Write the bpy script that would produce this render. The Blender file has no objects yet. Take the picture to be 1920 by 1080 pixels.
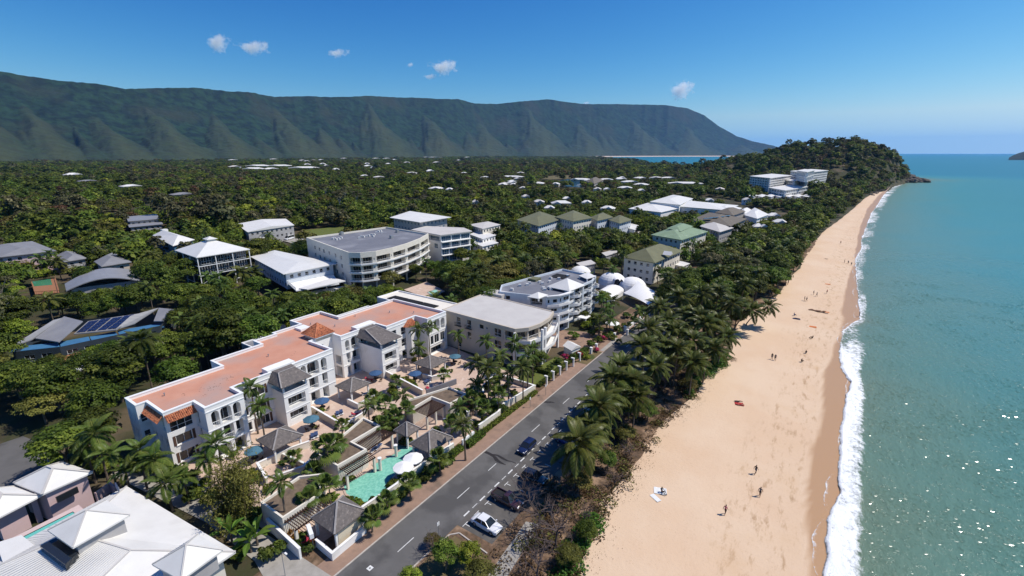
import bpy, math, random
import numpy as np
from mathutils import Vector, Matrix, noise as mnoise
R = math.radians
random.seed(7)
SC = bpy.context.scene
COL = SC.collection

# ---------------------------------------------------------------- camera, sky, sun, exposure
CAM_H = 50.0
FPX, YAW = 883.0, R(34.0)
PITCH = math.atan(253.0 / FPX)
cam_d = bpy.data.cameras.new('camera')
cam_d.sensor_width = 36.0
cam_d.lens = 36.0 * FPX / 1920.0
cam_d.clip_start, cam_d.clip_end = 1.0, 60000.0
cam = bpy.data.objects.new('camera', cam_d)
cam.location = (0, 0, CAM_H)
cam.rotation_euler = (math.pi / 2 - PITCH, 0, YAW)
COL.objects.link(cam)
SC.camera = cam

SUN_AZ, SUN_EL = R(52.0), R(56.0)          # azimuth clockwise from +Y (the road)
world = bpy.data.worlds.new('World')
SC.world = world
world.use_nodes = True
wn, wl = world.node_tree.nodes, world.node_tree.links
wn.clear()
w_out = wn.new('ShaderNodeOutputWorld')
w_bg = wn.new('ShaderNodeBackground')
w_sky = wn.new('ShaderNodeTexSky')
w_sky.sky_type = 'NISHITA'
w_sky.sun_disc = False
w_sky.sun_elevation, w_sky.sun_rotation = SUN_EL, SUN_AZ
w_sky.altitude = 50.0
w_sky.air_density, w_sky.dust_density, w_sky.ozone_density = 1.0, 0.35, 2.2
w_bg.inputs['Strength'].default_value = 0.085
w_tc, w_sep, w_max, w_cmb = wn.new('ShaderNodeTexCoord'), wn.new('ShaderNodeSeparateXYZ'), wn.new('ShaderNodeMath'), wn.new('ShaderNodeCombineXYZ')
w_max.operation = 'MAXIMUM'; w_max.inputs[1].default_value = 0.065          # below the horizon the sky goes on as at the horizon
wl.new(w_tc.outputs['Generated'], w_sep.inputs[0]); wl.new(w_sep.outputs[2], w_max.inputs[0])
wl.new(w_sep.outputs[0], w_cmb.inputs[0]); wl.new(w_sep.outputs[1], w_cmb.inputs[1]); wl.new(w_max.outputs[0], w_cmb.inputs[2])
wl.new(w_cmb.outputs[0], w_sky.inputs['Vector'])
w_a, w_g, w_b = wn.new('ShaderNodeVectorMath'), wn.new('ShaderNodeGamma'), wn.new('ShaderNodeVectorMath')
w_a.operation = w_b.operation = 'MULTIPLY'                                   # a polarised, deeper blue
w_a.inputs[1].default_value = (0.085, 0.085, 0.085); w_g.inputs[1].default_value = 1.45
w_b.inputs[1].default_value = (1.12, 1.22, 1.62)
wl.new(w_sky.outputs[0], w_a.inputs[0]); wl.new(w_a.outputs[0], w_g.inputs[0]); wl.new(w_g.outputs[0], w_b.inputs[0])
w_sr, w_cr = wn.new('ShaderNodeSeparateColor'), wn.new('ShaderNodeCombineColor')
wl.new(w_b.outputs[0], w_sr.inputs[0])
for w_k, (w_p, w_m) in enumerate(((1.72, 2.62), (1.1, 1.33), (.66, .90))):
 w_pw, w_ml = wn.new('ShaderNodeMath'), wn.new('ShaderNodeMath')
 w_pw.operation, w_ml.operation = 'POWER', 'MULTIPLY'
 w_pw.inputs[1].default_value, w_ml.inputs[1].default_value = w_p, w_m / .085
 wl.new(w_sr.outputs[w_k], w_pw.inputs[0]); wl.new(w_pw.outputs[0], w_ml.inputs[0]); wl.new(w_ml.outputs[0], w_cr.inputs[w_k])
wl.new(w_cr.outputs[0], w_bg.inputs['Color'])
wl.new(w_bg.outputs[0], w_out.inputs['Surface'])

sun_d = bpy.data.lights.new('sun', 'SUN')
sun_d.energy, sun_d.angle, sun_d.color = 4.6, R(0.53), (1.0, 0.94, 0.84)
sun = bpy.data.objects.new('sun', sun_d)
sdir = Vector((math.sin(SUN_AZ) * math.cos(SUN_EL), math.cos(SUN_AZ) * math.cos(SUN_EL), math.sin(SUN_EL)))
sun.rotation_euler = sdir.to_track_quat('Z', 'Y').to_euler()
sun.location = (60, 60, 200)
COL.objects.link(sun)

SC.view_settings.view_transform = 'Standard'
SC.view_settings.look = 'None'
SC.view_settings.exposure, SC.view_settings.gamma = 0.1, 1.0
SC.view_settings.use_curve_mapping = False
SC.render.engine = 'CYCLES'
SC.cycles.use_denoising = True
SC.cycles.max_bounces = 6
SC.cycles.diffuse_bounces = 3
SC.cycles.glossy_bounces = 3
SC.cycles.transmission_bounces = 4
SC.cycles.transparent_max_bounces = 8
SC.cycles.volume_bounces = 4
SC.cycles.sample_clamp_indirect = 4.0

# ---------------------------------------------------------------- helpers
def at(px, py, z=0.0):
 """the point of the place at height z that the photograph shows at this pixel"""
 u, v = (px - 960) / FPX, (py - 540) / FPX
 x, y, w = u, math.cos(PITCH) - v * math.sin(PITCH), -math.sin(PITCH) - v * math.cos(PITCH)
 c, s = math.cos(YAW), math.sin(YAW)
 t = (z - CAM_H) / w
 return Vector(((x * c - y * s) * t, (x * s + y * c) * t, z))

def sstep(t):
 t = min(1.0, max(0.0, t))
 return t * t * (3 - 2 * t)

def tag(o, label=None, cat=None, group=None, kind=None):
 if label: o['label'] = label
 if cat: o['category'] = cat
 if group: o['group'] = group
 if kind: o['kind'] = kind
 return o

def thing(name, label, cat, loc=(0, 0, 0), rz=0.0, group=None):
 o = bpy.data.objects.new(name, None)
 o.empty_display_size = 0.5
 o.location = loc
 o.rotation_euler = (0, 0, rz)
 COL.objects.link(o)
 return tag(o, label, cat, group)

def link(name, mesh, parent=None, loc=None, rz=0.0):
 o = bpy.data.objects.new(name, mesh)
 COL.objects.link(o)
 if parent: o.parent = parent
 if loc is not None: o.location = loc
 if rz: o.rotation_euler = (0, 0, rz)
 return o

def copy_tree(o, parent=None):
 c = o.copy()
 COL.objects.link(c)
 c.parent = parent
 for ch in KIDS.get(o.name, list(o.children)):
  copy_tree(ch, c)
 return c
KIDS = {}

class MB:
 """collects faces; build() links them as one mesh object"""
 def __init__(self): self.v, self.f, self.m = [], [], []
 def face(self, pts, m=0):
  i = len(self.v)
  self.v.extend([tuple(p) for p in pts])
  self.f.append(tuple(range(i, i + len(pts))))
  self.m.append(m)
 def box(self, x0, x1, y0, y1, z0, z1, m=0):
  i = len(self.v)
  self.v += [(x0, y0, z0), (x1, y0, z0), (x1, y1, z0), (x0, y1, z0), (x0, y0, z1), (x1, y0, z1), (x1, y1, z1), (x0, y1, z1)]
  for q in ((0, 3, 2, 1), (4, 5, 6, 7), (0, 1, 5, 4), (1, 2, 6, 5), (2, 3, 7, 6), (3, 0, 4, 7)):
   self.f.append(tuple(i + k for k in q)); self.m.append(m)
 def bar(self, a, b, w, h, m=0):
  """beam of width w, height h from a to b (b above or beside a)"""
  a, b = Vector(a), Vector(b)
  d = (b - a).normalized()
  s = d.cross(Vector((0, 0, 1)))
  s = Vector((1, 0, 0)) if s.length < 1e-4 else s.normalized()
  u = s.cross(d).normalized()
  s, u = s * w / 2, u * h / 2
  i = len(self.v)
  for p in (a, b):
   for q in (-s - u, s - u, s + u, -s + u): self.v.append(tuple(p + q))
  for q in ((0, 1, 2, 3), (7, 6, 5, 4), (0, 4, 5, 1), (1, 5, 6, 2), (2, 6, 7, 3), (3, 7, 4, 0)):
   self.f.append(tuple(i + k for k in q)); self.m.append(m)
 def prism(self, poly, z0, z1, m=0, top=True, mt=None, bottom=False):
  """vertical prism over a CCW polygon"""
  n = len(poly)
  for k in range(n):
   a, b = poly[k], poly[(k + 1) % n]
   self.face([(a[0], a[1], z0), (b[0], b[1], z0), (b[0], b[1], z1), (a[0], a[1], z1)], m)
  if top: self.face([(p[0], p[1], z1) for p in poly], m if mt is None else mt)
  if bottom: self.face([(p[0], p[1], z0) for p in reversed(poly)], m)
 def ring(self, outer, inner, z, m=0):
  n = len(outer)
  for k in range(n):
   a, b, c, d = outer[k], outer[(k + 1) % n], inner[(k + 1) % n], inner[k]
   self.face([(a[0], a[1], z), (b[0], b[1], z), (c[0], c[1], z), (d[0], d[1], z)], m)
 def tube(self, pts, rad, n=6, m=0, cap=True):
  pts = [Vector(p) for p in pts]
  rings = []
  for k, p in enumerate(pts):
   d = (pts[min(k + 1, len(pts) - 1)] - pts[max(k - 1, 0)]).normalized()
   s = d.cross(Vector((0.3, 0.9, 0.31))).normalized()
   t = d.cross(s)
   r = rad[k] if isinstance(rad, (list, tuple)) else rad
   i = len(self.v)
   for j in range(n):
    a = 2 * math.pi * j / n
    self.v.append(tuple(p + s * (math.cos(a) * r) + t * (math.sin(a) * r)))
   rings.append(i)
  for k in range(len(rings) - 1):
   for j in range(n):
    q = (rings[k] + j, rings[k] + (j + 1) % n, rings[k + 1] + (j + 1) % n, rings[k + 1] + j)
    self.f.append(q); self.m.append(m)
  if cap:
   self.f.append(tuple(rings[0] + j for j in reversed(range(n)))); self.m.append(m)
   self.f.append(tuple(rings[-1] + j for j in range(n))); self.m.append(m)
 def disc(self, c, r, z0, z1, n=16, m=0):
  self.prism([(c[0] + r * math.cos(2 * math.pi * k / n), c[1] + r * math.sin(2 * math.pi * k / n)) for k in range(n)], z0, z1, m, bottom=True)
 def mesh(self, name, mats, origin=(0, 0, 0), smooth=False):
  me = bpy.data.meshes.new(name)
  ox, oy, oz = origin
  me.from_pydata([(x - ox, y - oy, z - oz) for x, y, z in self.v], [], self.f)
  for mt in (mats if isinstance(mats, (list, tuple)) else [mats]): me.materials.append(mt)
  me.polygons.foreach_set('material_index', self.m)
  if smooth: me.polygons.foreach_set('use_smooth', [True] * len(self.f))
  me.update()
  return me
 def build(self, name, mats, parent=None, smooth=False, origin=None):
  """vertices are given in the place's coordinates; the parent's location (unrotated) is taken off"""
  if origin is None:
   origin = tuple(parent.matrix_basis.translation) if parent else (0, 0, 0)
   if parent and parent.parent: origin = tuple(Vector(origin) + parent.parent.matrix_basis.translation)
  return link(name, self.mesh(name, mats, origin, smooth), parent)

def offset(poly, d):
 """CCW polygon moved inwards by d"""
 n, out = len(poly), []
 for k in range(n):
  p, q, r = Vector(poly[k - 1][:2]), Vector(poly[k][:2]), Vector(poly[(k + 1) % n][:2])
  e1, e2 = (q - p).normalized(), (r - q).normalized()
  n1, n2 = Vector((-e1.y, e1.x)), Vector((-e2.y, e2.x))
  b = n1 + n2
  s = d * 2 / max(0.2, b.length_squared)
  out.append((q.x + b.x * s, q.y + b.y * s))
 return out

def rgb(h):
 """sRGB hex to linear"""
 c = [int(h[i:i + 2], 16) / 255 for i in (0, 2, 4)]
 return tuple(x / 12.92 if x <= .04045 else ((x + .055) / 1.055) ** 2.4 for x in c)

def mat(name, c1, c2=None, scale=1.0, rough=0.8, bump=0.0, bscale=None, spec=0.3, metal=0.0, detail=6.0, mix=(0.35, 0.65), stains=None, inst=0.0):
 m = bpy.data.materials.new(name)
 m.use_nodes = True
 nt = m.node_tree
 N, L = nt.nodes, nt.links
 b = N['Principled BSDF']
 b.inputs['Roughness'].default_value = rough
 b.inputs['Specular IOR Level'].default_value = spec
 b.inputs['Metallic'].default_value = metal
 b.inputs['Base Color'].default_value = (*c1, 1)
 tc = N.new('ShaderNodeTexCoord')
 if c2 is not None:
  n = N.new('ShaderNodeTexNoise'); n.inputs['Scale'].default_value = scale; n.inputs['Detail'].default_value = detail
  n.inputs['Roughness'].default_value = 0.65
  L.new(tc.outputs['Object'], n.inputs['Vector'])
  mr = N.new('ShaderNodeMapRange'); mr.inputs[1].default_value, mr.inputs[2].default_value = mix
  L.new(n.outputs['Fac'], mr.inputs[0])
  mx = N.new('ShaderNodeMix'); mx.data_type = 'RGBA'
  mx.inputs[6].default_value, mx.inputs[7].default_value = (*c1, 1), (*c2, 1)
  L.new(mr.outputs[0], mx.inputs[0])
  col = mx.outputs[2]
  if stains is not None:
   n2 = N.new('ShaderNodeTexNoise'); n2.inputs['Scale'].default_value = stains[1]; n2.inputs['Detail'].default_value = 8
   L.new(tc.outputs['Object'], n2.inputs['Vector'])
   mr2 = N.new('ShaderNodeMapRange'); mr2.inputs[1].default_value, mr2.inputs[2].default_value = stains[2]
   L.new(n2.outputs['Fac'], mr2.inputs[0])
   mx2 = N.new('ShaderNodeMix'); mx2.data_type = 'RGBA'
   mx2.inputs[7].default_value = (*stains[0], 1)
   L.new(col, mx2.inputs[6]); L.new(mr2.outputs[0], mx2.inputs[0])
   col = mx2.outputs[2]
  if inst:
   oi = N.new('ShaderNodeObjectInfo')
   hs = N.new('ShaderNodeHueSaturation')
   m1 = N.new('ShaderNodeMapRange'); m1.inputs[3].default_value, m1.inputs[4].default_value = 1 - inst, 1 + inst
   L.new(oi.outputs['Random'], m1.inputs[0]); L.new(m1.outputs[0], hs.inputs['Value'])
   L.new(col, hs.inputs['Color']); col = hs.outputs[0]
  L.new(col, b.inputs['Base Color'])
 if bump:
  n3 = N.new('ShaderNodeTexNoise'); n3.inputs['Scale'].default_value = bscale or scale * 4; n3.inputs['Detail'].default_value = 5
  L.new(tc.outputs['Object'], n3.inputs['Vector'])
  bp = N.new('ShaderNodeBump'); bp.inputs['Strength'].default_value = 0.6; bp.inputs['Distance'].default_value = bump
  L.new(n3.outputs['Fac'], bp.inputs['Height']); L.new(bp.outputs[0], b.inputs['Normal'])
 return m

def ribbed(name, c1, c2, axis='X', pitch=0.4, rough=0.45, depth=0.03, spec=0.4, metal=0.0):
 """sheet metal with ribs running across the given axis"""
 m = mat(name, c1, c2, 0.35, rough, spec=spec, metal=metal, mix=(0.3, 0.7))
 N, L = m.node_tree.nodes, m.node_tree.links
 tc = N.new('ShaderNodeTexCoord')
 w = N.new('ShaderNodeTexWave'); w.bands_direction = axis; w.inputs['Scale'].default_value = 0.314 / pitch
 w.wave_profile = 'SIN'
 L.new(tc.outputs['Object'], w.inputs['Vector'])
 bp = N.new('ShaderNodeBump'); bp.inputs['Strength'].default_value = 0.5; bp.inputs['Distance'].default_value = depth
 L.new(w.outputs['Fac'], bp.inputs['Height']); L.new(bp.outputs[0], N['Principled BSDF'].inputs['Normal'])
 return m

def grid_mesh(name, P, mats, attrs=None, smooth=True, closed=False):
 """P: (n, m, 3) array of points"""
 n, m = P.shape[:2]
 me = bpy.data.meshes.new(name)
 i = np.arange(n * m).reshape(n, m)
 q = np.stack([i[:-1, :-1], i[1:, :-1], i[1:, 1:], i[:-1, 1:]], -1).reshape(-1, 4)
 me.vertices.add(n * m); me.vertices.foreach_set('co', P.reshape(-1).astype('f'))
 me.loops.add(q.size); me.loops.foreach_set('vertex_index', q.reshape(-1).astype('i'))
 me.polygons.add(len(q)); me.polygons.foreach_set('loop_start', np.arange(0, q.size, 4, dtype='i'))
 me.polygons.foreach_set('use_smooth', np.full(len(q), smooth))
 me.update(calc_edges=True)
 for k, a in (attrs or {}).items():
  at_ = me.attributes.new(k, 'FLOAT', 'POINT'); at_.data.foreach_set('value', a.reshape(-1).astype('f'))
 me.materials.append(mats)
 return me

def fbm(x, y, seed=0, octv=5, ridge=False):
 """cheap value noise on arrays"""
 rs = np.random.RandomState(seed)
 tab = rs.rand(256, 256)
 out, amp, tot = np.zeros_like(x, dtype=float), 1.0, 0.0
 for o in range(octv):
  xi, yi = np.floor(x).astype(int), np.floor(y).astype(int)
  fx, fy = x - xi, y - yi
  fx, fy = fx * fx * (3 - 2 * fx), fy * fy * (3 - 2 * fy)
  a, b = tab[xi & 255, yi & 255], tab[(xi + 1) & 255, yi & 255]
  c, d = tab[xi & 255, (yi + 1) & 255], tab[(xi + 1) & 255, (yi + 1) & 255]
  v = (a * (1 - fx) + b * fx) * (1 - fy) + (c * (1 - fx) + d * fx) * fy
  if ridge: v = 1 - np.abs(2 * v - 1)
  out += amp * v; tot += amp
  amp *= 0.5; x, y = x * 2.03 + 17.3, y * 2.03 + 9.1
 return out / tot

# ---------------------------------------------------------------- coast lines (X as a function of Y)
VEG = [(-60, -19), (42.5, -19.1), (46, -20), (49.3, -19.4), (52.7, -20.6), (55, -22.3), (59.4, -20.8), (67.7, -20.9), (77.2, -21.5), (81.9, -21.2), (88.9, -19.5), (96.1, -18),
       (99.9, -19.2), (112.7, -17.7), (121.4, -15.7), (131.5, -16.7), (154.3, -18.5), (185.1, -12.9), (192, -10.9), (220, -10.2), (244.6, -7.3), (271.4, -8), (318.1, -5.3), (376.3, -1.6),
       (429.3, 4.8), (521.2, 14.5), (689.5, 30.8), (779.9, 42.8), (831.5, 57), (957.7, 71), (1060, 92), (1160, 108), (1250, 120), (1420, 60), (1700, -140), (2350, -1000)]
WET = [(-60, 5.6), (59.8, 5.3), (67.6, 4.3), (79, 4), (90.3, 4.1), (96.5, 5), (107.3, 5.4), (125, 4.6), (136.3, 6.2), (151, 6.7), (162.7, 8.1), (197.5, 8.8), (235.6, 10.6), (260.2, 12.5), (400, 18), (560, 28), (760, 47), (950, 69), (1137, 97)]
SHORE = [(-60, 6.4), (60.9, 6.6), (65.1, 7), (67.4, 6.8), (71.7, 6.9), (79.6, 8.5), (87.8, 8.3), (99.9, 8.5), (114.7, 9.3), (125.5, 10.1), (133.2, 8.4), (143.5, 7.8), (153.4, 8.1), (163.7, 8.8),
         (174.1, 11.1), (179.3, 13.4), (201.2, 13.3), (230.4, 13.4), (253.9, 13.6), (286.9, 13.8), (320.8, 17.4), (354.9, 17.9), (405, 21.4), (522.3, 29.4), (576.5, 34.8), (761, 51.3), (949.2, 71.7),
         (1060, 92), (1137.6, 103), (1192.7, 118), (1240, 150), (1275, 152), (1330, 128), (1420, 60), (1700, -140), (2350, -1000)]
FOAM = [(-60, 10.2), (63.4, 10.3), (72, 10.5), (83.8, 10.8), (101.4, 11.7), (116.5, 12), (133, 12.4), (141.3, 12.7), (159.7, 13.3), (185, 14.6), (199, 15.4), (232.1, 15.9), (263, 16.4), (308.3, 19.8), (366.5, 24.8), (447.9, 30), (527.6, 37.1), (720.3, 55), (1062.4, 95), (1137, 106)]
def curve(tab):
 y, x = np.array([t[0] for t in tab], float), np.array([t[1] for t in tab], float)
 return lambda Y: np.interp(Y, y, x)
veg_x, wet_x, shore_x, foam_x = curve(VEG), curve(WET), curve(SHORE), curve(FOAM)
SEA_Z = -1.0

# the near shore of the bay behind the headland: distance from the origin for each bearing
_bay = [at(px, py, 9.0) for px, py in ((1100, 291), (1114, 293.5), (1145, 296), (1220, 301), (1255, 306), (1313, 312), (1341, 310.5), (1400, 307), (1440, 305))]
BAY_A = [math.atan2(p.x, p.y) for p in _bay] + [R(-5), R(-2), R(2), R(5), R(8), R(30)]
BAY_R = [20000.0] + [math.hypot(p.x, p.y) for p in _bay[1:]] + [1700, 1500, 1450, 1380, 1330, 1300]
def bay_r(X, Y): return np.interp(np.arctan2(X, Y), BAY_A, BAY_R, left=20000.0)
def np_ss(t):
 t = np.clip(t, 0, 1); return t * t * (3 - 2 * t)

def gz(X, Y):
 """height of the land"""
 X, Y = np.asarray(X, float), np.asarray(Y, float)
 hill = 3.0 * np_ss((-105 - X) / 140) * (1 - np_ss((Y - 230) / 220)) * np_ss((Y + 60) / 60)
 # the wooded headland, three rounded tops
 def bump(cx, cy, rx, ry, h, a):
  c, s = math.cos(a), math.sin(a)
  u, v = ((X - cx) * c + (Y - cy) * s) / rx, (-(X - cx) * s + (Y - cy) * c) / ry
  return h * np_ss(1 - np.sqrt(u * u + v * v))
 head = np.maximum.reduce([bump(10, 1090, 150, 300, 66, -0.2), bump(-60, 1120, 190, 260, 62, 0), bump(-150, 1200, 260, 300, 34, 0.3), bump(75, 1120, 85, 170, 46, -0.2)])
 head = head * (0.92 + 0.16 * fbm(X / 60, Y / 60, 3))
 z = hill + head
 inland = veg_x(Y) - X                       # metres from the edge of the plants
 z = np.where(inland > 0, z * np_ss((inland + 2) / 25) , 0)
 north = np.clip((2330 + 0.02 * X) - Y, -400, 400)
 drop = np.where(inland < 0, np.clip(-inland * 0.25, 0, 5), 0)
 z = z - drop
 # the bay north of the headland
 Rb = bay_r(X, Y) - np.hypot(X, Y)
 z = np.where(Rb < 60, np.minimum(z, np.clip(Rb * 0.12, -4, 80)), z)
 return z

def gz1(x, y): return float(gz(np.array([x]), np.array([y]))[0])

# ---------------------------------------------------------------- ground, beach, sea, hills
M = {}
M['earth'] = mat('earth', (.05, .04, .022), (.035, .045, .014), 0.25, 0.95, bump=.15, bscale=1.5, stains=((.10, .075, .045), 0.08, (.5, .62)))

az = np.radians(np.concatenate([np.arange(-150, -95, 3.0), np.arange(-95, 25, 0.4), np.arange(25, 100, 3.0)]))
rr = np.concatenate([np.linspace(0.5, 24, 8), np.geomspace(26, 14500, 190)])
A_, R_ = np.meshgrid(az, rr, indexing='ij')
GX, GY = np.sin(A_) * R_, np.cos(A_) * R_
BAY0, BAY1 = 2350.0, 9000.0
GZ = gz(GX, GY)
# the far bay: water between the north coast and the foot of the range
g = grid_mesh('ground', np.stack([GX, GY, GZ], -1)[:, ::1], M['earth'])
g.flip_normals()
tag(link('ground', g), kind='structure')

# beach: dry sand, tide-smoothed sand, wet sand
def beach_mat():
 m = bpy.data.materials.new('sand'); m.use_nodes = True
 N, L = m.node_tree.nodes, m.node_tree.links
 b = N['Principled BSDF']; b.inputs['Specular IOR Level'].default_value = 0.35
 tc = N.new('ShaderNodeTexCoord')
 wa = N.new('ShaderNodeAttribute'); wa.attribute_name = 'wet'
 da = N.new('ShaderNodeAttribute'); da.attribute_name = 'mid'
 def noise(s, d=6, vec=None, r=.6):
  n = N.new('ShaderNodeTexNoise'); n.inputs['Scale'].default_value = s; n.inputs['Detail'].default_value = d; n.inputs['Roughness'].default_value = r
  L.new(vec or tc.outputs['Object'], n.inputs['Vector']); return n.outputs['Fac']
 def rng(x, a, b_, c=0, d=1):
  n = N.new('ShaderNodeMapRange'); n.inputs[1].default_value, n.inputs[2].default_value, n.inputs[3].default_value, n.inputs[4].default_value = a, b_, c, d
  L.new(x, n.inputs[0]); return n.outputs[0]
 def mixc(f, a, c):
  n = N.new('ShaderNodeMix'); n.data_type = 'RGBA'
  for k, q in ((6, a), (7, c)):
   if isinstance(q, tuple): n.inputs[k].default_value = (*q, 1)
   else: L.new(q, n.inputs[k])
  L.new(f, n.inputs[0]); return n.outputs[2]
 def mul(a, c):
  n = N.new('ShaderNodeMath'); n.operation = 'MULTIPLY'
  for k, q in ((0, a), (1, c)):
   if isinstance(q, (int, float)): n.inputs[k].default_value = q
   else: L.new(q, n.inputs[k])
  return n.outputs[0]
 mp = N.new('ShaderNodeMapping'); mp.inputs['Rotation'].default_value = (0, 0, R(50)); mp.inputs['Scale'].default_value = (1.0, 0.3, 1)
 L.new(tc.outputs['Object'], mp.inputs['Vector'])
 base = mixc(rng(noise(.06, 5), .38, .62), SAND_A, SAND_B)
 base = mixc(mul(rng(noise(.9, 8, mp.outputs[0], .75), .53, .66), mul(da.outputs['Fac'], 1.0)), base, SAND_C)
 base = mixc(mul(rng(noise(.12, 4), .5, .7), mul(da.outputs['Fac'], .6)), base, SAND_D)
 base = mixc(mul(rng(noise(3.5, 3), .60, .72), .35), base, SAND_C)
 col = mixc(wa.outputs['Fac'], base, SAND_WET)
 L.new(col, b.inputs['Base Color'])
 L.new(rng(wa.outputs['Fac'], 0, 1, .95, .42), b.inputs['Roughness'])
 bp = N.new('ShaderNodeBump'); bp.inputs['Distance'].default_value = .12;
 L.new(rng(wa.outputs['Fac'], 0, .6, .55, .0), bp.inputs['Strength'])
 L.new(noise(1.6, 6, None, .7), bp.inputs['Height']); L.new(bp.outputs[0], b.inputs['Normal'])
 return m
SAND_A, SAND_B, SAND_C, SAND_D, SAND_WET = (.60, .425, .285), (.635, .475, .335), (.40, .26, .15), (.56, .375, .225), (.42, .25, .13)
M['sand'] = beach_mat()
ys = np.concatenate([np.arange(-40, 330, 1.5), np.geomspace(330, 1200, 120)])
us = np.concatenate([[-.12, -.05, -.015], np.linspace(0, 1.5, 68)])
Yb, Ub = np.meshgrid(ys, us, indexing='ij')
v0, s0 = veg_x(Yb), shore_x(Yb)
Xb = v0 + (s0 - v0) * Ub
Xw = wet_x(Yb) + 1.5 * (fbm(Yb / 11, Ub * 0 + 3.1, 11) - .5) - .5
wid = np.maximum(1.0, s0 - v0)
Zb = np.where(Ub < 0, 0.05 + 3.0 * Ub, 0.05 - 1.05 * np_ss(Ub) )
Zb = np.where(Ub > 1, -1.0 - (Ub - 1) * 2.0, Zb)
Zb = Zb + 0.10 * (fbm(Xb / 2.2, Yb / 3.5, 5) - .5) * (Ub < .8)
Zb = np.where(Yb > 960, Zb - 0.002 * (Yb - 960), Zb)
wetv = np_ss((Xb - Xw + .35) / .7)
midv = np_ss((Ub - .38) / .25) * (1 - np_ss((Xb - Xw + 1.6) / 1.6))
g = grid_mesh('beach', np.stack([Xb, Yb, Zb], -1), M['sand'], {'wet': wetv, 'mid': midv})
g.flip_normals()
tag(link('beach', g), kind='structure')

def sea_mat():
 m = bpy.data.materials.new('sea_water'); m.use_nodes = True
 N, L = m.node_tree.nodes, m.node_tree.links
 b = N['Principled BSDF']
 b.inputs['Roughness'].default_value = 0.07
 b.inputs['IOR'].default_value = 1.33
 tc = N.new('ShaderNodeTexCoord')
 at_ = N.new('ShaderNodeAttribute'); at_.attribute_name = 'shore_dist'
 ch = N.new('ShaderNodeAttribute'); ch.attribute_name = 'chop'
 cr = N.new('ShaderNodeMapRange'); cr.inputs[3].default_value, cr.inputs[4].default_value = .20, .42
 L.new(ch.outputs['Fac'], cr.inputs[0]); L.new(cr.outputs[0], b.inputs['Roughness'])
 r = N.new('ShaderNodeValToRGB')
 mr = N.new('ShaderNodeMapRange'); mr.inputs[2].default_value = 500.0
 L.new(at_.outputs['Fac'], mr.inputs[0])
 pw = N.new('ShaderNodeMath'); pw.operation = 'POWER'; pw.inputs[1].default_value = 0.45
 L.new(mr.outputs[0], pw.inputs[0])
 n = N.new('ShaderNodeTexNoise'); n.inputs['Scale'].default_value = 0.03; n.inputs['Detail'].default_value = 6
 L.new(tc.outputs['Object'], n.inputs['Vector'])
 ad = N.new('ShaderNodeMath'); ad.operation = 'MULTIPLY_ADD'; ad.inputs[1].default_value = 0.22
 L.new(n.outputs['Fac'], ad.inputs[0])
 sb = N.new('ShaderNodeMath'); sb.operation = 'SUBTRACT'; sb.inputs[1].default_value = 0.11
 L.new(pw.outputs[0], sb.inputs[0]); L.new(sb.outputs[0], ad.inputs[2])
 L.new(ad.outputs[0], r.inputs['Fac'])
 e = r.color_ramp.elements
 for k, (p, c) in enumerate(SEA_RAMP):
  el = e[k] if k < 2 else e.new(p)
  el.position = p; el.color = (*c, 1)
 L.new(r.outputs['Color'], b.inputs['Base Color'])
 mp = N.new('ShaderNodeMapping'); mp.inputs['Rotation'].default_value = (0, 0, R(20)); mp.inputs['Scale'].default_value = (1.0, 0.45, 1)
 L.new(tc.outputs['Object'], mp.inputs['Vector'])
 n1 = N.new('ShaderNodeTexNoise'); n1.inputs['Scale'].default_value = 0.55; n1.inputs['Detail'].default_value = 7; n1.inputs['Roughness'].default_value = 0.68
 L.new(mp.outputs[0], n1.inputs['Vector'])
 bp = N.new('ShaderNodeBump'); bp.inputs['Strength'].default_value = 0.5; bp.inputs['Distance'].default_value = 0.8
 L.new(n1.outputs['Fac'], bp.inputs['Height'])
 n2 = N.new('ShaderNodeTexNoise'); n2.inputs['Scale'].default_value = .9; n2.inputs['Detail'].default_value = 3; n2.inputs['Roughness'].default_value = .6
 L.new(tc.outputs['Object'], n2.inputs['Vector'])
 n2r = N.new('ShaderNodeMapRange'); n2r.inputs[1].default_value, n2r.inputs[2].default_value = .57, .80; L.new(n2.outputs['Fac'], n2r.inputs[0])
 b2_ = N.new('ShaderNodeBump'); b2_.inputs['Strength'].default_value = 1.0; b2_.inputs['Distance'].default_value = 0.12
 L.new(n2r.outputs[0], b2_.inputs['Height']); L.new(bp.outputs[0], b2_.inputs['Normal'])
 L.new(b2_.outputs[0], b.inputs['Normal'])
 return m
SEA_RAMP = [(0.0, (.20, .215, .14)), (.10, (.13, .195, .135)), (.22, (.095, .195, .15)), (.42, (.04, .20, .205)), (.75, (.018, .175, .225)), (1.0, (.012, .145, .205))]
M['sea'] = sea_mat()
ys = np.concatenate([np.arange(-60, 1200, 7.0), np.geomspace(1200, 45000, 70)])
ds = np.concatenate([[-6000, -900, -60, -6], np.arange(-4, 30, 2.0), np.geomspace(30, 30000, 64)])
Ys, Ds = np.meshgrid(ys, ds, indexing='ij')
Xs = np.where(Ys < 1240, shore_x(Ys), 150.0) + Ds
keep = np.maximum(Ds, -6.0)
Xs = np.where(Ys < 1240, np.where(Ds < -6, shore_x(Ys) - 6 + Ds * 0.001, Xs), Xs)
sdist = np.where(Ys < 1500, Xs - shore_x(Ys), 400)
sdist = np.where(Ds < -6, np.where(Ys > 1240, 400, 0), sdist)
g = grid_mesh('sea', np.stack([Xs, Ys, np.full_like(Xs, SEA_Z)], -1), M['sea'], {'shore_dist': np.clip(sdist, 0, 3000), 'chop': np.clip((Ys - 120) / 600, 0, 1)})
g.flip_normals()
tag(link('sea', g), kind='structure')

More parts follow.
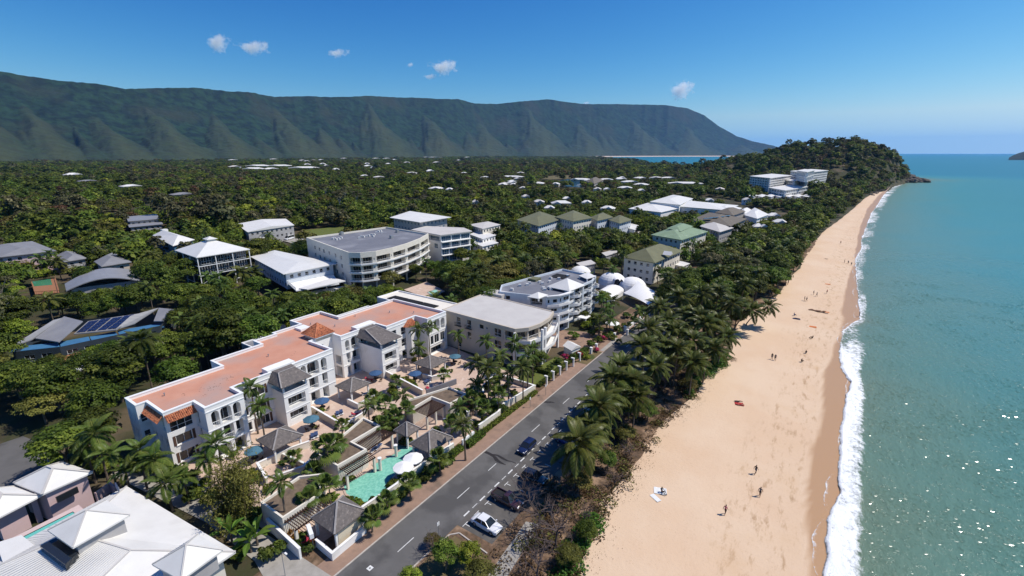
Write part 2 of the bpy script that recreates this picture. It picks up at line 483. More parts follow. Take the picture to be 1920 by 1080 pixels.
# small choppy wavelets riding on the water inshore: little roof-shaped crests, facing every way
wr = np.random.RandomState(17); n = 90000
wy = 40 + 260 * wr.rand(n) ** 1.7; wx = foam_x(wy) + .6 + (6 + .55 * wy) * wr.rand(n) ** .9
wk = fbm(wx / 9, wy / 9, 19) + .25 * wr.rand(n) - .30 * (wy / 300) ** 1.5 > .58; wx, wy = wx[wk], wy[wk]; n = len(wx)
ph = wr.uniform(0, 2 * np.pi, n); tl = np.tan(np.radians(wr.uniform(13, 40, n))); hl = wr.uniform(.08, .20, n) * (1 + wy / 160); hw = wr.uniform(.035, .07, n) * (1 + wy / 130)
dx, dy = np.cos(ph), np.sin(ph); c_ = np.stack([wx, wy, np.full(n, SEA_Z + .004)], 1)
u_ = np.stack([dx, dy, 0 * dx], 1); s_ = np.stack([-dy, dx, 0 * dx], 1); z_ = np.array([0, 0, 1.0])
e0, e1 = c_ - s_ * hl[:, None], c_ + s_ * hl[:, None]; tp = z_ * (hw * tl)[:, None]; fw = u_ * hw[:, None]
V_ = np.stack([e0 * .6 + e1 * .4 + fw, e0 * .4 + e1 * .6 + fw, e1 + tp * .6, e0 + tp * .6, e1 * .6 + e0 * .4 - fw, e1 * .4 + e0 * .6 - fw], 1)
me = bpy.data.meshes.new('sea_wavelets'); b6_ = (np.arange(n) * 6)[:, None]
me.from_pydata(V_.reshape(-1, 3), [], np.concatenate([b6_ + [0, 1, 2, 3], b6_ + [4, 5, 3, 2]]).tolist())
at_w = me.attributes.new('shore_dist', 'FLOAT', 'POINT'); at_w.data.foreach_set('value', np.repeat(wx - shore_x(wy), 6).astype('f'))
M['wavelet'] = M['sea'].copy(); wb = M['wavelet'].node_tree.nodes['Principled BSDF']
for lk in list(wb.inputs['Normal'].links) + list(wb.inputs['Roughness'].links): M['wavelet'].node_tree.links.remove(lk)
wb.inputs['Roughness'].default_value = .17
me.materials.append(M['wavelet']); o = link('sea_wavelets', me); o['kind'] = 'stuff'
# breaking wave along the sand: a bumpy sheet of foam with lacy edges
def foam_mat():
 m = bpy.data.materials.new('sea_foam'); m.use_nodes = True
 N, L = m.node_tree.nodes, m.node_tree.links
 b = N['Principled BSDF']; b.inputs['Base Color'].default_value = (.86, .88, .88, 1); b.inputs['Roughness'].default_value = .7
 tc = N.new('ShaderNodeTexCoord')
 a = N.new('ShaderNodeAttribute'); a.attribute_name = 'froth'
 mp = N.new('ShaderNodeMapping'); mp.inputs['Scale'].default_value = (1.0, 0.8, 1)
 L.new(tc.outputs['Object'], mp.inputs['Vector'])
 n = N.new('ShaderNodeTexNoise'); n.inputs['Scale'].default_value = 1.1; n.inputs['Detail'].default_value = 9; n.inputs['Roughness'].default_value = .72
 L.new(mp.outputs[0], n.inputs['Vector'])
 s = N.new('ShaderNodeMath'); s.operation = 'ADD'
 L.new(n.outputs['Fac'], s.inputs[0]); L.new(a.outputs['Fac'], s.inputs[1])
 r = N.new('ShaderNodeMapRange'); r.inputs[1].default_value, r.inputs[2].default_value = 0.84, 1.12
 L.new(s.outputs[0], r.inputs[0])
 L.new(r.outputs[0], b.inputs['Alpha'])
 bp = N.new('ShaderNodeBump'); bp.inputs['Distance'].default_value = .35; bp.inputs['Strength'].default_value = .8
 L.new(n.outputs['Fac'], bp.inputs['Height']); L.new(bp.outputs[0], b.inputs['Normal'])
 return m
M['foam'] = foam_mat()
ys = np.concatenate([np.arange(40, 420, 0.8), np.geomspace(420, 1150, 160)])
us = np.linspace(-0.45, 1.7, 40)
Yf, Uf = np.meshgrid(ys, us, indexing='ij')
a0 = shore_x(Yf) - .65 + 1.1 * (fbm(Yf / 5, Yf * 0 + .5, 21) - .5) + .5 * (fbm(Yf / 1.6, Yf * 0, 22) - .5)
b0 = foam_x(Yf) + 1.0 * (fbm(Yf / 7, Yf * 0 + 7.5, 23) - .5)
wf = np.maximum(b0 - a0, .8)
# the break is strongest in two runs; between them only threads of foam
stren = np.interp(Yf, [40, 60, 120, 138, 150, 160, 176, 190, 240, 262, 300, 420, 1150], [1, 1, 1, .95, .75, .28, .45, .62, .62, .40, .45, .55, .62])
prof = np.where(Uf < 0, 0.0, np_ss(Uf / .10)) * (1 - np_ss((Uf - .75) / .5))
froth = prof * (0.10 + .46 * stren) * np.where(Uf > .3, 1 - .35 * np_ss((Uf - .3) / .7), 1) - np.where(Yf > 146, .20, .10) * np_ss((fbm(Yf / 13, Uf * .8, 28) - .42) * 4) + np.where((Uf >= 0) & (Uf < .12), .18, 0) + np.where(Uf < 0, 0.30 * np.exp(Uf * 9) , 0) + .15 * (1 - np_ss((Uf - .9) / .7)) * (Uf > 0)
froth = froth * (1 - np_ss((Uf - 1.2) / .45)) * (0.8 + .4 * fbm(Yf / 9, Uf * 2, 24))
Zf = SEA_Z + .03 + .38 * prof * stren * (.5 + fbm(Yf / 1.3, Uf * wf / 1.1, 25))
Xf = a0 + wf * Uf
Zsand = 0.05 - 1.05 * np_ss((Xf - veg_x(Yf)) / np.maximum(1, shore_x(Yf) - veg_x(Yf)))
Zf = np.maximum(Zf, Zsand + .06)
g = grid_mesh('surf_foam', np.stack([Xf, Yf, Zf], -1), M['foam'], {'froth': froth})
g.flip_normals()
tag(link('surf_foam', g), kind='stuff')

# thin lacy lines left by the last waves on the wet sand
Ps, Fs = [], []
sw = np.random.RandomState(3); y = 58.0
while y < 300:
 ln, reach = sw.uniform(9, 22), sw.uniform(1.0, 3.4)
 yy = np.linspace(y, y + ln, 40); f = np.sin(np.pi * (yy - y) / ln)
 xs = shore_x(yy) + .5 - reach * f ** .6 - .35 * (fbm(yy / 1.6, yy * 0, int(y)) - .5)
 for o_ in (0, .10, .2, .45, .9):
  Ps.append(np.stack([xs + o_, yy, np.zeros(40)], -1)); Fs.append(np.full(40, {0: .1, .10: .50, .2: .42, .45: .30, .9: .12}[o_]) * (.45 + .55 * f))
 y += ln * sw.uniform(.7, 1.3)
for k in range(0, len(Ps), 5):
 P_ = np.stack(Ps[k:k + 5], 1); zs = 0.05 - 1.05 * np_ss((P_[..., 0] - veg_x(P_[..., 1])) / np.maximum(1, shore_x(P_[..., 1]) - veg_x(P_[..., 1])))
 P_[..., 2] = np.maximum(zs, SEA_Z) + .045 + .002 * (k // 5 % 3)
 g = grid_mesh('swash_foam', P_, M['foam'], {'froth': np.stack(Fs[k:k + 5], 1)}); g.flip_normals(); tag(link('swash_foam', g), kind='stuff')
# the range behind the plain
M['hill'] = None
def hill_mat():
 m = mat('forested_hill', (.013, .036, .015), (.003, .011, .007), .012, .95, bump=34, bscale=.016, detail=12, mix=(.42, .58), stains=((.022, .028, .014), .0016, (.52, .68)))
 return m
M['hill'] = hill_mat()
M['range'] = hill_mat()                       # olive grass tint, lightened to paint in the sunlit lower spurs
N, L = M['range'].node_tree.nodes, M['range'].node_tree.links
b_ = N['Principled BSDF']; fr_ = b_.inputs['Base Color'].links[0].from_socket
ga, gm, gn = N.new('ShaderNodeAttribute'), N.new('ShaderNodeMix'), N.new('ShaderNodeMath')
ga.attribute_name = 'grass'; gm.data_type = 'RGBA'; gn.operation = 'MULTIPLY'; gn.inputs[1].default_value = .85
L.new(ga.outputs['Fac'], gn.inputs[0]); L.new(gn.outputs[0], gm.inputs[0]); L.new(fr_, gm.inputs[6]); gm.inputs[7].default_value = (.050, .060, .023, 1); L.new(gm.outputs[2], b_.inputs['Base Color'])
SKY = [(-260, 118), (-100, 126), (0, 133), (40, 140), (105, 150), (180, 157), (235, 167), (290, 166), (330, 165), (370, 164), (420, 170), (470, 173), (515, 182), (560, 180), (620, 182), (700, 180), (760, 183), (860, 186),
       (890, 194), (930, 195), (975, 190), (1030, 186), (1060, 191), (1090, 195), (1150, 195), (1200, 196), (1250, 197), (1290, 203), (1320, 216), (1350, 238), (1380, 255), (1415, 266), (1450, 273), (1478, 282)]
def px_dir(px, py):
 u, v = (px - 960) / FPX, (py - 540) / FPX
 x, y, w = u, math.cos(PITCH) - v * math.sin(PITCH), -math.sin(PITCH) - v * math.cos(PITCH)
 h = math.hypot(x, y)
 return math.atan2(x, y) - YAW, w / h
sk = [px_dir(*p) for p in SKY]
skA, skT = np.array([s[0] for s in sk]), np.array([s[1] for s in sk])
aa = np.linspace(skA[0] - .12, skA[-1], 900)
tt = np.concatenate([np.linspace(0, 1, 110), np.linspace(1.04, 1.6, 12)])
AA, TT = np.meshgrid(aa, tt, indexing='ij')
foot = np.interp(AA, [-1.5, -1.2, -1.0, -.75, -.5, -.3, -.05], [3300, 3600, 4100, 5200, 6800, 8300, 9600])
foot = foot * (1 + .10 * (fbm(AA * 11, AA * 0, 31) - .5))
wid = np.interp(AA, [-1.5, -.7, -.2, -.05], [1900, 2300, 2400, 1200])
RR = foot + wid * TT
ridge = CAM_H + (foot + wid) * np.interp(AA, skA, skT)
ridge = ridge + 10 * (fbm(AA * 160, AA * 0 + 2, 32) - .5)
HX, HY = np.sin(AA) * RR, np.cos(AA) * RR
# a steep scarp with triangular spurs running out from it, each skewed along the range
base = .10 * np_ss(TT / .8) + .90 * np.clip(TT, 0, 1) ** 2.5
body, grass = base.copy(), np.zeros_like(base)
hr = np.random.RandomState(5)
spurs = [(px_dir(px, 250)[0], k_, s_) for px, k_, s_ in ((-60, .9, .9), (60, .8, .8), (180, .75, .9), (285, .85, 1.0), (400, .8, .9), (520, .9, 1.0), (600, .7, .7), (690, .95, 1.1), (800, .85, 1.0), (900, .8, .9), (985, .95, 1.15), (1080, .8, .9), (1180, .85, 1.0), (1290, .8, .8), (1390, .8, .8))]
spurs += [(q, hr.uniform(.35, .7), hr.uniform(.3, .55)) for q in np.linspace(aa[0], aa[-1], 46) + hr.uniform(-.012, .012, 46)]
for a0, top, sz in spurs:
 w_ = .066 * sz * (.55 + .85 * np.clip(1 - TT / top, 0, 1))
 crest = a0 + (.045 * sz + hr.uniform(-.01, .015)) * (1 - TT / top) + .006 * (fbm(TT * 6, AA * 0 + a0 * 9, 37) - .5)
 q = (AA - crest) / np.maximum(w_, .004) + .30 * (fbm(AA * 55, TT * 5 + a0 * 5, 39, 3) - .5)
 lin = np.clip(TT / top, 0, 1)
 hgt = (.10 + .90 * top ** 2.5) * lin ** (1.0 + .25 * sz) * (.04 + .96 * np.cos(np.clip(np.abs(q), 0, 1) * math.pi / 2) ** 1.2)
 hgt = np.where(TT <= top, hgt, 0) * np_ss(TT * 9 + .1)
 hgt = np.where(hgt > base, base + (hgt - base) * .92, hgt)
 grass = np.maximum(grass, np.where(hgt > body, np.clip(1 - np.abs(q) * 1.3, 0, 1) * (1 - lin) ** .4 * min(1, sz * 1.3), 0))  # crest tint puts the sunlit look of the spurs into the colour
 body = np.maximum(body, hgt)
gul = fbm(AA * 70 + 1.5 * fbm(AA * 40, TT * 4, 36), TT * 3.0, 34, 4, True)
body = body * (1 - .13 * (1 - gul) * np_ss(TT * 3) * (1 - TT))
ZZ = np.where(TT <= 1, ridge * body, ridge * (1 - 0.5 * (TT - 1)))
ZZ = ZZ + (34 * (fbm(HX / 260, HY / 260, 35) - .5) + 16 * (fbm(HX / 70, HY / 70, 38, 3) - .5)) * np_ss(TT * 3) * np.where(TT > .93, .35, 1)
ZZ = np.where(TT < 0.012, -6, ZZ)
g = grid_mesh('mountain_range', np.stack([HX, HY, ZZ], -1), M['range'], {'grass': grass})
g.flip_normals()
tag(link('mountain_range', g), kind='structure')

# far islands, a pale coast on the horizon and the thin beach round the far bay
def ridge_strip(name, pts, depth, mt, zb=-3.0, kind='structure'):
 """pts: (px, py_top, distance); a hill with a real back side"""
 rows = []
 P_ = []
 for px, py, d in pts:
  a, t = px_dir(px, py)
  row = []
  for k, f in enumerate((0, .25, .5, .75, 1, 1.4, 2.0)):
   rr_ = d + depth * f
   top = CAM_H + (d + depth) * t
   z = zb + (top - zb) * (math.sin(min(f, 1) * math.pi / 2) if f <= 1 else 1 - (f - 1))
   row.append((math.sin(a) * rr_, math.cos(a) * rr_, z))
  P_.append(row)
 g_ = grid_mesh(name, np.array(P_), mt); g_.flip_normals()
 return tag(link(name, g_), kind=kind)
ridge_strip('island_hill', [(1892, 295.5, 5200), (1900, 291, 5250), (1910, 287, 5300), (1925, 283, 5300), (1945, 277, 5300), (1975, 271, 5300), (2010, 269, 5300), (2060, 275, 5300), (2110, 288, 5200), (2125, 296, 5200)], 500, M['hill'])
M['far_sand'] = mat('far_sand', (.62, .48, .38), (.55, .42, .33), .01, .95)
fb = []
for a_ in np.linspace(-.44, -.075, 40):
 d = float(np.interp(a_, [-1.5, -1.2, -1.0, -.75, -.5, -.3, -.05], [3300, 3600, 4100, 5200, 6800, 8300, 9600])) * .93
 fb.append([(math.sin(a_) * q, math.cos(a_) * q, z) for q, z in ((d * .985, -1.6), (d * .99, 2.0), (d * 1.004, 6.0), (d * 1.02, 7.5), (d * 1.08, 7.0))])
g = grid_mesh('far_beach', np.array(fb), M['far_sand'], smooth=False); g.flip_normals()
tag(link('far_beach', g), kind='structure')

# haze: one closed box of thin air round everything
hz = MB()
hz.box(-12000, 31000, -400, 45500, -8, 1150)
M['haze'] = bpy.data.materials.new('haze_air'); M['haze'].use_nodes = True
hn = M['haze'].node_tree.nodes; hn.clear()
ho = hn.new('ShaderNodeOutputMaterial'); hv = hn.new('ShaderNodeVolumePrincipled')
hv.inputs['Color'].default_value = (.22, .52, 1.0, 1)
hv.inputs['Density'].default_value = 2.4e-5
hv.inputs['Anisotropy'].default_value = 0.2
M['haze'].node_tree.links.new(hv.outputs[0], ho.inputs['Volume'])
hb = hz.build('haze', M['haze'])
hb['kind'] = 'stuff'

# small fair-weather clouds: closed bodies of thin white vapour, far above the haze
M['cloud'] = bpy.data.materials.new('cloud_vapour'); M['cloud'].use_nodes = True
cn, cl_ = M['cloud'].node_tree.nodes, M['cloud'].node_tree.links; cn.clear()
c_o, c_v, c_t, c_n, c_r = cn.new('ShaderNodeOutputMaterial'), cn.new('ShaderNodeVolumePrincipled'), cn.new('ShaderNodeTexCoord'), cn.new('ShaderNodeTexNoise'), cn.new('ShaderNodeMapRange')
c_v.inputs['Color'].default_value = (1, 1, 1, 1); c_v.inputs['Anisotropy'].default_value = .35
c_n.inputs['Scale'].default_value = .0062; c_n.inputs['Detail'].default_value = 8; c_n.inputs['Roughness'].default_value = .65
c_r.inputs[1].default_value, c_r.inputs[2].default_value, c_r.inputs[3].default_value, c_r.inputs[4].default_value = .42, .66, 0, .020
cl_.new(c_t.outputs['Object'], c_n.inputs['Vector']); c_d, c_m, c_s = cn.new('ShaderNodeVectorMath'), cn.new('ShaderNodeVectorMath'), cn.new('ShaderNodeMath')      # thins out towards the rim
c_d.operation = 'SUBTRACT'; c_d.inputs[1].default_value = (.5, .5, .42); cl_.new(c_t.outputs['Generated'], c_d.inputs[0])
c_m.operation = 'LENGTH'; cl_.new(c_d.outputs[0], c_m.inputs[0])
c_s.operation = 'MULTIPLY_ADD'; c_s.inputs[1].default_value = -.85; cl_.new(c_m.outputs['Value'], c_s.inputs[0])
c_q = cn.new('ShaderNodeMath'); c_q.operation = 'ADD'; c_q.inputs[1].default_value = .10; cl_.new(c_n.outputs['Fac'], c_q.inputs[0]); cl_.new(c_q.outputs[0], c_s.inputs[2])
cl_.new(c_s.outputs[0], c_r.inputs[0]); cl_.new(c_r.outputs[0], c_v.inputs['Density']); cl_.new(c_v.outputs[0], c_o.inputs['Volume'])
def blob(mb, c, r, n=10):
 rows = [[(c[0] + r[0] * math.sin(math.pi * j / 7) * math.cos(6.2832 * k / n), c[1] + r[1] * math.sin(math.pi * j / 7) * math.sin(6.2832 * k / n), c[2] + r[2] * math.cos(math.pi * j / 7)) for k in range(n)] for j in range(8)]
 for j in range(7):
  for k in range(n): mb.face([rows[j][k], rows[j + 1][k], rows[j + 1][(k + 1) % n], rows[j][(k + 1) % n]])
for px, py, wpx, hpx, lab in ((475, 85, 88, 34, 'white streaky cloud, the widest high on the inland side'), (408, 75, 52, 44, 'slanting wisp of cloud at the end of the widest streak'), (633, 97, 64, 22, 'small flat lens shaped cloud'), (832, 122, 92, 40, 'ragged puff of cloud over the middle of the range'), (808, 142, 50, 16, 'thin cloud shred under the ragged puff'), (1278, 164, 72, 52, 'rounded white cloud near the end of the range'), (1100, 192, 30, 10, 'tiny cloud just above the ridge'), (770, 120, 24, 12, 'tiny faint cloud shred beside the ragged puff')):
 D = 12500; a_, t_ = px_dir(px, py); k = D / FPX * .95
 t = thing('cloud', lab, 'cloud', (math.sin(a_) * D, math.cos(a_) * D, CAM_H + D * t_), -a_, 'clouds over the range')
 mb = MB(); blob(mb, (0, 0, 0), (wpx * k / 2, hpx * k * .9, hpx * k / 2), 16)
 link('vapour', mb.mesh('vapour', M['cloud']), t)

# ---------------------------------------------------------------- road, footpath, parking
M['asphalt'] = mat('asphalt', (.105, .101, .098), (.125, .120, .116), .35, .85, bump=.012, bscale=12, stains=((.078, .075, .073), .16, (.50, .60)))
M['asphalt_old'] = mat('asphalt_old', (.085, .08, .075), (.12, .11, .10), .5, .9, bump=.012, bscale=12)
M['paver'] = mat('brick_paver', (.31, .20, .145), (.25, .165, .12), .9, .85, bump=.01, bscale=14, stains=((.17, .12, .09), .3, (.55, .72)))
M['concrete'] = mat('concrete', (.36, .335, .30), (.27, .25, .22), .6, .85, bump=.01, bscale=8)
M['paint'] = mat('road_paint', (.72, .72, .70), (.55, .55, .53), 3, .7)
M['kerb'] = mat('kerb_concrete', (.50, .45, .40), (.38, .33, .29), 2, .85)
M['mulch'] = mat('leaf_litter', (.165, .10, .062), (.085, .058, .034), 1.2, .95, bump=.1, bscale=3, stains=((.30, .20, .13), .35, (.50, .66)))
M['lawn'] = mat('lawn', (.085, .115, .02), (.12, .13, .03), .8, .95, bump=.05, bscale=9)
M['drygrass'] = mat('dry_grass', (.17, .12, .06), (.10, .085, .035), .5, .95, bump=.08, bscale=5, stains=((.06, .075, .02), .25, (.5, .62)))

def sheet(name, poly, z, mt, kind='structure', parent=None, **kw):
 mb = MB(); mb.face([(x, y, z) for x, y in poly])
 o = mb.build(name, mt, parent)
 return tag(o, kind=kind, **kw) if parent is None else o
def rect(x0, x1, y0, y1): return [(x0, y0), (x1, y0), (x1, y1), (x0, y1)]

sheet('verge', [(-52, -20), (-19.5, -20), (-19.7, 50), (-22, 56), (-20.5, 70), (-21, 82), (-18.5, 97), (-17.4, 120), (-18.5, 154), (-13.2, 186), (-9, 240), (-4, 330), (-43, 330), (-52, 130)], .055, M['mulch'])
road = sheet('road', rect(-43.6, -36.6, -20, 330), .064, M['asphalt'])
sheet('parking_bay', [(-36.6, 40.6), (-30.6, 40.6), (-30.6, 74), (-32, 78), (-36.6, 80)], .062, M['asphalt_old'])
sheet('parking_bay', [(-36.6, 96), (-30.6, 98), (-30.6, 150), (-36.6, 156)], .062, M['asphalt_old'])
sheet('footpath', rect(-46.75, -43.78, -20, 108), .10, M['paver'])
sheet('footpath', rect(-46.9, -43.78, 119.2, 185), .10, M['paver'])
sheet('beach_path', [(-27.6, 30), (-25.4, 30), (-27.0, 47.2), (-29.0, 46.5)], .068, M['concrete'])
sheet('grass_island', [(-35.9, -20), (-27.7, -20), (-28.2, 38.2), (-31.5, 38.6), (-35.6, 38.9), (-36.1, 36)], .082, M['drygrass'])
kb = MB()
kb.box(-43.78, -43.6, -20, 107, -.1, .16); kb.box(-43.78, -43.6, 119.5, 330, -.1, .16)
kb.build('kerb', M['kerb'])['kind'] = 'structure'
kb = MB()
isl = [(-36.55, -20), (-36.6, 36.4), (-36.3, 38.6), (-35.4, 39.6), (-30.2, 39.0)]
for a, b in zip(isl, isl[1:]): kb.bar((*a, .05), (*b, .05), .18, .24)
kb.build('kerb', M['kerb'])['kind'] = 'structure'
# painted lines are parts of the road
def dash(x0, x1, y0, y1, name='lane_dash', z=.0685):
 mb = MB(); mb.face([(x0, y0, z), (x1, y0, z), (x1, y1, z), (x0, y1, z)])
 return mb.build(name, M['paint'], road)
for y in (21.5, 32.7, 44.6, 52.4, 65.9, 78.2, 90, 102, 114, 126): dash(-40.08, -39.97, y, y + (2.9 if y != 52.4 else 2.2))
for k in range(-7, 18):
 y = 43 + 3.74 * k
 if y < 39.5: continue
 x = -36.9 - max(0, y - 55) * .022
 dash(x - .11, x + .11, y - .62, y + .62, 'bay_dash')
 dash(x - .05, x + .05, y + 1.35, y + 2.45, 'bay_line')
for k in range(12):
 y = 41.35 + 2.53 * k
 dash(-35.85, -35.75, y - .55, y + .55, 'bay_tick', .067)
 dash(-35.75, -35.0, y - .05, y + .05, 'bay_tick', .067)
 if k > 3: dash(-33.2, -32.1, y - .05, y + .05, 'bay_tick', .067)
mb = MB(); mb.ring([(-41.35, 28.7), (-40.7, 28.7), (-40.7, 29.35), (-41.35, 29.35)], [(-41.13, 28.92), (-40.92, 28.92), (-40.92, 29.13), (-41.13, 29.13)], .0685)
mb.build('drain_mark', M['paint'], road)
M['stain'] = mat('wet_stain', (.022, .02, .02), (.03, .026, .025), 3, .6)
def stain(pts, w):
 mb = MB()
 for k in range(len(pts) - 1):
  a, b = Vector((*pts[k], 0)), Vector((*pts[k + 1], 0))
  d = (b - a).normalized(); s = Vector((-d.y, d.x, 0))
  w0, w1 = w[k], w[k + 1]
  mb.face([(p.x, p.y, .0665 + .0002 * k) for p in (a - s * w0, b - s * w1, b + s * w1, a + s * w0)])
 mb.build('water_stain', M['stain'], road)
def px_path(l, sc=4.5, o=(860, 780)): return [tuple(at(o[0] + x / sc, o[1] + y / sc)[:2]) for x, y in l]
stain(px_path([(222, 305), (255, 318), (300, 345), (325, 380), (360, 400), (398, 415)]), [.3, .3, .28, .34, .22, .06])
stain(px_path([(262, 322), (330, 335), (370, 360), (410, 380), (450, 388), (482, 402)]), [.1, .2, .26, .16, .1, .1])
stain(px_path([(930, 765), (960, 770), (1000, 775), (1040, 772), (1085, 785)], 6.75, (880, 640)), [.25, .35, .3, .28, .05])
# driveways
sheet('driveway', [(-43.7, 107.2), (-43.7, 119.0), (-46.9, 119.2), (-49, 120.2), (-57.5, 116.5), (-66, 113), (-66, 103.5), (-57, 103.2), (-50, 105.4), (-46.9, 106.8)], .105, M['paver'])
sheet('crossover', [(-43.72, 107.6), (-43.62, 118.6), (-44.9, 118.4), (-44.9, 107.9)], .113, M['concrete'])
sheet('driveway', [(-43.75, 14), (-43.75, 25.6), (-50, 25.2), (-58, 24.7), (-75, 24.6), (-90, 21), (-90, 17.5), (-66, 21.2), (-54, 21.5), (-48.5, 20.4), (-47, 14)], .107, M['concrete'])
sheet('side_street', [(-128, -5), (-96, -8), (-94, 11), (-101, 13.2), (-112, 13.5), (-128, 10)], .06, M['asphalt'])

# ---------------------------------------------------------------- building kit
M['white'] = mat('white_render', (.80, .79, .77), (.76, .745, .72), .5, .8, stains=((.64, .62, .58), .42, (.60, .78)))
M['offwhite'] = mat('offwhite_render', (.74, .69, .60), (.67, .62, .53), .5, .8)
M['cream'] = mat('cream_render', (.66, .575, .435), (.60, .52, .39), .5, .85)
M['beige'] = mat('beige_render', (.55, .48, .385), (.50, .43, .345), .4, .85)
M['bluewhite'] = mat('pale_blue_render', (.60, .64, .68), (.54, .58, .63), .4, .8)
M['pinkwall'] = mat('pink_render', (.60, .44, .44), (.54, .395, .40), .4, .85)
M['greywall'] = mat('grey_render', (.40, .39, .385), (.34, .33, .33), .4, .85)
M['bluewall'] = mat('blue_weatherboard', (.05, .17, .32), (.04, .13, .26), .6, .7)
M['glass'] = mat('window_glass', (.018, .022, .027), None, rough=.06, spec=.6)
M['glass2'] = mat('blue_glass', (.04, .10, .16), None, rough=.07, spec=.6)
M['frame'] = mat('white_frame', (.78, .78, .77), None, rough=.5)
M['darkframe'] = mat('dark_frame', (.05, .05, .055), None, rough=.5)
M['rail'] = mat('white_railing', (.74, .74, .73), None, rough=.5)
M['shutter'] = mat('brown_shutter', (.12, .065, .045), (.09, .05, .035), 4, .7)
M['deck_pink'] = mat('terracotta_membrane', (.54, .275, .19), (.48, .22, .145), .16, .9, bump=.01, bscale=5, stains=((.40, .275, .235), .11, (.46, .66)))
M['tile'] = mat('terracotta_tile', (.44, .135, .065), (.55, .22, .11), 2.6, .85, stains=((.20, .07, .04), 3.2, (.52, .62)))
M['shingle'] = mat('grey_shingle', (.155, .135, .125), (.105, .092, .088), 1.6, .9, bump=.04, bscale=5, stains=((.23, .20, .18), 2.5, (.56, .7)))
M['shingle_cap'] = mat('shingle_ridge_cap', (.33, .31, .30), (.26, .24, .23), 2, .85)
M['gravel'] = mat('roof_gravel', (.185, .135, .095), (.12, .088, .062), 1.3, .95, bump=.03, bscale=14, stains=((.075, .06, .05), .5, (.56, .7)))
M['paving'] = mat('pink_paving', (.55, .415, .33), (.48, .345, .27), .35, .85, stains=((.62, .50, .42), .8, (.55, .7)))
M['timber'] = mat('dark_timber', (.085, .042, .028), (.06, .03, .02), 3, .75)
M['deckwood'] = mat('timber_decking', (.32, .15, .075), (.26, .12, .06), 2, .8)
M['greymem'] = mat('grey_membrane', (.17, .175, .20), (.14, .145, .17), .25, .85, stains=((.22, .225, .25), .12, (.5, .65)))
M['greyroof'] = mat('grey_roof', (.235, .235, .245), (.19, .19, .20), .3, .7)
M['palemem'] = mat('pale_membrane', (.52, .495, .465), (.46, .435, .41), .2, .85)
M['wroof_x'] = ribbed('white_sheet_roof', (.68, .67, .64), (.62, .61, .58), 'X', .55)
M['wroof_y'] = ribbed('white_sheet_roof_y', (.68, .67, .64), (.62, .61, .58), 'Y', .55)
M['whiteroof'] = mat('white_roof', (.68, .665, .635), (.61, .595, .565), .25, .6, stains=((.54, .525, .50), .35, (.6, .8)))
M['groof'] = ribbed('grey_sheet_roof', (.27, .27, .28), (.22, .22, .235), 'X', .5)
M['green'] = mat('green_roof', (.22, .30, .19), (.18, .25, .155), .3, .7, stains=((.36, .42, .33), .35, (.6, .75)))
M['olive'] = mat('olive_roof', (.155, .155, .085), (.125, .125, .068), .3, .75)
M['brownroof'] = mat('brown_roof', (.16, .135, .105), (.13, .11, .085), .3, .75)
M['black'] = mat('black_void', (.012, .012, .013), None, rough=.9)
M['solar'] = mat('solar_cells', (.012, .022, .07), (.018, .03, .085), 4, .15, spec=.6)
M['metal'] = mat('grey_metal', (.38, .39, .40), (.32, .33, .34), 3, .4, metal=.5)
M['poolwater'] = mat('pool_tiles', (.20, .43, .37), (.30, .53, .46), 2.2, .9, mix=(.42, .58))
M['terracotta'] = mat('terracotta_pot', (.42, .14, .07), None, rough=.8)

MESHES = {}
def window_meshes(w, h, style):
 key = (round(w * 20), round(h * 20), style)
 if key not in MESHES:
  f, p = MB(), MB()
  fr = .07
  f.box(0, fr, .08, .15, 0, h); f.box(w - fr, w, .08, .15, 0, h)
  f.box(fr, w - fr, .08, .15, 0, fr); f.box(fr, w - fr, .08, .15, h - fr, h)
  n = max(0, round(w / 1.0) - 1)
  for k in range(n):
   x = w * (k + 1) / (n + 1)
   f.box(x - .03, x + .03, .085, .145, fr, h - fr)
  if style == 't' and h > 1.3: f.box(fr, w - fr, .09, .14, h * .38 - .03, h * .38 + .03)
  if style == 's': f.box(-.12, w + .12, -.14, .07, -.14, -.002)
  p.face([(fr, .12, fr), (w - fr, .12, fr), (w - fr, .12, h - fr), (fr, .12, h - fr)])
  MESHES[key] = (f, p)
 return MESHES[key]
CACHE = {}
def cached(key, fn):
 if key not in CACHE: CACHE[key] = fn()
 return CACHE[key]

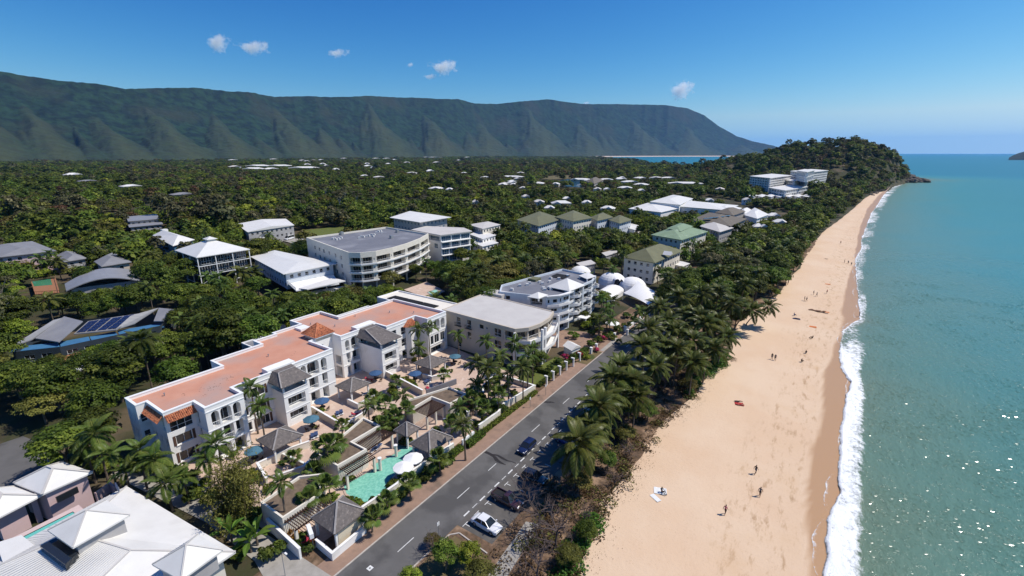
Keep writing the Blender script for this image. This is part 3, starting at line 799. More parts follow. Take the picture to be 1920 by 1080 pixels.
class Bld:
 def __init__(self, name, label, cat, loc, wall, group=None, frame='frame', glass='glass'):
  self.root = thing(name, label, cat, loc, 0, group)
  self.o = Vector(loc)
  self.wallm = wall
  self.w = MB()
  self.frame, self.glass = M[frame], M[glass]
 def put_window(self, A, d, s0, s1, z0, z1, style='t', glass=None):
  w, h = s1 - s0, z1 - z0
  f, p = window_meshes(w, h, style)
  k = (round(w * 20), round(h * 20), style, self.frame.name)
  fm = cached(('wf',) + k, lambda: f.mesh('window', self.frame))
  g = glass or self.glass
  pm = cached(('wp',) + k + (g.name,), lambda: p.mesh('pane', g))
  pos = Vector((A[0] + d[0] * s0, A[1] + d[1] * s0, z0)) - self.o
  wo = link('window', fm, self.root, pos, math.atan2(d[1], d[0]))
  link('pane', pm, wo)
  return wo
 def put_balcony(self, A, d, s0, s1, z0, z1, depth=1.2, rail=.95, arch=0, glassy=False):
  w, h = s1 - s0, z1 - z0
  key = (round(w * 20), round(h * 20), depth, rail, glassy, self.wallm.name)
  def mk():
   b = MB(); e = .004
   b.face([(0, 0, 0), (0, depth, 0), (0, depth, h), (0, 0, h)]); b.face([(w, depth, 0), (w, 0, 0), (w, 0, h), (w, depth, h)])
   b.face([(0, 0, 0), (w, 0, 0), (w, depth, 0), (0, depth, 0)]); b.face([(0, depth, h), (w, depth, h), (w, 0, h), (0, 0, h)])
   b.face([(0, depth, 0), (w, depth, 0), (w, depth, h), (0, depth, h)])
   g = MB()
   n = max(1, round(w / 1.1)); m = .12
   for k in range(n):
    x0, x1 = m + (w - 2 * m) * k / n + .03, m + (w - 2 * m) * (k + 1) / n - .03
    g.face([(x0, depth - .03, .03), (x1, depth - .03, .03), (x1, depth - .03, min(h - .1, 2.3)), (x0, depth - .03, min(h - .1, 2.3))])
   r = MB()
   if rail:
    r.box(0, w, .03, .09, rail - .07, rail); r.box(0, w, .035, .085, .08, .13)
    k = max(2, int(w / .28))
    for q in range(1, k): r.box(w * q / k - .015, w * q / k + .015, .045, .075, .13, rail - .07)
    for q in (0.02, w - .08): r.box(q, q + .06, .03, .09, 0, rail - .07)
   return b.mesh('balcony', self.wallm), g.mesh('pane', self.glass), r.mesh('railing', M['rail']) if rail else None
  bm, gm, rm = cached(('bal',) + key, mk)
  pos = Vector((A[0] + d[0] * s0, A[1] + d[1] * s0, z0)) - self.o
  bo = link('balcony', bm, self.root, pos, math.atan2(d[1], d[0]))
  link('pane', gm, bo)
  if rm: link('railing', rm, bo)
  return bo
 def wall(self, A, B, z0, z1, ops=(), reveal=.15, m=0):
  """wall from A to B, outside on the right hand; ops: (kind, s0, s1, z0, z1)"""
  A, B = Vector((A[0], A[1])), Vector((B[0], B[1]))
  Ld = (B - A).length; d = (B - A) / Ld; n = Vector((-d.y, d.x))
  ss = sorted({0, Ld, *[o[1] for o in ops], *[o[2] for o in ops]}); zs = sorted({z0, z1, *[o[3] for o in ops], *[o[4] for o in ops]})
  q = lambda s, z, y=0: (A.x + d.x * s + n.x * y, A.y + d.y * s + n.y * y, z)
  for a, b in zip(ss, ss[1:]):
   if b - a < 1e-5: continue
   for c, e in zip(zs, zs[1:]):
    if e - c < 1e-5: continue
    cs, cz = (a + b) / 2, (c + e) / 2
    if any(o[1] < cs < o[2] and o[3] < cz < o[4] for o in ops): continue
    self.w.face([q(a, c), q(b, c), q(b, e), q(a, e)], m)
  for o in ops:
   k, s0, s1, c, e = o[:5]
   arch = 'a' in k
   if arch:                                    # round the top corners
    r = min((s1 - s0) / 2, .75)
    for sx, sg in ((s0, 1), (s1, -1)):
     pts = [q(sx, e)]
     arc = [q(sx + sg * r * (1 - math.sin(t)), e - r * (1 - math.cos(t))) for t in np.linspace(0, math.pi / 2, 6)]
     self.w.face([q(sx, e)] + (arc if sg > 0 else arc)[::1] if sg < 0 else [q(sx, e)] + arc[::-1], m)
   if 'w' in k or 's' in k:
    for f in (((s0, c), (s0, e)), ((s1, e), (s1, c)), ((s0, e), (s1, e)), ((s1, c), (s0, c))):
     (sa, za), (sb, zb) = f
     self.w.face([q(sa, za), q(sb, zb), q(sb, zb, reveal), q(sa, za, reveal)], m)
    self.put_window(A, d, s0, s1, c, e, 's' if 's' in k else 't')
   elif 'd' in k:
    self.put_balcony(A, d, s0, s1, c, e, 1.6, 0)
   else:
    self.put_balcony(A, d, s0, s1, c, e, o[5] if len(o) > 5 else 1.2)
 def walls(self, poly, z0, z1, skip=()):
  for k in range(len(poly)):
   if k not in skip: self.wall(poly[k], poly[(k + 1) % len(poly)], z0, z1)
 def done(self, name='wall', mats=None):
  return self.w.build(name, mats or self.wallm, self.root)
 def part(self, name, mb, mt, parent=None, smooth=False):
  return mb.build(name, mt, parent or self.root, smooth)

def hip(mb, x0, x1, y0, y1, z, rise, over=.5, m=0, ridge=None, thick=.12):
 """hip roof over a rectangle, eaves at z"""
 x0, x1, y0, y1 = x0 - over, x1 + over, y0 - over, y1 + over
 w, d = x1 - x0, y1 - y0
 if w >= d: r0, r1 = (x0 + d / 2, (y0 + y1) / 2), (x1 - d / 2, (y0 + y1) / 2)
 else: r0, r1 = ((x0 + x1) / 2, y0 + w / 2), ((x0 + x1) / 2, y1 - w / 2)
 a, b, c, e = (x0, y0, z), (x1, y0, z), (x1, y1, z), (x0, y1, z)
 p, q = (*r0, z + rise), (*r1, z + rise)
 if abs(w - d) < .05: fs = [[a, b, p], [b, c, p], [c, e, p], [e, a, p]]
 elif w > d: fs = [[a, b, q, p], [b, c, q], [c, e, p, q], [e, a, p]]
 else: fs = [[a, b, p], [b, c, q, p], [c, e, q], [e, a, p, q]]
 for f in fs: mb.face(f, m)
 mb.prism([(x0, y0), (x1, y0), (x1, y1), (x0, y1)], z - thick, z - .001, m, top=False, bottom=True)
 return p, q
def rot_pts(mb, cx, cy, ang):
 c, s = math.cos(ang), math.sin(ang)
 mb.v = [(cx + (x - cx) * c - (y - cy) * s, cy + (x - cx) * s + (y - cy) * c, z) for x, y, z in mb.v]

# ---------------------------------------------------------------- the pink-roofed resort apartments
hero = Bld('apartment_building', 'long white apartment building with a flat pink roof, arched balconies and a tiled turret', 'apartment building', (-88, 55, 0), M['white'])
HP = [(-93.9, 22.5), (-89.5, 22.5), (-89.5, 24), (-83.1, 24), (-83.1, 28.4), (-79.2, 28.4), (-79.2, 34.6), (-82.8, 34.6), (-82.8, 55), (-90.5, 55), (-90.5, 60.4), (-87.3, 60.4), (-87.3, 70.4),
      (-83.5, 70.4), (-83.5, 79.8), (-79.3, 79.8), (-79.3, 86.8), (-99, 86.8), (-99, 68.6), (-106.5, 68.6), (-106.5, 60), (-102.2, 60), (-102.2, 53), (-101, 53), (-101, 48), (-97.8, 48), (-97.8, 37.8), (-93.5, 37.8)]
PT = 10.3
arch3 = [('a', .75, 1.95, 6.3, 9.15), ('a', 2.2, 3.9, 6.2, 9.3), ('a', 4.2, 5.45, 6.2, 9.15), ('b', .8, 1.95, 3.3, 5.75), ('b', 2.25, 3.85, 3.2, 5.8), ('b', 4.25, 5.45, 3.2, 5.8), ('d', .8, 3.0, .1, 2.6), ('d', 3.6, 5.45, .1, 2.6)]
OPS = {
 0: [('w', .5, 1.1, 6.7, 8.6), ('w', 2.3, 2.9, 6.7, 8.6), ('w', .5, 1.1, 3.6, 5.4), ('w', 2.3, 2.9, 3.6, 5.4), ('w', .5, 1.1, .6, 2.4), ('w', 2.3, 2.9, .6, 2.4)],
 1: [('w', .35, 1.25, 7.0, 8.5), ('w', .35, 1.25, 3.9, 5.4), ('w', .35, 1.25, .9, 2.3)],
 2: [('w', 1.2, 1.9, 3.9, 5.3), ('w', 3.4, 4.0, 3.9, 5.3), ('w', 1.2, 1.9, .9, 2.3), ('w', 3.4, 4.0, .9, 2.3), ('w', 5.2, 5.9, 6.9, 8.6), ('w', 5.2, 5.9, 3.8, 5.4)],
 3: [('w', .55, 3.85, 6.5, 8.6), ('s', 1.0, 3.4, 3.9, 5.6), ('s', 1.0, 3.4, .8, 2.5)],
 4: [('w', .6, 1.3, 6.6, 8.9), ('w', .6, 1.3, 3.5, 5.8), ('w', .6, 1.3, .5, 2.7)],
 5: arch3,
 7: [('s', .6, 2.0, 6.9, 8.5), ('s', .6, 2.0, 3.8, 5.5), ('s', .6, 2.2, .7, 2.4), ('s', 3.0, 5.4, 3.6, 5.6), ('s', 3.0, 5.4, 6.8, 8.6), ('s', 3.0, 5.6, .7, 2.5),
     ('a', 12.9, 14.0, 6.3, 9.1), ('a', 14.3, 16.9, 6.2, 9.35), ('a', 17.4, 18.7, 6.2, 9.15), ('b', 14.4, 16.4, 3.2, 5.8), ('b', 17.4, 18.6, 3.2, 5.8), ('d', 14.4, 16.4, .1, 2.6), ('d', 17.2, 18.6, .1, 2.6), ('b', 12.7, 13.9, 3.2, 5.8)],
 9: [('w', 2.2, 3.0, 6.9, 8.6), ('w', 2.2, 3.0, 3.7, 5.4)],
 10: [('d', .5, 2.6, 3.1, 5.3), ('d', .5, 2.6, .1, 2.6)],
 11: [('a', 1.0, 2.1, 6.3, 8.9), ('a', 2.6, 4.7, 6.2, 9.2), ('a', 5.3, 6.8, 6.2, 9.05), ('b', 1.0, 2.1, 3.2, 5.7), ('b', 2.7, 4.7, 3.2, 5.8), ('b', 5.4, 6.6, 3.2, 5.8), ('d', 1.0, 2.1, .1, 2.5), ('d', 2.7, 4.7, .1, 2.6), ('d', 5.4, 6.6, .1, 2.6)],
 13: [('s', .5, 2.9, 6.7, 8.7), ('s', .5, 2.9, 3.6, 5.6), ('d', .5, 2.9, .1, 2.5), ('w', 4.4, 6.8, 6.7, 8.7), ('w', 4.4, 6.8, 3.6, 5.6), ('d', 4.4, 6.8, .1, 2.5), ('w', 7.6, 8.8, 3.6, 5.6)],
 15: [('a', .9, 1.9, 6.3, 8.8), ('a', 2.3, 4.4, 6.2, 9.2), ('a', 4.8, 6.3, 6.2, 9.05), ('s', .9, 1.9, 3.0, 5.3), ('s', 2.3, 3.9, 3.0, 5.3), ('s', 4.5, 6.0, 3.0, 5.3), ('d', .8, 6.2, .1, 2.2)],
 16: [('w', 3, 4.2, 6.7, 8.4), ('w', 9, 10.2, 6.7, 8.4), ('w', 3, 4.2, 3.6, 5.4), ('w', 9, 10.2, 3.6, 5.4)],
 18: [], 27: []}
for k in (17, 19, 21, 23, 25, 27):
 L_ = (Vector(HP[(k + 1) % 28]) - Vector(HP[k])).length
 if L_ > 4: OPS[k] = [('w', 1 + q * 3.2, 2.4 + q * 3.2, z, z + 1.6) for q in range(int((L_ - 1) / 3.2)) for z in (.9, 3.9, 6.9)]
for k in range(28):
 hero.wall(HP[k], HP[(k + 1) % 28], -.3, PT, OPS.get(k, []))
inner = offset(HP, .32)
hero.w.ring(HP, inner, PT)
for k in range(28):
 a, b = inner[k], inner[(k + 1) % 28]
 hero.w.face([(b[0], b[1], 9.7), (a[0], a[1], 9.7), (a[0], a[1], PT), (b[0], b[1], PT)])
hero.done('wall')
mb = MB(); mb.face([(x, y, 9.72) for x, y in offset(HP, .30)]); hero.part('roof', mb, M['deck_pink'])
# white coping, string courses
mb = MB()
o1, i1 = offset(HP, -.06), offset(HP, .38)
mb.ring(o1, i1, PT + .09)
for P_, sg in ((o1, 1), (i1, -1)):
 for k in range(28):
  a, b = P_[k], P_[(k + 1) % 28]
  if sg < 0: a, b = b, a
  mb.face([(a[0], a[1], PT - .08), (b[0], b[1], PT - .08), (b[0], b[1], PT + .09), (a[0], a[1], PT + .09)])
hero.part('coping', mb, M['frame'])
for (a, b) in ((4, 5), (5, 6), (7, 8), (11, 12), (15, 16), (13, 14)):
 for z in (2.85, 5.92, 9.42 if a != 13 else 9.6):
  A, B = Vector(HP[a]), Vector(HP[b]); d = (B - A).normalized(); n = Vector((d.y, -d.x)) * .045
  s = MB(); s.bar((A.x + n.x, A.y + n.y, z), (B.x + n.x, B.y + n.y, z), .085, .14); hero.part('string_course', s, M['frame'])
# brown shutters beside windows
for (A, d, s, z, h) in (((-83.1, 24), 1, .58, 3.85, 1.8), ((-83.1, 24), 1, 3.45, 3.85, 1.8), ((-83.1, 24), 1, .58, .75, 1.8), ((-83.1, 24), 1, 3.45, .75, 1.8), ((-82.8, 34.6), 1, 5.45, 6.75, 1.9), ((-82.8, 34.6), 1, 5.45, 3.55, 2.1), ((-82.8, 34.6), 1, 2.6, 3.55, 2.1), ((-82.8, 34.6), 1, 5.65, .65, 1.9), ((-82.8, 34.6), 1, 2.65, .65, 1.9)):
 s_ = MB(); y0 = A[1] + s
 s_.box(A[0], A[0] + .06, y0, y0 + .4, z, z + h)
 for q in range(8): s_.box(A[0] + .06, A[0] + .08, y0 + .05, y0 + .35, z + h * (q + .25) / 8.2, z + h * (q + .75) / 8.2)
 hero.part('shutter', s_, M['shutter'])
# tiled window hoods: each hood has rows of barrel tiles
def tile_slope(root, a, b, c, d, nrow, ncol, lift=.05, name='tile_hood', rad=.09):
 """a-b eave (left to right seen from outside), d-c top edge; barrel tiles run from top to eave"""
 a, b, c, d = map(Vector, (a, b, c, d))
 base = MB(); base.face([a, b, c, d]); base.face([d, c, b, a])
 n = (b - a).cross(d - a).normalized()
 for k in range(ncol):
  t = (k + .5) / ncol
  e0, e1 = a.lerp(b, t), d.lerp(c, t)
  s = (b - a).normalized() * rad
  pr = [(-1, 0), (-.6, .75), (0, 1), (.6, .75), (1, 0)]
  for r in range(nrow):
   p0, p1 = e0.lerp(e1, r / nrow), e0.lerp(e1, (r + 1) / nrow)
   q0 = [p0 + s * x * 1.0 + n * (z * rad + lift * .8) for x, z in pr]; q1 = [p1 + s * x * .85 + n * (z * rad * .85 + .005) for x, z in pr]
   for j in range(4): base.face([q0[j], q0[j + 1], q1[j + 1], q1[j]])
 return base.build(name, M['tile'], root)
tile_slope(hero.root, (-82.0, 24.1, 8.75), (-82.0, 28.35, 8.75), (-83.06, 28.35, 9.75), (-83.06, 24.1, 9.75), 4, 15)
tile_slope(hero.root, (-89.3, 23.05, 8.75), (-83.2, 23.05, 8.75), (-83.2, 23.96, 9.75), (-89.3, 23.96, 9.75), 4, 20)
# bay with its own tiled half hip in the recess of the north wing
mb = MB(); mb.prism([(-83.5, 76.2), (-82.1, 76.8), (-82.1, 78.6), (-83.5, 79.2)], -.2, 8.55, 0); hero.part('bay_window', mb, M['white'])
for f in (((-81.7, 76.5, 8.55), (-81.7, 78.9, 8.55), (-83.45, 78.4, 10.05), (-83.45, 77.4, 10.05)), ((-83.5, 75.5, 8.55), (-81.7, 76.5, 8.55), (-83.45, 77.4, 10.05), (-83.47, 77.3, 10.05)), ((-81.7, 78.9, 8.55), (-83.5, 79.7, 8.55), (-83.47, 78.5, 10.05), (-83.45, 78.4, 10.05))):
 tile_slope(hero.root, *f, 5, 8)
# turret with pyramid of terracotta tiles
mb = MB(); mb.prism([(-94.6, 56.4), (-90.48, 56.4), (-90.48, 60.3), (-94.6, 60.3)], 9.7, 10.75, 0); hero.part('turret', mb, M['cream'])
ap = (-92.6, 58.4, 13.0); cs = [(-95.3, 55.9, 10.7), (-90.0, 55.9, 10.7), (-90.0, 60.9, 10.7), (-95.3, 60.9, 10.7)]
for k in range(4):
 a, b = Vector(cs[k]), Vector(cs[(k + 1) % 4])
 tile_slope(hero.root, a, b, Vector(ap) + (b - a) * .02, Vector(ap) - (b - a) * .02, 9, 17, name='turret_roof', rad=.12)
 rb = MB(); rb.tube([a + Vector((0, 0, .1)), Vector(ap) + Vector((0, 0, .12))], .11, 6); hero.part('hip_cap', rb, M['tile'])
mb = MB(); mb.prism([(c[0], c[1]) for c in cs], 10.55, 10.68, 0, bottom=True); hero.part('turret_eave', mb, M['frame'])
# balcony blocks with slate canopies
def block(x0, x1, y0, y1, top, pent, ew):
 mb = MB()
 A, B = (x1, y0), (x1, y1)
 sub = Bld.__new__(Bld); sub.root, sub.o, sub.wallm, sub.w, sub.frame, sub.glass = hero.root, hero.o, M['white'], MB(), M['frame'], M['glass']
 L_ = y1 - y0
 sub.wall((x0, y0), A, -.2, top)
 sub.wall(A, B, -.2, top, [('b', .75, L_ - .75, 3.65, 5.85), ('b', .75, L_ - .75, .85, 2.85)])
 sub.wall(B, (x0, y1), -.2, top)
 sub.w.face([(x0, y0, top - .9), (x1, y0, top - .9), (x1, y1, top - .9), (x0, y1, top - .9)])
 for a, b in ((A, B), ((x0, y0), A), (B, (x0, y1))):
  sub.w.bar((*a, top), (*b, top), .22, .16)
 for y in (y0 + .25, y1 - .25): sub.w.box(x1 - .4, x1 - .1, y - .15, y + .15, top, 8.75)
 for z in (3.25, 6.3): sub.w.bar((x1 + .04, y0, z), (x1 + .04, y1, z), .085, .12)
 sub.done('balcony_block')
 c = MB()
 e = [(x0 - .1, y0 - .55, 8.75), (x1 + .75, y0 - .55, 8.75), (x1 + .75, y1 + .55, 8.75), (x0 - .1, y1 + .55, 8.75)]
 t = [(x0 - .1, y0 + .5, 10.45), (x0 + 1.6, y0 + .9, 10.45), (x0 + 1.6, y1 - .9, 10.45), (x0 - .1, y1 - .5, 10.45)]
 for k in (0, 1, 2): c.face([e[k], e[k + 1], t[k + 1], t[k]])
 c.face(t); c.prism([p[:2] for p in e], 8.6, 8.74, 0, top=False, bottom=True)
 co = c.build('canopy_roof', M['shingle'], hero.root)
 cap = MB()
 for k in (1, 2): cap.bar(Vector(e[k]) + Vector((0, 0, .04)), Vector(t[k]) + Vector((0, 0, .04)), .22, .06)
 cap.bar(Vector(t[1]) + Vector((0, 0, .03)), Vector(t[2]) + Vector((0, 0, .03)), .25, .06)
 cap.build('ridge_cap', M['shingle_cap'], hero.root)
 # raised white parapet behind the canopy
 w = MB(); w.box(x0 - 2.2, x0 - .12, y0 - .2, y1 + .3, 9.73, 10.75); w.build('roof_upstand', M['white'], hero.root)
block(-82.8, -78.9, 41.3, 46.3, 7.2, 0, 0)
block(-87.3, -79.6, 65.2, 70.2, 7.2, 0, 0)
# lower grey roofs behind, skylight hatch, roof litter and vents
for x0, x1, y0, y1, z in ((-98.0, -93.6, 33.2, 37.7, 7.6), (-101.5, -97.9, 42.5, 47.9, 7.6), (-107, -101.1, 48.2, 52.9, 8.2), (-108, -102.3, 54.0, 59.9, 7.7), (-107.5, -99.1, 69.0, 84.5, 7.2)):
 mb = MB(); mb.box(x0, x1, y0, y1, -.2, z); mb.ring([(x0, y0), (x1, y0), (x1, y1), (x0, y1)], [(x0 + .25, y0 + .25), (x1 - .25, y0 + .25), (x1 - .25, y1 - .25), (x0 + .25, y1 - .25)], z + .24, 1)
 for p in (0, .25):
  mb.prism([(x0 + p, y0 + p), (x1 - p, y0 + p), (x1 - p, y1 - p), (x0 + p, y1 - p)], z, z + .24, 1, top=False)
 hero.part('lower_roof', mb, [M['greyroof'], M['white']])
mb = MB(); mb.box(-101.4, -98.8, 58.0, 60.4, 9.72, 10.25); hero.part('roof_hatch', mb, M['frame'])
random.seed(3)
mb = MB()
for cx, cy, n_, r_ in ((-86.8, 33.0, 26, 1.9), (-88.2, 36.4, 16, 1.6), (-88.5, 29, 5, .5), (-88, 50, 4, 1)):
 for k in range(n_):
  x, y, s, a = cx + random.gauss(0, r_ * .5), cy + random.gauss(0, r_ * .5), random.uniform(.05, .18), random.uniform(0, 3)
  mb.face([(x + s * math.cos(a + q * 1.57) * (1 if q % 2 else .5), y + s * math.sin(a + q * 1.57) * (1 if q % 2 else .5), 9.74) for q in range(4)])
lt = mb.build('roof_litter', mat('dead_leaves', (.09, .04, .025), (.14, .06, .03), 3), hero.root); lt['kind'] = 'stuff'
for x, y in ((-95, 64.5), (-86.5, 82.3), (-92, 79), (-101, 62), (-97, 72), (-90.5, 27), (-91.5, 46)):
 mb = MB(); mb.disc((x, y), .09, 9.72, 10.2, 8); mb.disc((x, y), .16, 10.2, 10.27, 8); hero.part('vent_pipe', mb, M['metal'])
# roof sheds of solar absorber mats on the building north of it
sw = Bld('service_building', 'low white flat roofed annex with black solar heating mats on top', 'annex', (-95, 93, 0), M['offwhite'])
sp = [(-108, 88.4), (-84, 88.4), (-84, 97), (-108, 97)]
sw.walls(sp, 0, 8.6); sw.w.face([(x, y, 8.6) for x, y in sp]); sw.done()
mb = MB()
for p, z in ((0, 8.95), (.3, 8.95)): mb.prism(offset(sp, p), 8.6, z, 0, top=False)
mb.ring(sp, offset(sp, .3), 8.95); sw.part('parapet', mb, M['white'])
for k in range(3):
 mb = MB(); mb.box(-105 + 6 * k, -99.3 + 6 * k, 89.6, 92.8, 8.7, 8.82); sw.part('solar_mat', mb, M['black'])

# satellite dish behind the roof
t = thing('satellite_dish', 'weathered satellite dish on a mast behind the pink roof', 'satellite dish', (-104.5, 57, 7.7))
mb = MB(); mb.tube([(-104.5, 57, 7.7), (-104.5, 57, 9.2)], .07, 6); mb.build('mast', M['metal'], t)
mb = MB()
for k in range(16):
 a0, a1 = 2 * math.pi * k / 16, 2 * math.pi * (k + 1) / 16
 for r0, r1 in ((0, .6), (.6, 1.2)):
  f = lambda r, a: (-104.5 + r * math.cos(a), 57 - .28 * r * r + r * math.sin(a) * .4 + .3, 9.5 + r * math.sin(a) * .9)
  mb.face([f(r0, a0), f(r1, a0), f(r1, a1), f(r0, a1)])
mb.build('dish', mat('rusty_dish', (.30, .19, .16), (.38, .27, .23), 2), t)

# ---------------------------------------------------------------- the resort garden
sheet('terrace_paving', [(-82.6, 24.6), (-58, 25), (-49.5, 26.5), (-49, 57), (-48.5, 83), (-79.2, 88), (-90, 88), (-90, 24.6)], .07, M['paving'])
# swimming pool: a sunk basin, tiled bottom and a sheet of water
pool = [tuple(at(x, y, .1)[:2]) for x, y in [(650, 926), (694, 956), (706, 950), (728, 920), (724, 908), (741, 890), (776, 850), (786, 843), (770, 838), (748, 832), (737, 838), (752, 845), (701, 871), (706, 877), (644, 911)]]
pt = thing('swimming_pool', 'long turquoise swimming pool between the pergolas and the street wall', 'swimming pool', (-53, 42, 0))
mb = MB(); mb.face([(x, y, .085) for x, y in pool]); mb.build('basin', M['poolwater'], pt)
pw = bpy.data.materials.new('pool_surface'); pw.use_nodes = True
N, L = pw.node_tree.nodes, pw.node_tree.links; N.clear()
o_ = N.new('ShaderNodeOutputMaterial'); gl = N.new('ShaderNodeBsdfGlossy'); tr = N.new('ShaderNodeBsdfTransparent'); mx = N.new('ShaderNodeMixShader'); fr = N.new('ShaderNodeFresnel'); fr.inputs[0].default_value = 1.33
gl.inputs['Roughness'].default_value = .08; tr.inputs[0].default_value = (.86, .97, .95, 1)
tcx = N.new('ShaderNodeTexCoord'); nx = N.new('ShaderNodeTexNoise'); nx.inputs['Scale'].default_value = 2.5; bx = N.new('ShaderNodeBump'); bx.inputs['Distance'].default_value = .06
L.new(tcx.outputs['Object'], nx.inputs['Vector']); L.new(nx.outputs['Fac'], bx.inputs['Height']); L.new(bx.outputs[0], gl.inputs['Normal']); L.new(bx.outputs[0], fr.inputs['Normal'])
L.new(fr.outputs[0], mx.inputs[0]); L.new(tr.outputs[0], mx.inputs[1]); L.new(gl.outputs[0], mx.inputs[2]); L.new(mx.outputs[0], o_.inputs[0])
mb = MB(); mb.face([(x, y, .13) for x, y in pool]); mb.build('water', pw, pt)
mb = MB(); op = offset(pool, -.3); mb.ring(op, pool, .16); mb.prism(op, .03, .16, 0, top=False)
for k in range(len(pool)):
 a, b = pool[k], pool[(k + 1) % len(pool)]
 mb.face([(b[0], b[1], .08), (a[0], a[1], .08), (a[0], a[1], .16), (b[0], b[1], .16)])
mb.build('pool_edge', mat('pool_coping', (.50, .38, .31), (.42, .32, .26), 2), pt)

# shingled garden pavilions
def gazebo(label, x0, x1, y0, y1, eave, rise, walls=(), name='garden_pavilion', post='white'):
 cx, cy = (x0 + x1) / 2, (y0 + y1) / 2
 t = thing(name, label, 'pavilion', (cx, cy, .05), 0, 'shingled pavilions of the resort')
 mb = MB(); p, q = hip(mb, x0, x1, y0, y1, eave, rise, 0, thick=.18)
 ro = mb.build('roof', M['shingle'], t)
 c = MB(); up = Vector((0, 0, .05))
 for (cxx, cyy), top in (((x0, y0), None), ((x1, y0), None), ((x1, y1), None), ((x0, y1), None)):
  pt_ = p if (Vector(p[:2]) - Vector((cxx, cyy))).length < (Vector(q[:2]) - Vector((cxx, cyy))).length else q
  c.bar(Vector((cxx, cyy, eave)) + up, Vector(pt_) + up, .24, .07)
 if (Vector(p) - Vector(q)).length > .2: c.bar(Vector(p) + up, Vector(q) + up, .26, .08)
 c.build('ridge_cap', M['shingle_cap'], ro, origin=(cx, cy, .05))
 for x, y in ((x0 + .45, y0 + .45), (x1 - .45, y0 + .45), (x1 - .45, y1 - .45), (x0 + .45, y1 - .45)):
  b = MB(); b.box(x - .14, x + .14, y - .14, y + .14, .05, eave - .05); b.build('post', M[post], t)
 for w in walls:
  b = MB(); b.box(*w[:6]); b.build('low_wall' if w[5] < 1.6 else 'screen_wall', M[w[6] if len(w) > 6 else 'offwhite'], t)
 return t
gazebo('grey shingled pavilion at the street corner beside the bougainvillea', -51.6, -46.5, 28.2, 33.4, 2.95, 2.1, [(-51.1, -46.9, 32.85, 33.0, .05, 2.7, 'cream'), (-46.98, -46.86, 28.9, 32.8, .05, 2.6, 'cream')])
gazebo('large grey shingled pavilion reaching over the far end of the pool', -53.0, -48.2, 47.6, 53.2, 2.9, 1.9)
gazebo('small square shingled pavilion at the head of the pool', -58.3, -54.9, 48.9, 52.2, 2.8, 1.5, [(-57.9, -57.7, 49.3, 51.8, .05, 2.5, 'cream')])
gazebo('shingled pavilion on the terrace nearest the bamboo clump', -75.4, -70.2, 33.7, 39.2, 2.9, 1.7)
gazebo('shingled pavilion on the terrace with two pairs of loungers', -81.0, -75.8, 53.4, 58.5, 2.9, 1.6)
gazebo('shingled pavilion on the terrace farthest along the pink roofed building', -75.3, -69.9, 70.6, 76.3, 2.9, 1.6)
gazebo('little shingled roof over the gate beside the street sign wall', -51.5, -49.3, 57.2, 60.0, 2.2, 1.0)

# flat gravel-roofed rooms with cream parapets
def gravel_room(label, poly, top, base=.05):
 cx, cy = sum(p[0] for p in poly) / len(poly), sum(p[1] for p in poly) / len(poly)
 t = thing('garden_room', label, 'pavilion', (cx, cy, base), 0, 'gravel roofed garden rooms')
 mb = MB(); mb.prism(poly, base, top, 0, top=False); inn = offset(poly, .28); mb.ring(poly, inn, top)
 n = len(poly)
 for k in range(n):
  a, b = inn[k], inn[(k + 1) % n]
  mb.face([(b[0], b[1], top - .4), (a[0], a[1], top - .4), (a[0], a[1], top), (b[0], b[1], top)])
 mb.build('wall', M['offwhite'], t)
 mb = MB(); mb.face([(x, y, top - .38) for x, y in offset(poly, .26)]); mb.build('roof', M['gravel'], t)
 return t
gravel_room('gravel roofed garden room with pergola beside the pool', [(-57.2, 36.6), (-56.9, 42.0), (-60.6, 42.0), (-60.6, 48.0), (-65.2, 48.0), (-63.6, 42.0), (-63, 36.6)], 3.6)
gravel_room('gravel roofed garden room behind the striped pergola', [(-60, 55.3), (-60, 60.5), (-55.2, 60.5), (-55.0, 65.4), (-60, 65.6), (-63.4, 56.5)], 3.6)
gravel_room('gravel roofed garden room by the driveway palms', [(-59.6, 25.8), (-54.2, 25.8), (-54.2, 31.0), (-57.6, 34.6), (-60.2, 32)], 3.4)
# pergolas: every slat its own piece
def pergola(label, A, B, width, z, n, side, posts):
 """beams from A to B, slats across towards `side`"""
 A, B = Vector((*A, 0)), Vector((*B, 0)); d = (B - A).normalized(); s = Vector((d.y, -d.x, 0)) * side
 t = thing('pergola', label, 'pergola', (A.x, A.y, .05), 0, 'dark timber pergolas')
 for f in (.08, width - .1):
  mb = MB(); a = A + s * f; b = B + s * f; mb.bar((a.x, a.y, z - .16), (b.x, b.y, z - .16), .12, .2); mb.build('beam', M['timber'], t)
 sm = MB(); sm.bar((0, 0, 0), tuple(s * (width + .5)), .07, .13); me = sm.mesh('slat', M['timber'])
 for k in range(n):
  p = A.lerp(B, (k + .5) / n) - s * .25
  link('slat', me, t, (p.x - A.x, p.y - A.y, z))
 for f, w in posts:
  p = A.lerp(B, f) + s * w
  mb = MB(); mb.box(p.x - .17, p.x + .17, p.y - .17, p.y + .17, .05, z - .25); mb.build('post', M['offwhite'], t)
 return t
pergola('dark slatted pergola along the poolside', (-57.0, 36.7), (-56.8, 42.0), 2.0, 3.0, 17, 1, [(.02, 1.7), (.98, 1.7)])
pergola('dark slatted pergola between two pool columns', (-60.4, 42.2), (-60.4, 48.0), 3.0, 3.0, 19, 1, [(.98, 2.8), (.03, 2.8)])
pergola('dark slatted pergola throwing striped shade on the paving', (-60, 55.4), (-60, 60.4), 3.6, 3.0, 16, 1, [(.05, 3.3), (.95, 3.3), (.5, 3.4)])
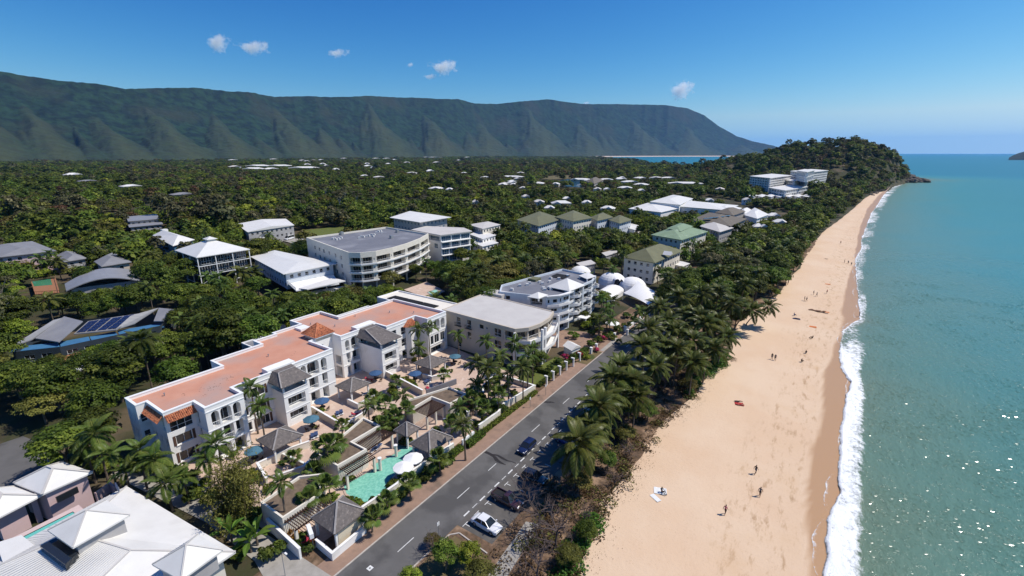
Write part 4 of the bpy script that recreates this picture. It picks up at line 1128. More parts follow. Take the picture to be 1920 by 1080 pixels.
pergola('dark slatted pergola under the tall palms', (-55.0, 60.6), (-54.8, 65.3), 2.6, 3.0, 16, 1, [(.97, 2.4), (.03, 2.4)])
pergola('dark slatted pergola above the driveway garden wall', (-54.1, 25.9), (-54.1, 31.0), 2.6, 2.8, 14, 1, [(.03, 2.4), (.97, 2.4)])

# garden walls and balustrades
WALLN = [0]
def gwall(label, pts, h, th=.28, mt='offwhite', z=.05, coping=True, name='garden_wall'):
 p0 = pts[0]
 t = thing(name, label, 'wall', (p0[0], p0[1], z), 0, 'rendered garden walls')
 mb, cp = MB(), MB()
 for k, (a, b) in enumerate(zip(pts, pts[1:])):
  A, B = Vector((a[0], a[1], 0)), Vector((b[0], b[1], 0)); d = (B - A).normalized() * th / 2
  A2, B2 = (A - d if k else A), B + d * (0.98 if k < len(pts) - 2 else 0)
  hh = h if not isinstance(h, (list, tuple)) else h[k]
  mb.bar((A2.x, A2.y, z + hh / 2 + .002 * k), (B2.x, B2.y, z + hh / 2 + .002 * k), th - .006 * k, hh)
  if coping: cp.bar((A2.x, A2.y, z + hh + .03 + .003 * k), (B2.x, B2.y, z + hh + .03 + .003 * k), th + .1 - .004 * k, .07)
 mb.build('wall', M[mt], t)
 if coping: cp.build('coping', M['white'], t)
 return t
pxs = lambda l, z: [tuple(at(x, y, z)[:2]) for x, y in l]
gwall('cream wall stepping out from the building between the first two terraces', [(-79.8, 47.0), (-70.3, 46.4)], 1.5, mt='cream')
gwall('cream wall dividing the terraces of the two wings', [(-80.4, 66.2), (-66.2, 64.2)], 1.5, mt='cream')
gwall('white corner wall in front of the shingled pavilion with loungers', [(-76.9, 53.2), (-73.4, 53.1), (-73.4, 57.4)], 1.2)
gwall('white terrace front wall above the gravel roof', [(-69.2, 46.4), (-70.2, 55.4)], 1.3)
gwall('white planter wall on the terrace farthest along', [(-72.3, 70.4), (-69.6, 70.6), (-67.6, 74.4)], 1.1)
gwall('white wall below the terrace pavilion nearest the bamboo', [(-66.6, 30.3), (-71.4, 31.5), (-70.9, 36.8), (-69.9, 39.9)], 1.3)
gwall('slatted white balustrade stepping down to the gravel roofs', [(-66.2, 31.2), (-64.6, 35.4), (-66.2, 39.4)], 1.2)
gwall('cream wall between two planted terraces', [(-70.8, 35.5), (-65.2, 36.0)], 1.0, mt='cream')
gwall('cream street wall of the resort along the clipped hedge', [(-49.0, 33.6), (-48.6, 40.5), (-48.9, 44.4), (-48.3, 53.4)], 1.5)
gwall('cream street wall beyond the resort sign', [(-48.2, 60.4), (-48.0, 66.5), (-48.9, 69.5), (-47.8, 79.6)], 1.4)
gwall('low white L-shaped wall at the street corner', [(-49.6, 27.4), (-45.9, 27.2), (-46.1, 32.6)], 1.15, mt='white')
gwall('tall white wall with a pier at the driveway mouth', [(-57.8, 25.5), (-49.4, 25.0)], 1.7, mt='white')
gwall('white balustrade wall at the end of the resort garden', [(-58.5, 80), (-57.2, 73.5), (-54.5, 70.0)], 1.2)
gwall('cream wall with red flowers along its top', [(-57.5, 80.2), (-47.8, 80.0)], 1.1, mt='cream')
gwall('bluish glass windbreak at the seaward end of the terraces', [(-66.0, 65.0), (-64.0, 72.5)], 1.3, mt='greymem', coping=False)
# columns
for k, (x, y, h, lab) in enumerate(((-55.3, 46.6, 2.2, 'white round-topped pillar beside the small pool pavilion'), (-54.7, 42.6, 2.3, 'white pillar at the pool steps'), (-52.6, 59.6, 2.6, 'cream column left of the gate roof'), (-53.6, 57.2, 2.4, 'white capped lamp column by the striped paving'), (-51.2, 61.0, 3.0, 'tall cream column behind the gate roof'))):
 t = thing('garden_column', lab, 'column', (x, y, .05)); mb = MB(); mb.disc((x, y), .26, .05, h, 12); mb.build('shaft', M['offwhite'], t); mb = MB(); mb.disc((x, y), .34, h, h + .14, 12); mb.build('cap', M['white'], t)
# signs
t = thing('sign_board', 'white street sign wall with a faint blue line of script beside the gate', 'sign', (-47.6, 56.5, .05))
mb = MB(); mb.box(-47.75, -47.45, 54.9, 58.2, .05, 1.55); mb.build('board', M['frame'], t)
ink = mat('blue_ink', (.05, .09, .35), None)
for k, (y, l, z) in enumerate(((55.25, .5, 1.0), (55.85, .35, .93), (56.3, .6, 1.02), (57.0, .45, .95), (57.55, .35, 1.0))):
 mb = MB()
 for q in range(4): mb.box(-47.45, -47.442, y + l * q / 4, y + l * (q + .7) / 4, z - .08 * (q % 2), z + .10)
 mb.build('lettering', ink, t)
t = thing('sign_board', 'white hanging sign board on posts beside the corner pavilion', 'sign', (-50.6, 27.3, .05))
mb = MB(); mb.bar((-51.2, 27.5, 2.35), (-49.2, 26.7, 2.35), .5, .7); mb.build('board', M['frame'], t)
for x, y in ((-51.0, 27.45), (-49.4, 26.8)):
 mb = MB(); mb.box(x - .06, x + .06, y - .06, y + .06, .05, 2.05); mb.build('post', M['darkframe'], t)

# parasols, tables, loungers
def parasol_mesh(r, n, h):
 c, p = MB(), MB()
 rim = [(r * math.cos(2 * math.pi * k / n), r * math.sin(2 * math.pi * k / n), h - .55) for k in range(n)]
 for k in range(n):
  a, b = rim[k], rim[(k + 1) % n]
  c.face([a, b, (0, 0, h)]); c.face([b, a, (0, 0, h - .06)])
  c.face([(a[0], a[1], a[2] - .14), (b[0], b[1], b[2] - .14), b, a])
 p.tube([(0, 0, 0), (0, 0, h - .06)], .035, 6); p.disc((0, 0), .3, 0, .08, 10)
 return c, p
def parasol(label, x, y, r, cm, h=2.75, group=None):
 t = thing('parasol', label, 'parasol', (x, y, .08), random.uniform(0, 1), group)
 c, p = parasol_mesh(r, 8 if cm != 'white_cloth' else 10, h)
 link('canopy', cached(('pc', r, h, cm), lambda: c.mesh('canopy', M[cm])), t); link('pole', cached(('pp', h), lambda: p.mesh('pole', M['metal'])), t)
M['blue_cloth'] = mat('blue_canvas', (.03, .075, .17), (.045, .105, .22), 3, .8)
M['teal_cloth'] = mat('faded_blue_canvas', (.05, .13, .19), (.075, .17, .23), 3, .8)
M['white_cloth'] = mat('white_canvas', (.80, .79, .77), (.76, .75, .73), 3, .8)
M['navy'] = mat('navy_cushion', (.035, .06, .14), (.045, .075, .17), 4, .85)
M['red_cloth'] = mat('crimson_cushion', (.38, .03, .06), (.30, .03, .05), 4, .85)
gp = 'blue parasols on the terraces'
for lab, px, py, cm in (('blue parasol beside the pavilion with paired loungers, at the corner of the building', 603, 749, 'blue_cloth'), ('faded blue parasol under the first balcony block', 583, 783, 'teal_cloth'), ('blue parasol behind the shingled pavilion with pink chairs', 704, 697, 'blue_cloth'),
      ('bright blue parasol left of the farthest terrace pavilion', 778, 698, 'blue_cloth'), ('blue parasol past the farthest pavilion near the end arches', 853, 666, 'teal_cloth'), ('small faded blue parasol half hidden by the bamboo', 475, 842, 'teal_cloth')):
 p = at(px, py, 2.4); parasol(lab, p.x, p.y, 1.5, cm, 2.6, gp)
 tx = thing('patio_table', 'small round dark patio table under the ' + ' '.join(lab.split(',')[0].split()[:9]), 'table', (p.x, p.y, .08), 0, 'terrace tables')
 mb = MB(); mb.disc((p.x, p.y), .6, .75, .8, 12); mb.build('tabletop', M['timber'], tx); mb = MB(); mb.disc((p.x, p.y), .08, .08, .75, 8); mb.build('pedestal', M['timber'], tx)
 for q in range(3):
  a = q * 2.1 + .5; cx, cy = p.x + 1.1 * math.cos(a), p.y + 1.1 * math.sin(a)
  ch = thing('patio_chair', 'dark patio chair at a terrace table under a blue parasol', 'chair', (cx, cy, .08), a, 'terrace chairs')
  def chairs():
   s, b, l = MB(), MB(), MB()
   s.box(-.25, .25, -.25, .25, .40, .46); b.box(.2, .26, -.25, .25, .46, .9)
   for sx in (-.2, .2):
    for sy in (-.2, .2): l.box(sx - .025, sx + .025, sy - .025, sy + .025, 0, .40)
   return s.mesh('seat', M['timber']), b.mesh('backrest', M['timber']), l.mesh('frame', M['timber'])
  s_, b_, l_ = cached('chair', chairs)
  link('seat', s_, ch); link('backrest', b_, ch); link('frame', l_, ch)
parasol('white parasol over the pool edge, the one nearer the driveway', *at(756, 874, 2.45)[:2], 1.65, 'white_cloth', 2.75, 'white pool parasols')
parasol('white parasol over the pool edge, the one beside the large pavilion', *at(774.5, 857.5, 2.45)[:2], 1.65, 'white_cloth', 2.75, 'white pool parasols')
def lounger(label, x, y, rz, cm='navy'):
 t = thing('sun_lounger', label, 'sun lounger', (x, y, .08), rz, 'sun loungers')
 def mk():
  f, s, b = MB(), MB(), MB()
  f.box(-.95, .95, -.32, .32, .24, .30)
  for sx in (-.8, .8):
   for sy in (-.26, .26): f.box(sx - .03, sx + .03, sy - .03, sy + .03, 0, .24)
  s.box(-.35, .97, -.31, .31, .302, .38)
  b.bar((-.36, 0, .36), (-.92, 0, .78), .62, .09)
  return f.mesh('frame', M['frame']), s.mesh('cushion', M[cm]), b.mesh('backrest', M[cm])
 f, s, b = cached(('lounge', cm), mk)
 link('frame', f, t); link('cushion', s, t); link('backrest', b, t)
for lab, px, py, a, cm in (('navy lounger of the pair in front of the corner pavilion, the one nearer the building', 633, 776, 2.6, 'navy'), ('navy lounger of the pair in front of the corner pavilion, the one nearer the pool', 640, 773, 2.6, 'navy'),
                       ('navy lounger beside the big fan palm, left one of two', 586, 818, 2.6, 'navy'), ('navy lounger beside the big fan palm, right one of two', 593, 815, 2.6, 'navy'),
                       ('navy lounger by the dividing wall below the pink chairs', 741, 729, 2.7, 'navy'), ('navy lounger next to the dividing wall, second of two', 747, 726, 2.7, 'navy'),
                       ('navy lounger beside a crimson one on the farthest terrace', 799, 717, 2.7, 'navy'), ('navy lounger on the farthest terrace nearest its pavilion', 803, 714, 2.7, 'navy'), ('crimson lounger below the navy pair on the farthest terrace', 803, 729, 2.7, 'red_cloth'),
                       ('crimson lounger left of the glass windbreak', 834, 722, 1.2, 'red_cloth'), ('pinkish red lounger between pavilion and blue parasol', 692, 712, .5, 'red_cloth'), ('crimson lounger on the terrace edge above the gravel roof', 668, 777, 1.0, 'red_cloth'),
                       ('navy lounger in the shade under the corner pavilion', 686, 738, 1.2, 'navy'), ('dark lounger on the pool deck under the poolside pergola', 700, 843, 1.9, 'navy'), ('dark lounger on the pool deck near the pool steps', 709, 838, 1.9, 'navy'), ('navy lounger on the terrace beside the bamboo', 494, 893, .3, 'navy'), ('navy lounger in front of the terrace pavilion nearest the bamboo', 553, 825, 1.2, 'navy')):
 p = at(px, py, .3); lounger(lab, p.x, p.y, a, cm)

# ---------------------------------------------------------------- the other buildings
M['slatewall'] = mat('dark_slate_wall', (.045, .06, .075), (.035, .048, .06), .5, .6)
CAM2 = Vector((0, 0))
def ccw(q):
 a = sum(q[k][0] * q[(k + 1) % len(q)][1] - q[(k + 1) % len(q)][0] * q[k][1] for k in range(len(q)))
 return list(q) if a > 0 else list(q)[::-1]
def centre(q): return sum(p[0] for p in q) / len(q), sum(p[1] for p in q) / len(q)
def base_of(q): return min(gz1(p[0], p[1]) for p in q) - .2
def faces_camera(a, b):
 a, b = Vector(a[:2]), Vector(b[:2]); d = b - a
 return Vector((d.y, -d.x)).dot(CAM2 - (a + b) / 2) > 0
def win_row(L_, zs, w=1.3, h=1.3, gap=2.8, start=.9, kind='w'):
 n = max(0, int((L_ - 2 * start + (gap - w)) / gap))
 if not n: return []
 st = (L_ - (n - 1) * gap - w) / 2
 return [(kind, st + k * gap, st + k * gap + w, z, z + h) for z in zs for k in range(n)]
def roof_quad(q, z, rise, kind, along=None):
 """roof faces over quad q (CCW). kind hip/gable/skillion/flat"""
 q = [Vector((p[0], p[1], z)) for p in q]
 if kind == 'flat': return [q]
 l0, l1 = (q[1] - q[0]).length, (q[2] - q[1]).length
 if (along == 1) if along is not None else (l1 > l0): q = q[1:] + q[:1]; l0, l1 = l1, l0
 up = Vector((0, 0, rise))
 m0, m1 = (q[0] + q[3]) / 2 + up, (q[1] + q[2]) / 2 + up      # ridge runs q0->q1
 if kind == 'gable': return [[q[0], q[1], m1, m0], [q[2], q[3], m0, m1], [q[1], q[2], m1], [q[3], q[0], m0]]
 f = min(.499, .5 * l1 / l0)
 r0, r1 = m0.lerp(m1, f), m1.lerp(m0, f)
 if f > .495: r0 = r1 = (m0 + m1) / 2; return [[q[0], q[1], r0], [q[1], q[2], r0], [q[2], q[3], r0], [q[3], q[0], r0]]
 return [[q[0], q[1], r1, r0], [q[1], q[2], r1], [q[2], q[3], r0, r1], [q[3], q[0], r0]]
EXCL = []     # (polygon, zvis): trees keep off the footprint and below the sight line to zvis
def house(label, cat, q, z, rise=1.6, kind='hip', roof='whiteroof', wall='white', over=.7, name='house', group=None, windows=True, zb=None, zvis=None, along=None, glass='glass', cap=None):
 q = ccw(q); c = centre(q)
 zb = base_of(q) if zb is None else zb
 B = Bld(name, label, cat, (c[0], c[1], zb), M[wall], group, glass=glass)
 inn = offset(q, over)
 for k in range(len(inn)):
  a, b = inn[k], inn[(k + 1) % len(inn)]
  L_ = (Vector(b) - Vector(a)).length
  ops = []
  if windows and faces_camera(a, b) and L_ > 3:
   zs = [zz for zz in np.arange(z - 2.3, zb + .5, -2.9)]
   ops = win_row(L_, zs)
  B.wall(a, b, zb, z - .02, ops)
 B.done()
 mb = MB()
 for f in roof_quad(q, z, rise, kind, along): mb.face(f)
 mb.prism(q, z - .22, z - .002, 0, top=False, bottom=True)
 B.part('roof', mb, M[roof])
 if cap:
  cb = MB(); fs = roof_quad(q, z, rise, kind, along)
  ends = set()
  for f in fs:
   for a, b in zip(f, f[1:] + f[:1]):
    if a.z > z + .1 or b.z > z + .1:
     key = tuple(sorted((tuple(round(x, 2) for x in a), tuple(round(x, 2) for x in b))))
     ends.add(key)
  for a, b in ends:
   if (Vector(a) - Vector(b)).length > .3: cb.bar(Vector(a) + Vector((0, 0, .04)), Vector(b) + Vector((0, 0, .04)), .3, .1)
  B.part('ridge_cap', cb, M[cap])
 EXCL.append((q, zvis if zvis is not None else z - 1.5))
 return B
P2 = lambda l, z: [tuple(at(x, y, z)[:2]) for x, y in l]
EXCL.append(([(-100, 24), (-47, 24), (-47, 88), (-109, 88)], 8.0))
EXCL.append(([(-108, 88.4), (-84, 88.4), (-84, 97), (-108, 97)], 7.0))

# beige flats next door
q = [(-82, 88.2), (-57.8, 87.0), (-55.6, 89.6), (-54.7, 93.5), (-54.9, 98.5), (-56.4, 103.4), (-82, 105.6)]
b2 = Bld('apartment_building', 'three storey beige apartment building with a flat pale roof and curved white balconies', 'apartment building', (-68, 96, 0), M['beige'])
qi = offset(q, .35)
b2.wall(qi[0], qi[1], 0, 9.1, [('w', 4.6, 6.0, 6.9, 8.9), ('w', 8.2, 9.6, 6.7, 8.9), ('w', 12.4, 13.8, 7.4, 8.6), ('w', 14.6, 15.1, 7.6, 8.3), ('w', 17.2, 19.4, 6.6, 8.7), ('w', 4.6, 6.0, 3.7, 5.6), ('w', 8.2, 9.6, 3.6, 5.6), ('w', 17.2, 19.4, 3.5, 5.6), ('w', 4.6, 6.0, .6, 2.5), ('w', 17.2, 19.4, .5, 2.6), ('w', 12.4, 13.8, 4.2, 5.4), ('b', 20.6, 23.0, 6.5, 8.8), ('b', 20.6, 23.0, 3.4, 5.7), ('d', 20.6, 23, .2, 2.6)])
for k in range(1, 5):
 L_ = (Vector(qi[k + 1]) - Vector(qi[k])).length
 b2.wall(qi[k], qi[k + 1], 0, 9.1, [('b', .25, L_ - .25, z, z + 2.35) for z in (6.5, 3.4, .3)])
b2.wall(qi[5], qi[6], 0, 9.1); b2.wall(qi[6], qi[0], 0, 9.1); b2.done()
mb = MB(); mb.prism(q, 9.1, 10.0, 0, top=False, bottom=True); mb.ring(q, offset(q, .4), 10.0); mb.prism(offset(q, .4)[::-1], 9.85, 10.0, 0, top=False); b2.part('fascia', mb, M['beige'])
mb = MB(); mb.face([(x, y, 9.88) for x, y in offset(q, .39)]); b2.part('roof', mb, M['palemem'])
for z in (6.35, 3.25):
 mb = MB(); out = [(-57.9, 86.6), (-54.6, 88.6), (-53.2, 93.2), (-53.4, 98.6), (-55.4, 104.0)]; inn_ = [(-57.9, 88.0), (-55.9, 89.9), (-55.1, 93.6), (-55.3, 98.4), (-56.8, 103.0)]
 mb.prism(out + inn_[::-1], z - .22, z, 0, bottom=True)
 for a, b in zip(out, out[1:]): mb.bar((*a, z + .36), (*b, z + .36), .12, .72)
 b2.part('balcony_slab', mb, M['white'])
 for k, (a, b) in enumerate(zip(out, out[1:])):
  r = MB(); r.bar((*a, z + 1.02), (*b, z + 1.02), .06, .06); b2.part('railing', r, M['rail'])
for (x, y) in ((-53.5, 92.4), (-53.6, 94.0), (-57.7, 86.8), (-55.3, 103.7)):
 mb = MB(); mb.box(x - .28, x + .28, y - .28, y + .28, 0, 9.1); b2.part('column', mb, M['white'])
mb = MB(); mb.box(-81.5, -75, 105.8, 110, 0, 10.6); b2.part('stair_tower', mb, [M['palemem']])
for x0 in (4.5, 8.1):
 mb = MB(); A = Vector(qi[0]).lerp(Vector(qi[1]), x0 / 24.0); r = MB(); r.box(A.x - .2, A.x + 1.9, A.y - .55, A.y - .5, 7.5, 7.56)
 for q_ in range(9): r.box(A.x - .2 + .25 * q_, A.x - .16 + .25 * q_, A.y - .55, A.y - .5, 6.6, 7.5)
 r.box(A.x - .2, A.x + 1.9, A.y - .55, A.y + .3, 6.5, 6.58); b2.part('juliet_balcony', r, M['darkframe'])
EXCL.append((q, 5.0))

# pale blue and white flats with curved balconies
q = [(-76.8, 107.2), (-63, 110.4), (-60.6, 113.6), (-59.6, 118.6), (-62.0, 120.0), (-59.8, 128), (-59.6, 134), (-61, 140), (-74.8, 142.4), (-80.4, 113.4)]
b3 = Bld('apartment_building', 'four storey pale blue and white apartment building with curved balconies and white pyramid roof lights', 'apartment building', (-68, 124, 0), M['bluewhite'])
fl = (.3, 3.0, 5.7, 8.3)
b3.wall(q[0], q[1], 0, 11.2, [('w', 2, 3.4, 9.0, 10.2), ('b', 9.6, 13.2, 8.3, 10.3), ('b', 9.6, 13.2, 5.6, 7.6)])
for k in (1, 2):
 L_ = (Vector(q[k + 1]) - Vector(q[k])).length
 b3.wall(q[k], q[k + 1], 0, 11.2, [('w', .6, 1.3, 9.0, 10.1), ('w', 2.2, L_ - .4, 9.0, 10.1), ('w', 1.6, L_ - .4, 6.4, 7.3), ('w', 1.6, L_ - .4, 3.7, 4.6), ('d', .6, L_ - .5, .1, 2.3)])
b3.wall(q[3], q[4], 0, 11.2)
for k in (4, 5, 6):
 L_ = (Vector(q[k + 1]) - Vector(q[k])).length
 n = 2 if L_ > 7 else 1
 b3.wall(q[k], q[k + 1], 0, 11.2, [('b', .4 + j * (L_ / n), (j + 1) * L_ / n - .3, z, z + 2.2) for z in fl for j in range(n)])
for k in (7, 8, 9): b3.wall(q[k], q[(k + 1) % 10], 0, 11.2, win_row((Vector(q[(k + 1) % 10]) - Vector(q[k])).length, (8.8, 6, 3.2)) if k == 9 else [])
b3.w.ring(q, offset(q, .3), 11.2); b3.w.prism(offset(q, .3)[::-1], 10.5, 11.2, 0, top=False); b3.done()
mb = MB(); mb.face([(x, y, 10.55) for x, y in offset(q, .28)]); b3.part('roof', mb, M['greymem'])
for z in (2.85, 5.55, 8.2, 11.3):                                        # curved projecting slabs with solid white fronts
 mb = MB(); out = [(-62.2, 110.0), (-59.9, 112.6), (-58.7, 116.0), (-58.6, 119.0)]; inn_ = [(-63, 110.6), (-60.7, 113.7), (-59.8, 116.4), (-59.65, 118.5)]
 mb.prism(out + inn_[::-1], z - .18, z, 0, bottom=True)
 for a, b in zip(out, out[1:]): mb.bar((*a, z + (.3 if z < 11 else .05)), (*b, z + (.3 if z < 11 else .05)), .12, .7 if z < 11 else .3)
 b3.part('balcony_slab', mb, M['white'])
 for y0, y1 in ((121.5, 127.5), (129, 134.8), (135.6, 139.6)):
  if z > 11: continue
  mb = MB(); n = 7; arc = [(-61.4 + 2.3 * math.sin(math.pi * k / (n - 1)) + (y0 - 120) * .02, y0 + (y1 - y0) * k / (n - 1)) for k in range(n)]
  for a, b in zip(arc, arc[1:]): mb.bar((*a, z + .35), (*b, z + .35), .12, .8)
  mb.prism(arc, z - .16, z, 0, bottom=True); b3.part('curved_balcony', mb, M['white'])
for (cs_, ap_, z, zz) in (([(1025, 537), (1068, 546), (1097, 534.5), (1062, 527)], None, 11.35, 2.4), ([(988.5, 556), (1010, 560), (1028, 552.7), (1008, 549)], None, 11.35, 1.1), ([(1085, 516.6), (1100.5, 523), (1117, 518), (1103, 510.6)], None, 11.6, .25)):
 pq = ccw(P2(cs_, z)); mb = MB(); c = centre(pq)
 for k in range(4): mb.face([(*pq[k], z), (*pq[(k + 1) % 4], z), (*c, z + zz)])
 mb.prism(pq, z - .16, z - .002, 0, top=False, bottom=True); b3.part('pyramid_roof', mb, M['whiteroof'])
 for p in pq:
  v = Vector(p).lerp(Vector(c), .1); pb = MB(); pb.box(v.x - .15, v.x + .15, v.y - .15, v.y + .15, 10.5, z - .16); b3.part('roof_post', pb, M['white'])
random.seed(5)
acu = MB(); acu.box(-.45, .45, -.3, .3, 0, .7); acm = acu.mesh('condenser_unit', M['whiteroof'])
for x, y in ((-76, 117), (-75, 121), (-74.6, 119), (-73, 124), (-71.5, 123), (-70.6, 126), (-72.5, 130), (-70, 131), (-68.5, 118.5), (-67.4, 117.4), (-66.2, 119), (-67.2, 120.4), (-69.5, 136), (-75.6, 112)):
 link('condenser_unit', acm, b3.root, (x + 68, y - 124, 10.55), random.uniform(0, 1))
mb = MB(); mb.box(-74, -69, 132, 137, 10.56, 10.75); b3.part('roof_mat', mb, M['black'])
mb = MB(); mb.box(-77.5, -74.6, 124, 127.4, 10.56, 11.3); b3.part('roof_shed', mb, M['olive'])
mb = MB(); mb.prism([(-58.2, 121.2), (-55.4, 121.4), (-55.4, 124.6), (-58.2, 124.8)], 2.6, 2.8, 0, bottom=True); b3.part('entry_canopy', mb, M['white'])
for y in (121.6, 124.4):
 mb = MB(); mb.box(-55.8, -55.5, y - .15, y + .15, 0, 2.6); b3.part('entry_post', mb, M['white'])
EXCL.append((q, 2.0))
t = Bld('gatehouse', 'small white gable-roofed pump house beside the brick driveway', 'shed', (-51.6, 102.2, 0), M['white'])
q = ccw(P2([(1055, 648), (1072, 658), (1090, 650), (1073, 641)], 2.2)); qi = offset(q, .25)
t.walls(qi, 0, 2.2); t.done(); mb = MB(); [mb.face(f) for f in roof_quad(q, 2.2, .9, 'gable')]; t.part('roof', mb, M['whiteroof'])

# dome restaurant
dm = Bld('dome_building', 'white domed building with round arched openings', 'dome building', (-60, 164, 0), M['white'])
def dome(cx, cy, rx, ry, h, zb, name='dome', n=20):
 mb = MB(); rows = []
 for j in range(8):
  t_ = (math.pi / 2) * j / 7
  rows.append([(cx + rx * math.cos(t_) * math.cos(a), cy + ry * math.cos(t_) * math.sin(a), zb + h * math.sin(t_)) for a in np.linspace(0, 2 * math.pi, n, endpoint=False)])
 for j in range(7):
  for k in range(n): mb.face([rows[j][k], rows[j][(k + 1) % n], rows[j + 1][(k + 1) % n], rows[j + 1][k]])
 mb.disc((cx, cy), rx * .985, 0, zb + .01, n)
 return dm.part(name, mb, M['white'], smooth=False)
dome(-66, 167, 5.4, 5.0, 4.0, 2.0); dome(-57.2, 165.0, 5.2, 5.0, 4.0, 1.8); dome(-82, 172, 4.5, 4.5, 3.4, 2.0)
for (cx, cy, a) in ((-62.6, 162.6, -.8), (-60.2, 163.2, -2.2), (-53.4, 161.2, -.75)):
 mb = MB(); d = Vector((math.cos(a), math.sin(a))); s = Vector((-d.y, d.x))
 pts = [(s * (1.15 * math.cos(t_)), 1.5 + 1.3 * math.sin(t_)) for t_ in np.linspace(0, math.pi, 9)]
 pts = [(s * 1.15, 0)] + pts + [(s * -1.15, 0)]
 f0 = [(cx + d.x * .7 + p.x, cy + d.y * .7 + p.y, 2.2 + z) for p, z in pts]; f1 = [(cx - d.x * 1.2 + p.x, cy - d.y * 1.2 + p.y, 2.2 + z) for p, z in pts]
 mb.face(f0, 1)
 for k in range(len(f0) - 1): mb.face([f0[k], f1[k], f1[k + 1], f0[k + 1]], 0)
 dm.part('arched_opening', mb, [M['white'], M['glass']])
mb = MB(); n = 10
for k in range(n):
 a0, a1 = math.pi * k / n, math.pi * (k + 1) / n
 f = lambda a, y: (-62 + 3.6 * math.cos(a), y, 1.4 + 1.9 * math.sin(a))
 mb.face([f(a0, 148), f(a1, 148), f(a1, 160), f(a0, 160)])
mb.face([f(math.pi * k / n, 148) for k in range(n + 1)]); mb.box(-65.5, -58.5, 148.1, 160, 0, 1.4); dm.part('vault', mb, M['white'])
EXCL.append(([(-88, 146), (-40, 140), (-40, 172), (-88, 178)], 1.0))
sl = thing('shade_sail', 'big white tensile canopy stretched beside the white domes', 'canopy', (-48, 152, 0))
c4 = [at(1178, 546, 3.2), at(1200, 541, 6.2), at(1251, 556, 3.0), at(1232, 573, 3.2), ]
c4 = [Vector((-56.5, 154, 2.6)), Vector((-54.0, 161, 5.8)), Vector((-41.5, 155.5, 3.0)), Vector((-43.5, 143.5, 3.0))]
mb = MB(); n = 10
def sail(u, v):
 p = c4[0].lerp(c4[1], v).lerp(c4[3].lerp(c4[2], v), u)
 k = u * (1 - u) * 4; k2 = v * (1 - v) * 4
 cen = (c4[0] + c4[1] + c4[2] + c4[3]) / 4
 e = max(k * (1 - k2), k2 * (1 - k)) * .10
 p = p.lerp(cen, e); p.z += .5 * k * k2
 return p
for i in range(n):
 for j in range(n): mb.face([sail(i / n, j / n), sail((i + 1) / n, j / n), sail((i + 1) / n, (j + 1) / n), sail(i / n, (j + 1) / n)])
mb.build('membrane', M['white_cloth'], sl, smooth=True)
for p in c4:
 mb = MB(); mb.tube([(p.x, p.y, 0), tuple(p)], .1, 6); mb.build('mast', M['rail'], sl)

# grey-roofed curved flats on columns
q = [(-181, 114), (-140.5, 104), (-136.6, 106.0), (-134.2, 111), (-134.2, 119), (-136, 128), (-140, 139.5), (-145.5, 150), (-176, 153)]
b5 = Bld('apartment_building', 'curved cream apartment building on columns with a flat grey roof and three decks of balconies', 'apartment building', (-155, 128, 2), M['offwhite'])
zf = (5.4, 8.5, 11.6)
L_ = (Vector(q[1]) - Vector(q[0])).length
b5.wall(q[0], q[1], 3, 16, [('w', s, s + 1.5, z + .6, z + 2.1) for z in zf for s in (8, 13, 17.5, 23, 29, 34)])
for k in range(1, 7):
 L_ = (Vector(q[k + 1]) - Vector(q[k])).length
 if k == 1: ops = [('b', .3, L_ - .1, z, z + 2.45, 2.0) for z in zf]
 else: ops = [('b', .15, L_ - 1.4, z, z + 2.45, 2.0) for z in zf] + [('w', L_ - 1.0, L_ - .65, z + 1.1, z + 2.0) for z in zf]
 b5.wall(q[k], q[k + 1], 5.0, 16, ops)
b5.wall(q[7], q[8], 3, 16); b5.wall(q[8], q[0], 3, 16)
b5.w.ring(q, offset(q, .4), 16); b5.w.prism(offset(q, .4)[::-1], 15.2, 16, 0, top=False)
b5.w.face([(x, y, 5.0) for x, y in q[::-1]]); b5.done()
mb = MB(); mb.face([(x, y, 15.3) for x, y in offset(q, .38)]); b5.part('roof', mb, M['greymem'])
for z in zf:
 mb = MB(); out = offset(q, -.35)
 for k in range(1, 7): mb.bar((*out[k], z + .05), (*out[k + 1], z + .05), .3, .5)
 b5.part('balcony_edge', mb, M['white'])
for k in range(1, 8):
 mb = MB(); x, y = offset(q, 1.0)[k]; mb.disc((x, y), .35, 1, 5.2, 10); b5.part('column', mb, M['offwhite'])
mb = MB(); mb.prism(offset(q, 5), 1.5, 5.0, 0, top=False); b5.part('undercroft_wall', mb, M['greywall'])
for l, z in (([(624, 449), (627, 448), (631, 450), (636, 449), (640, 447)], 15.3), ([(674, 447), (677, 444), (682, 445), (687, 444)], 15.3), ([(692, 443), (697, 441), (702, 441), (700, 444)], 15.3), ([(706, 437), (710, 435), (714, 434), (716, 437)], 15.3)):
 for x, y in l:
  p = at(x, y, z); link('condenser_unit', acm, b5.root, (p.x + 155, p.y - 128, z - 2), random.uniform(0, 1))
for x, y in ((641, 440), (734, 447), (745, 436)):
 p = at(x, y, 15.3); mb = MB(); mb.box(p.x - .6, p.x + .6, p.y - .6, p.y + .6, 15.3, 16.6); b5.part('roof_plant', mb, M['metal'])
EXCL.append((q, 3.0))

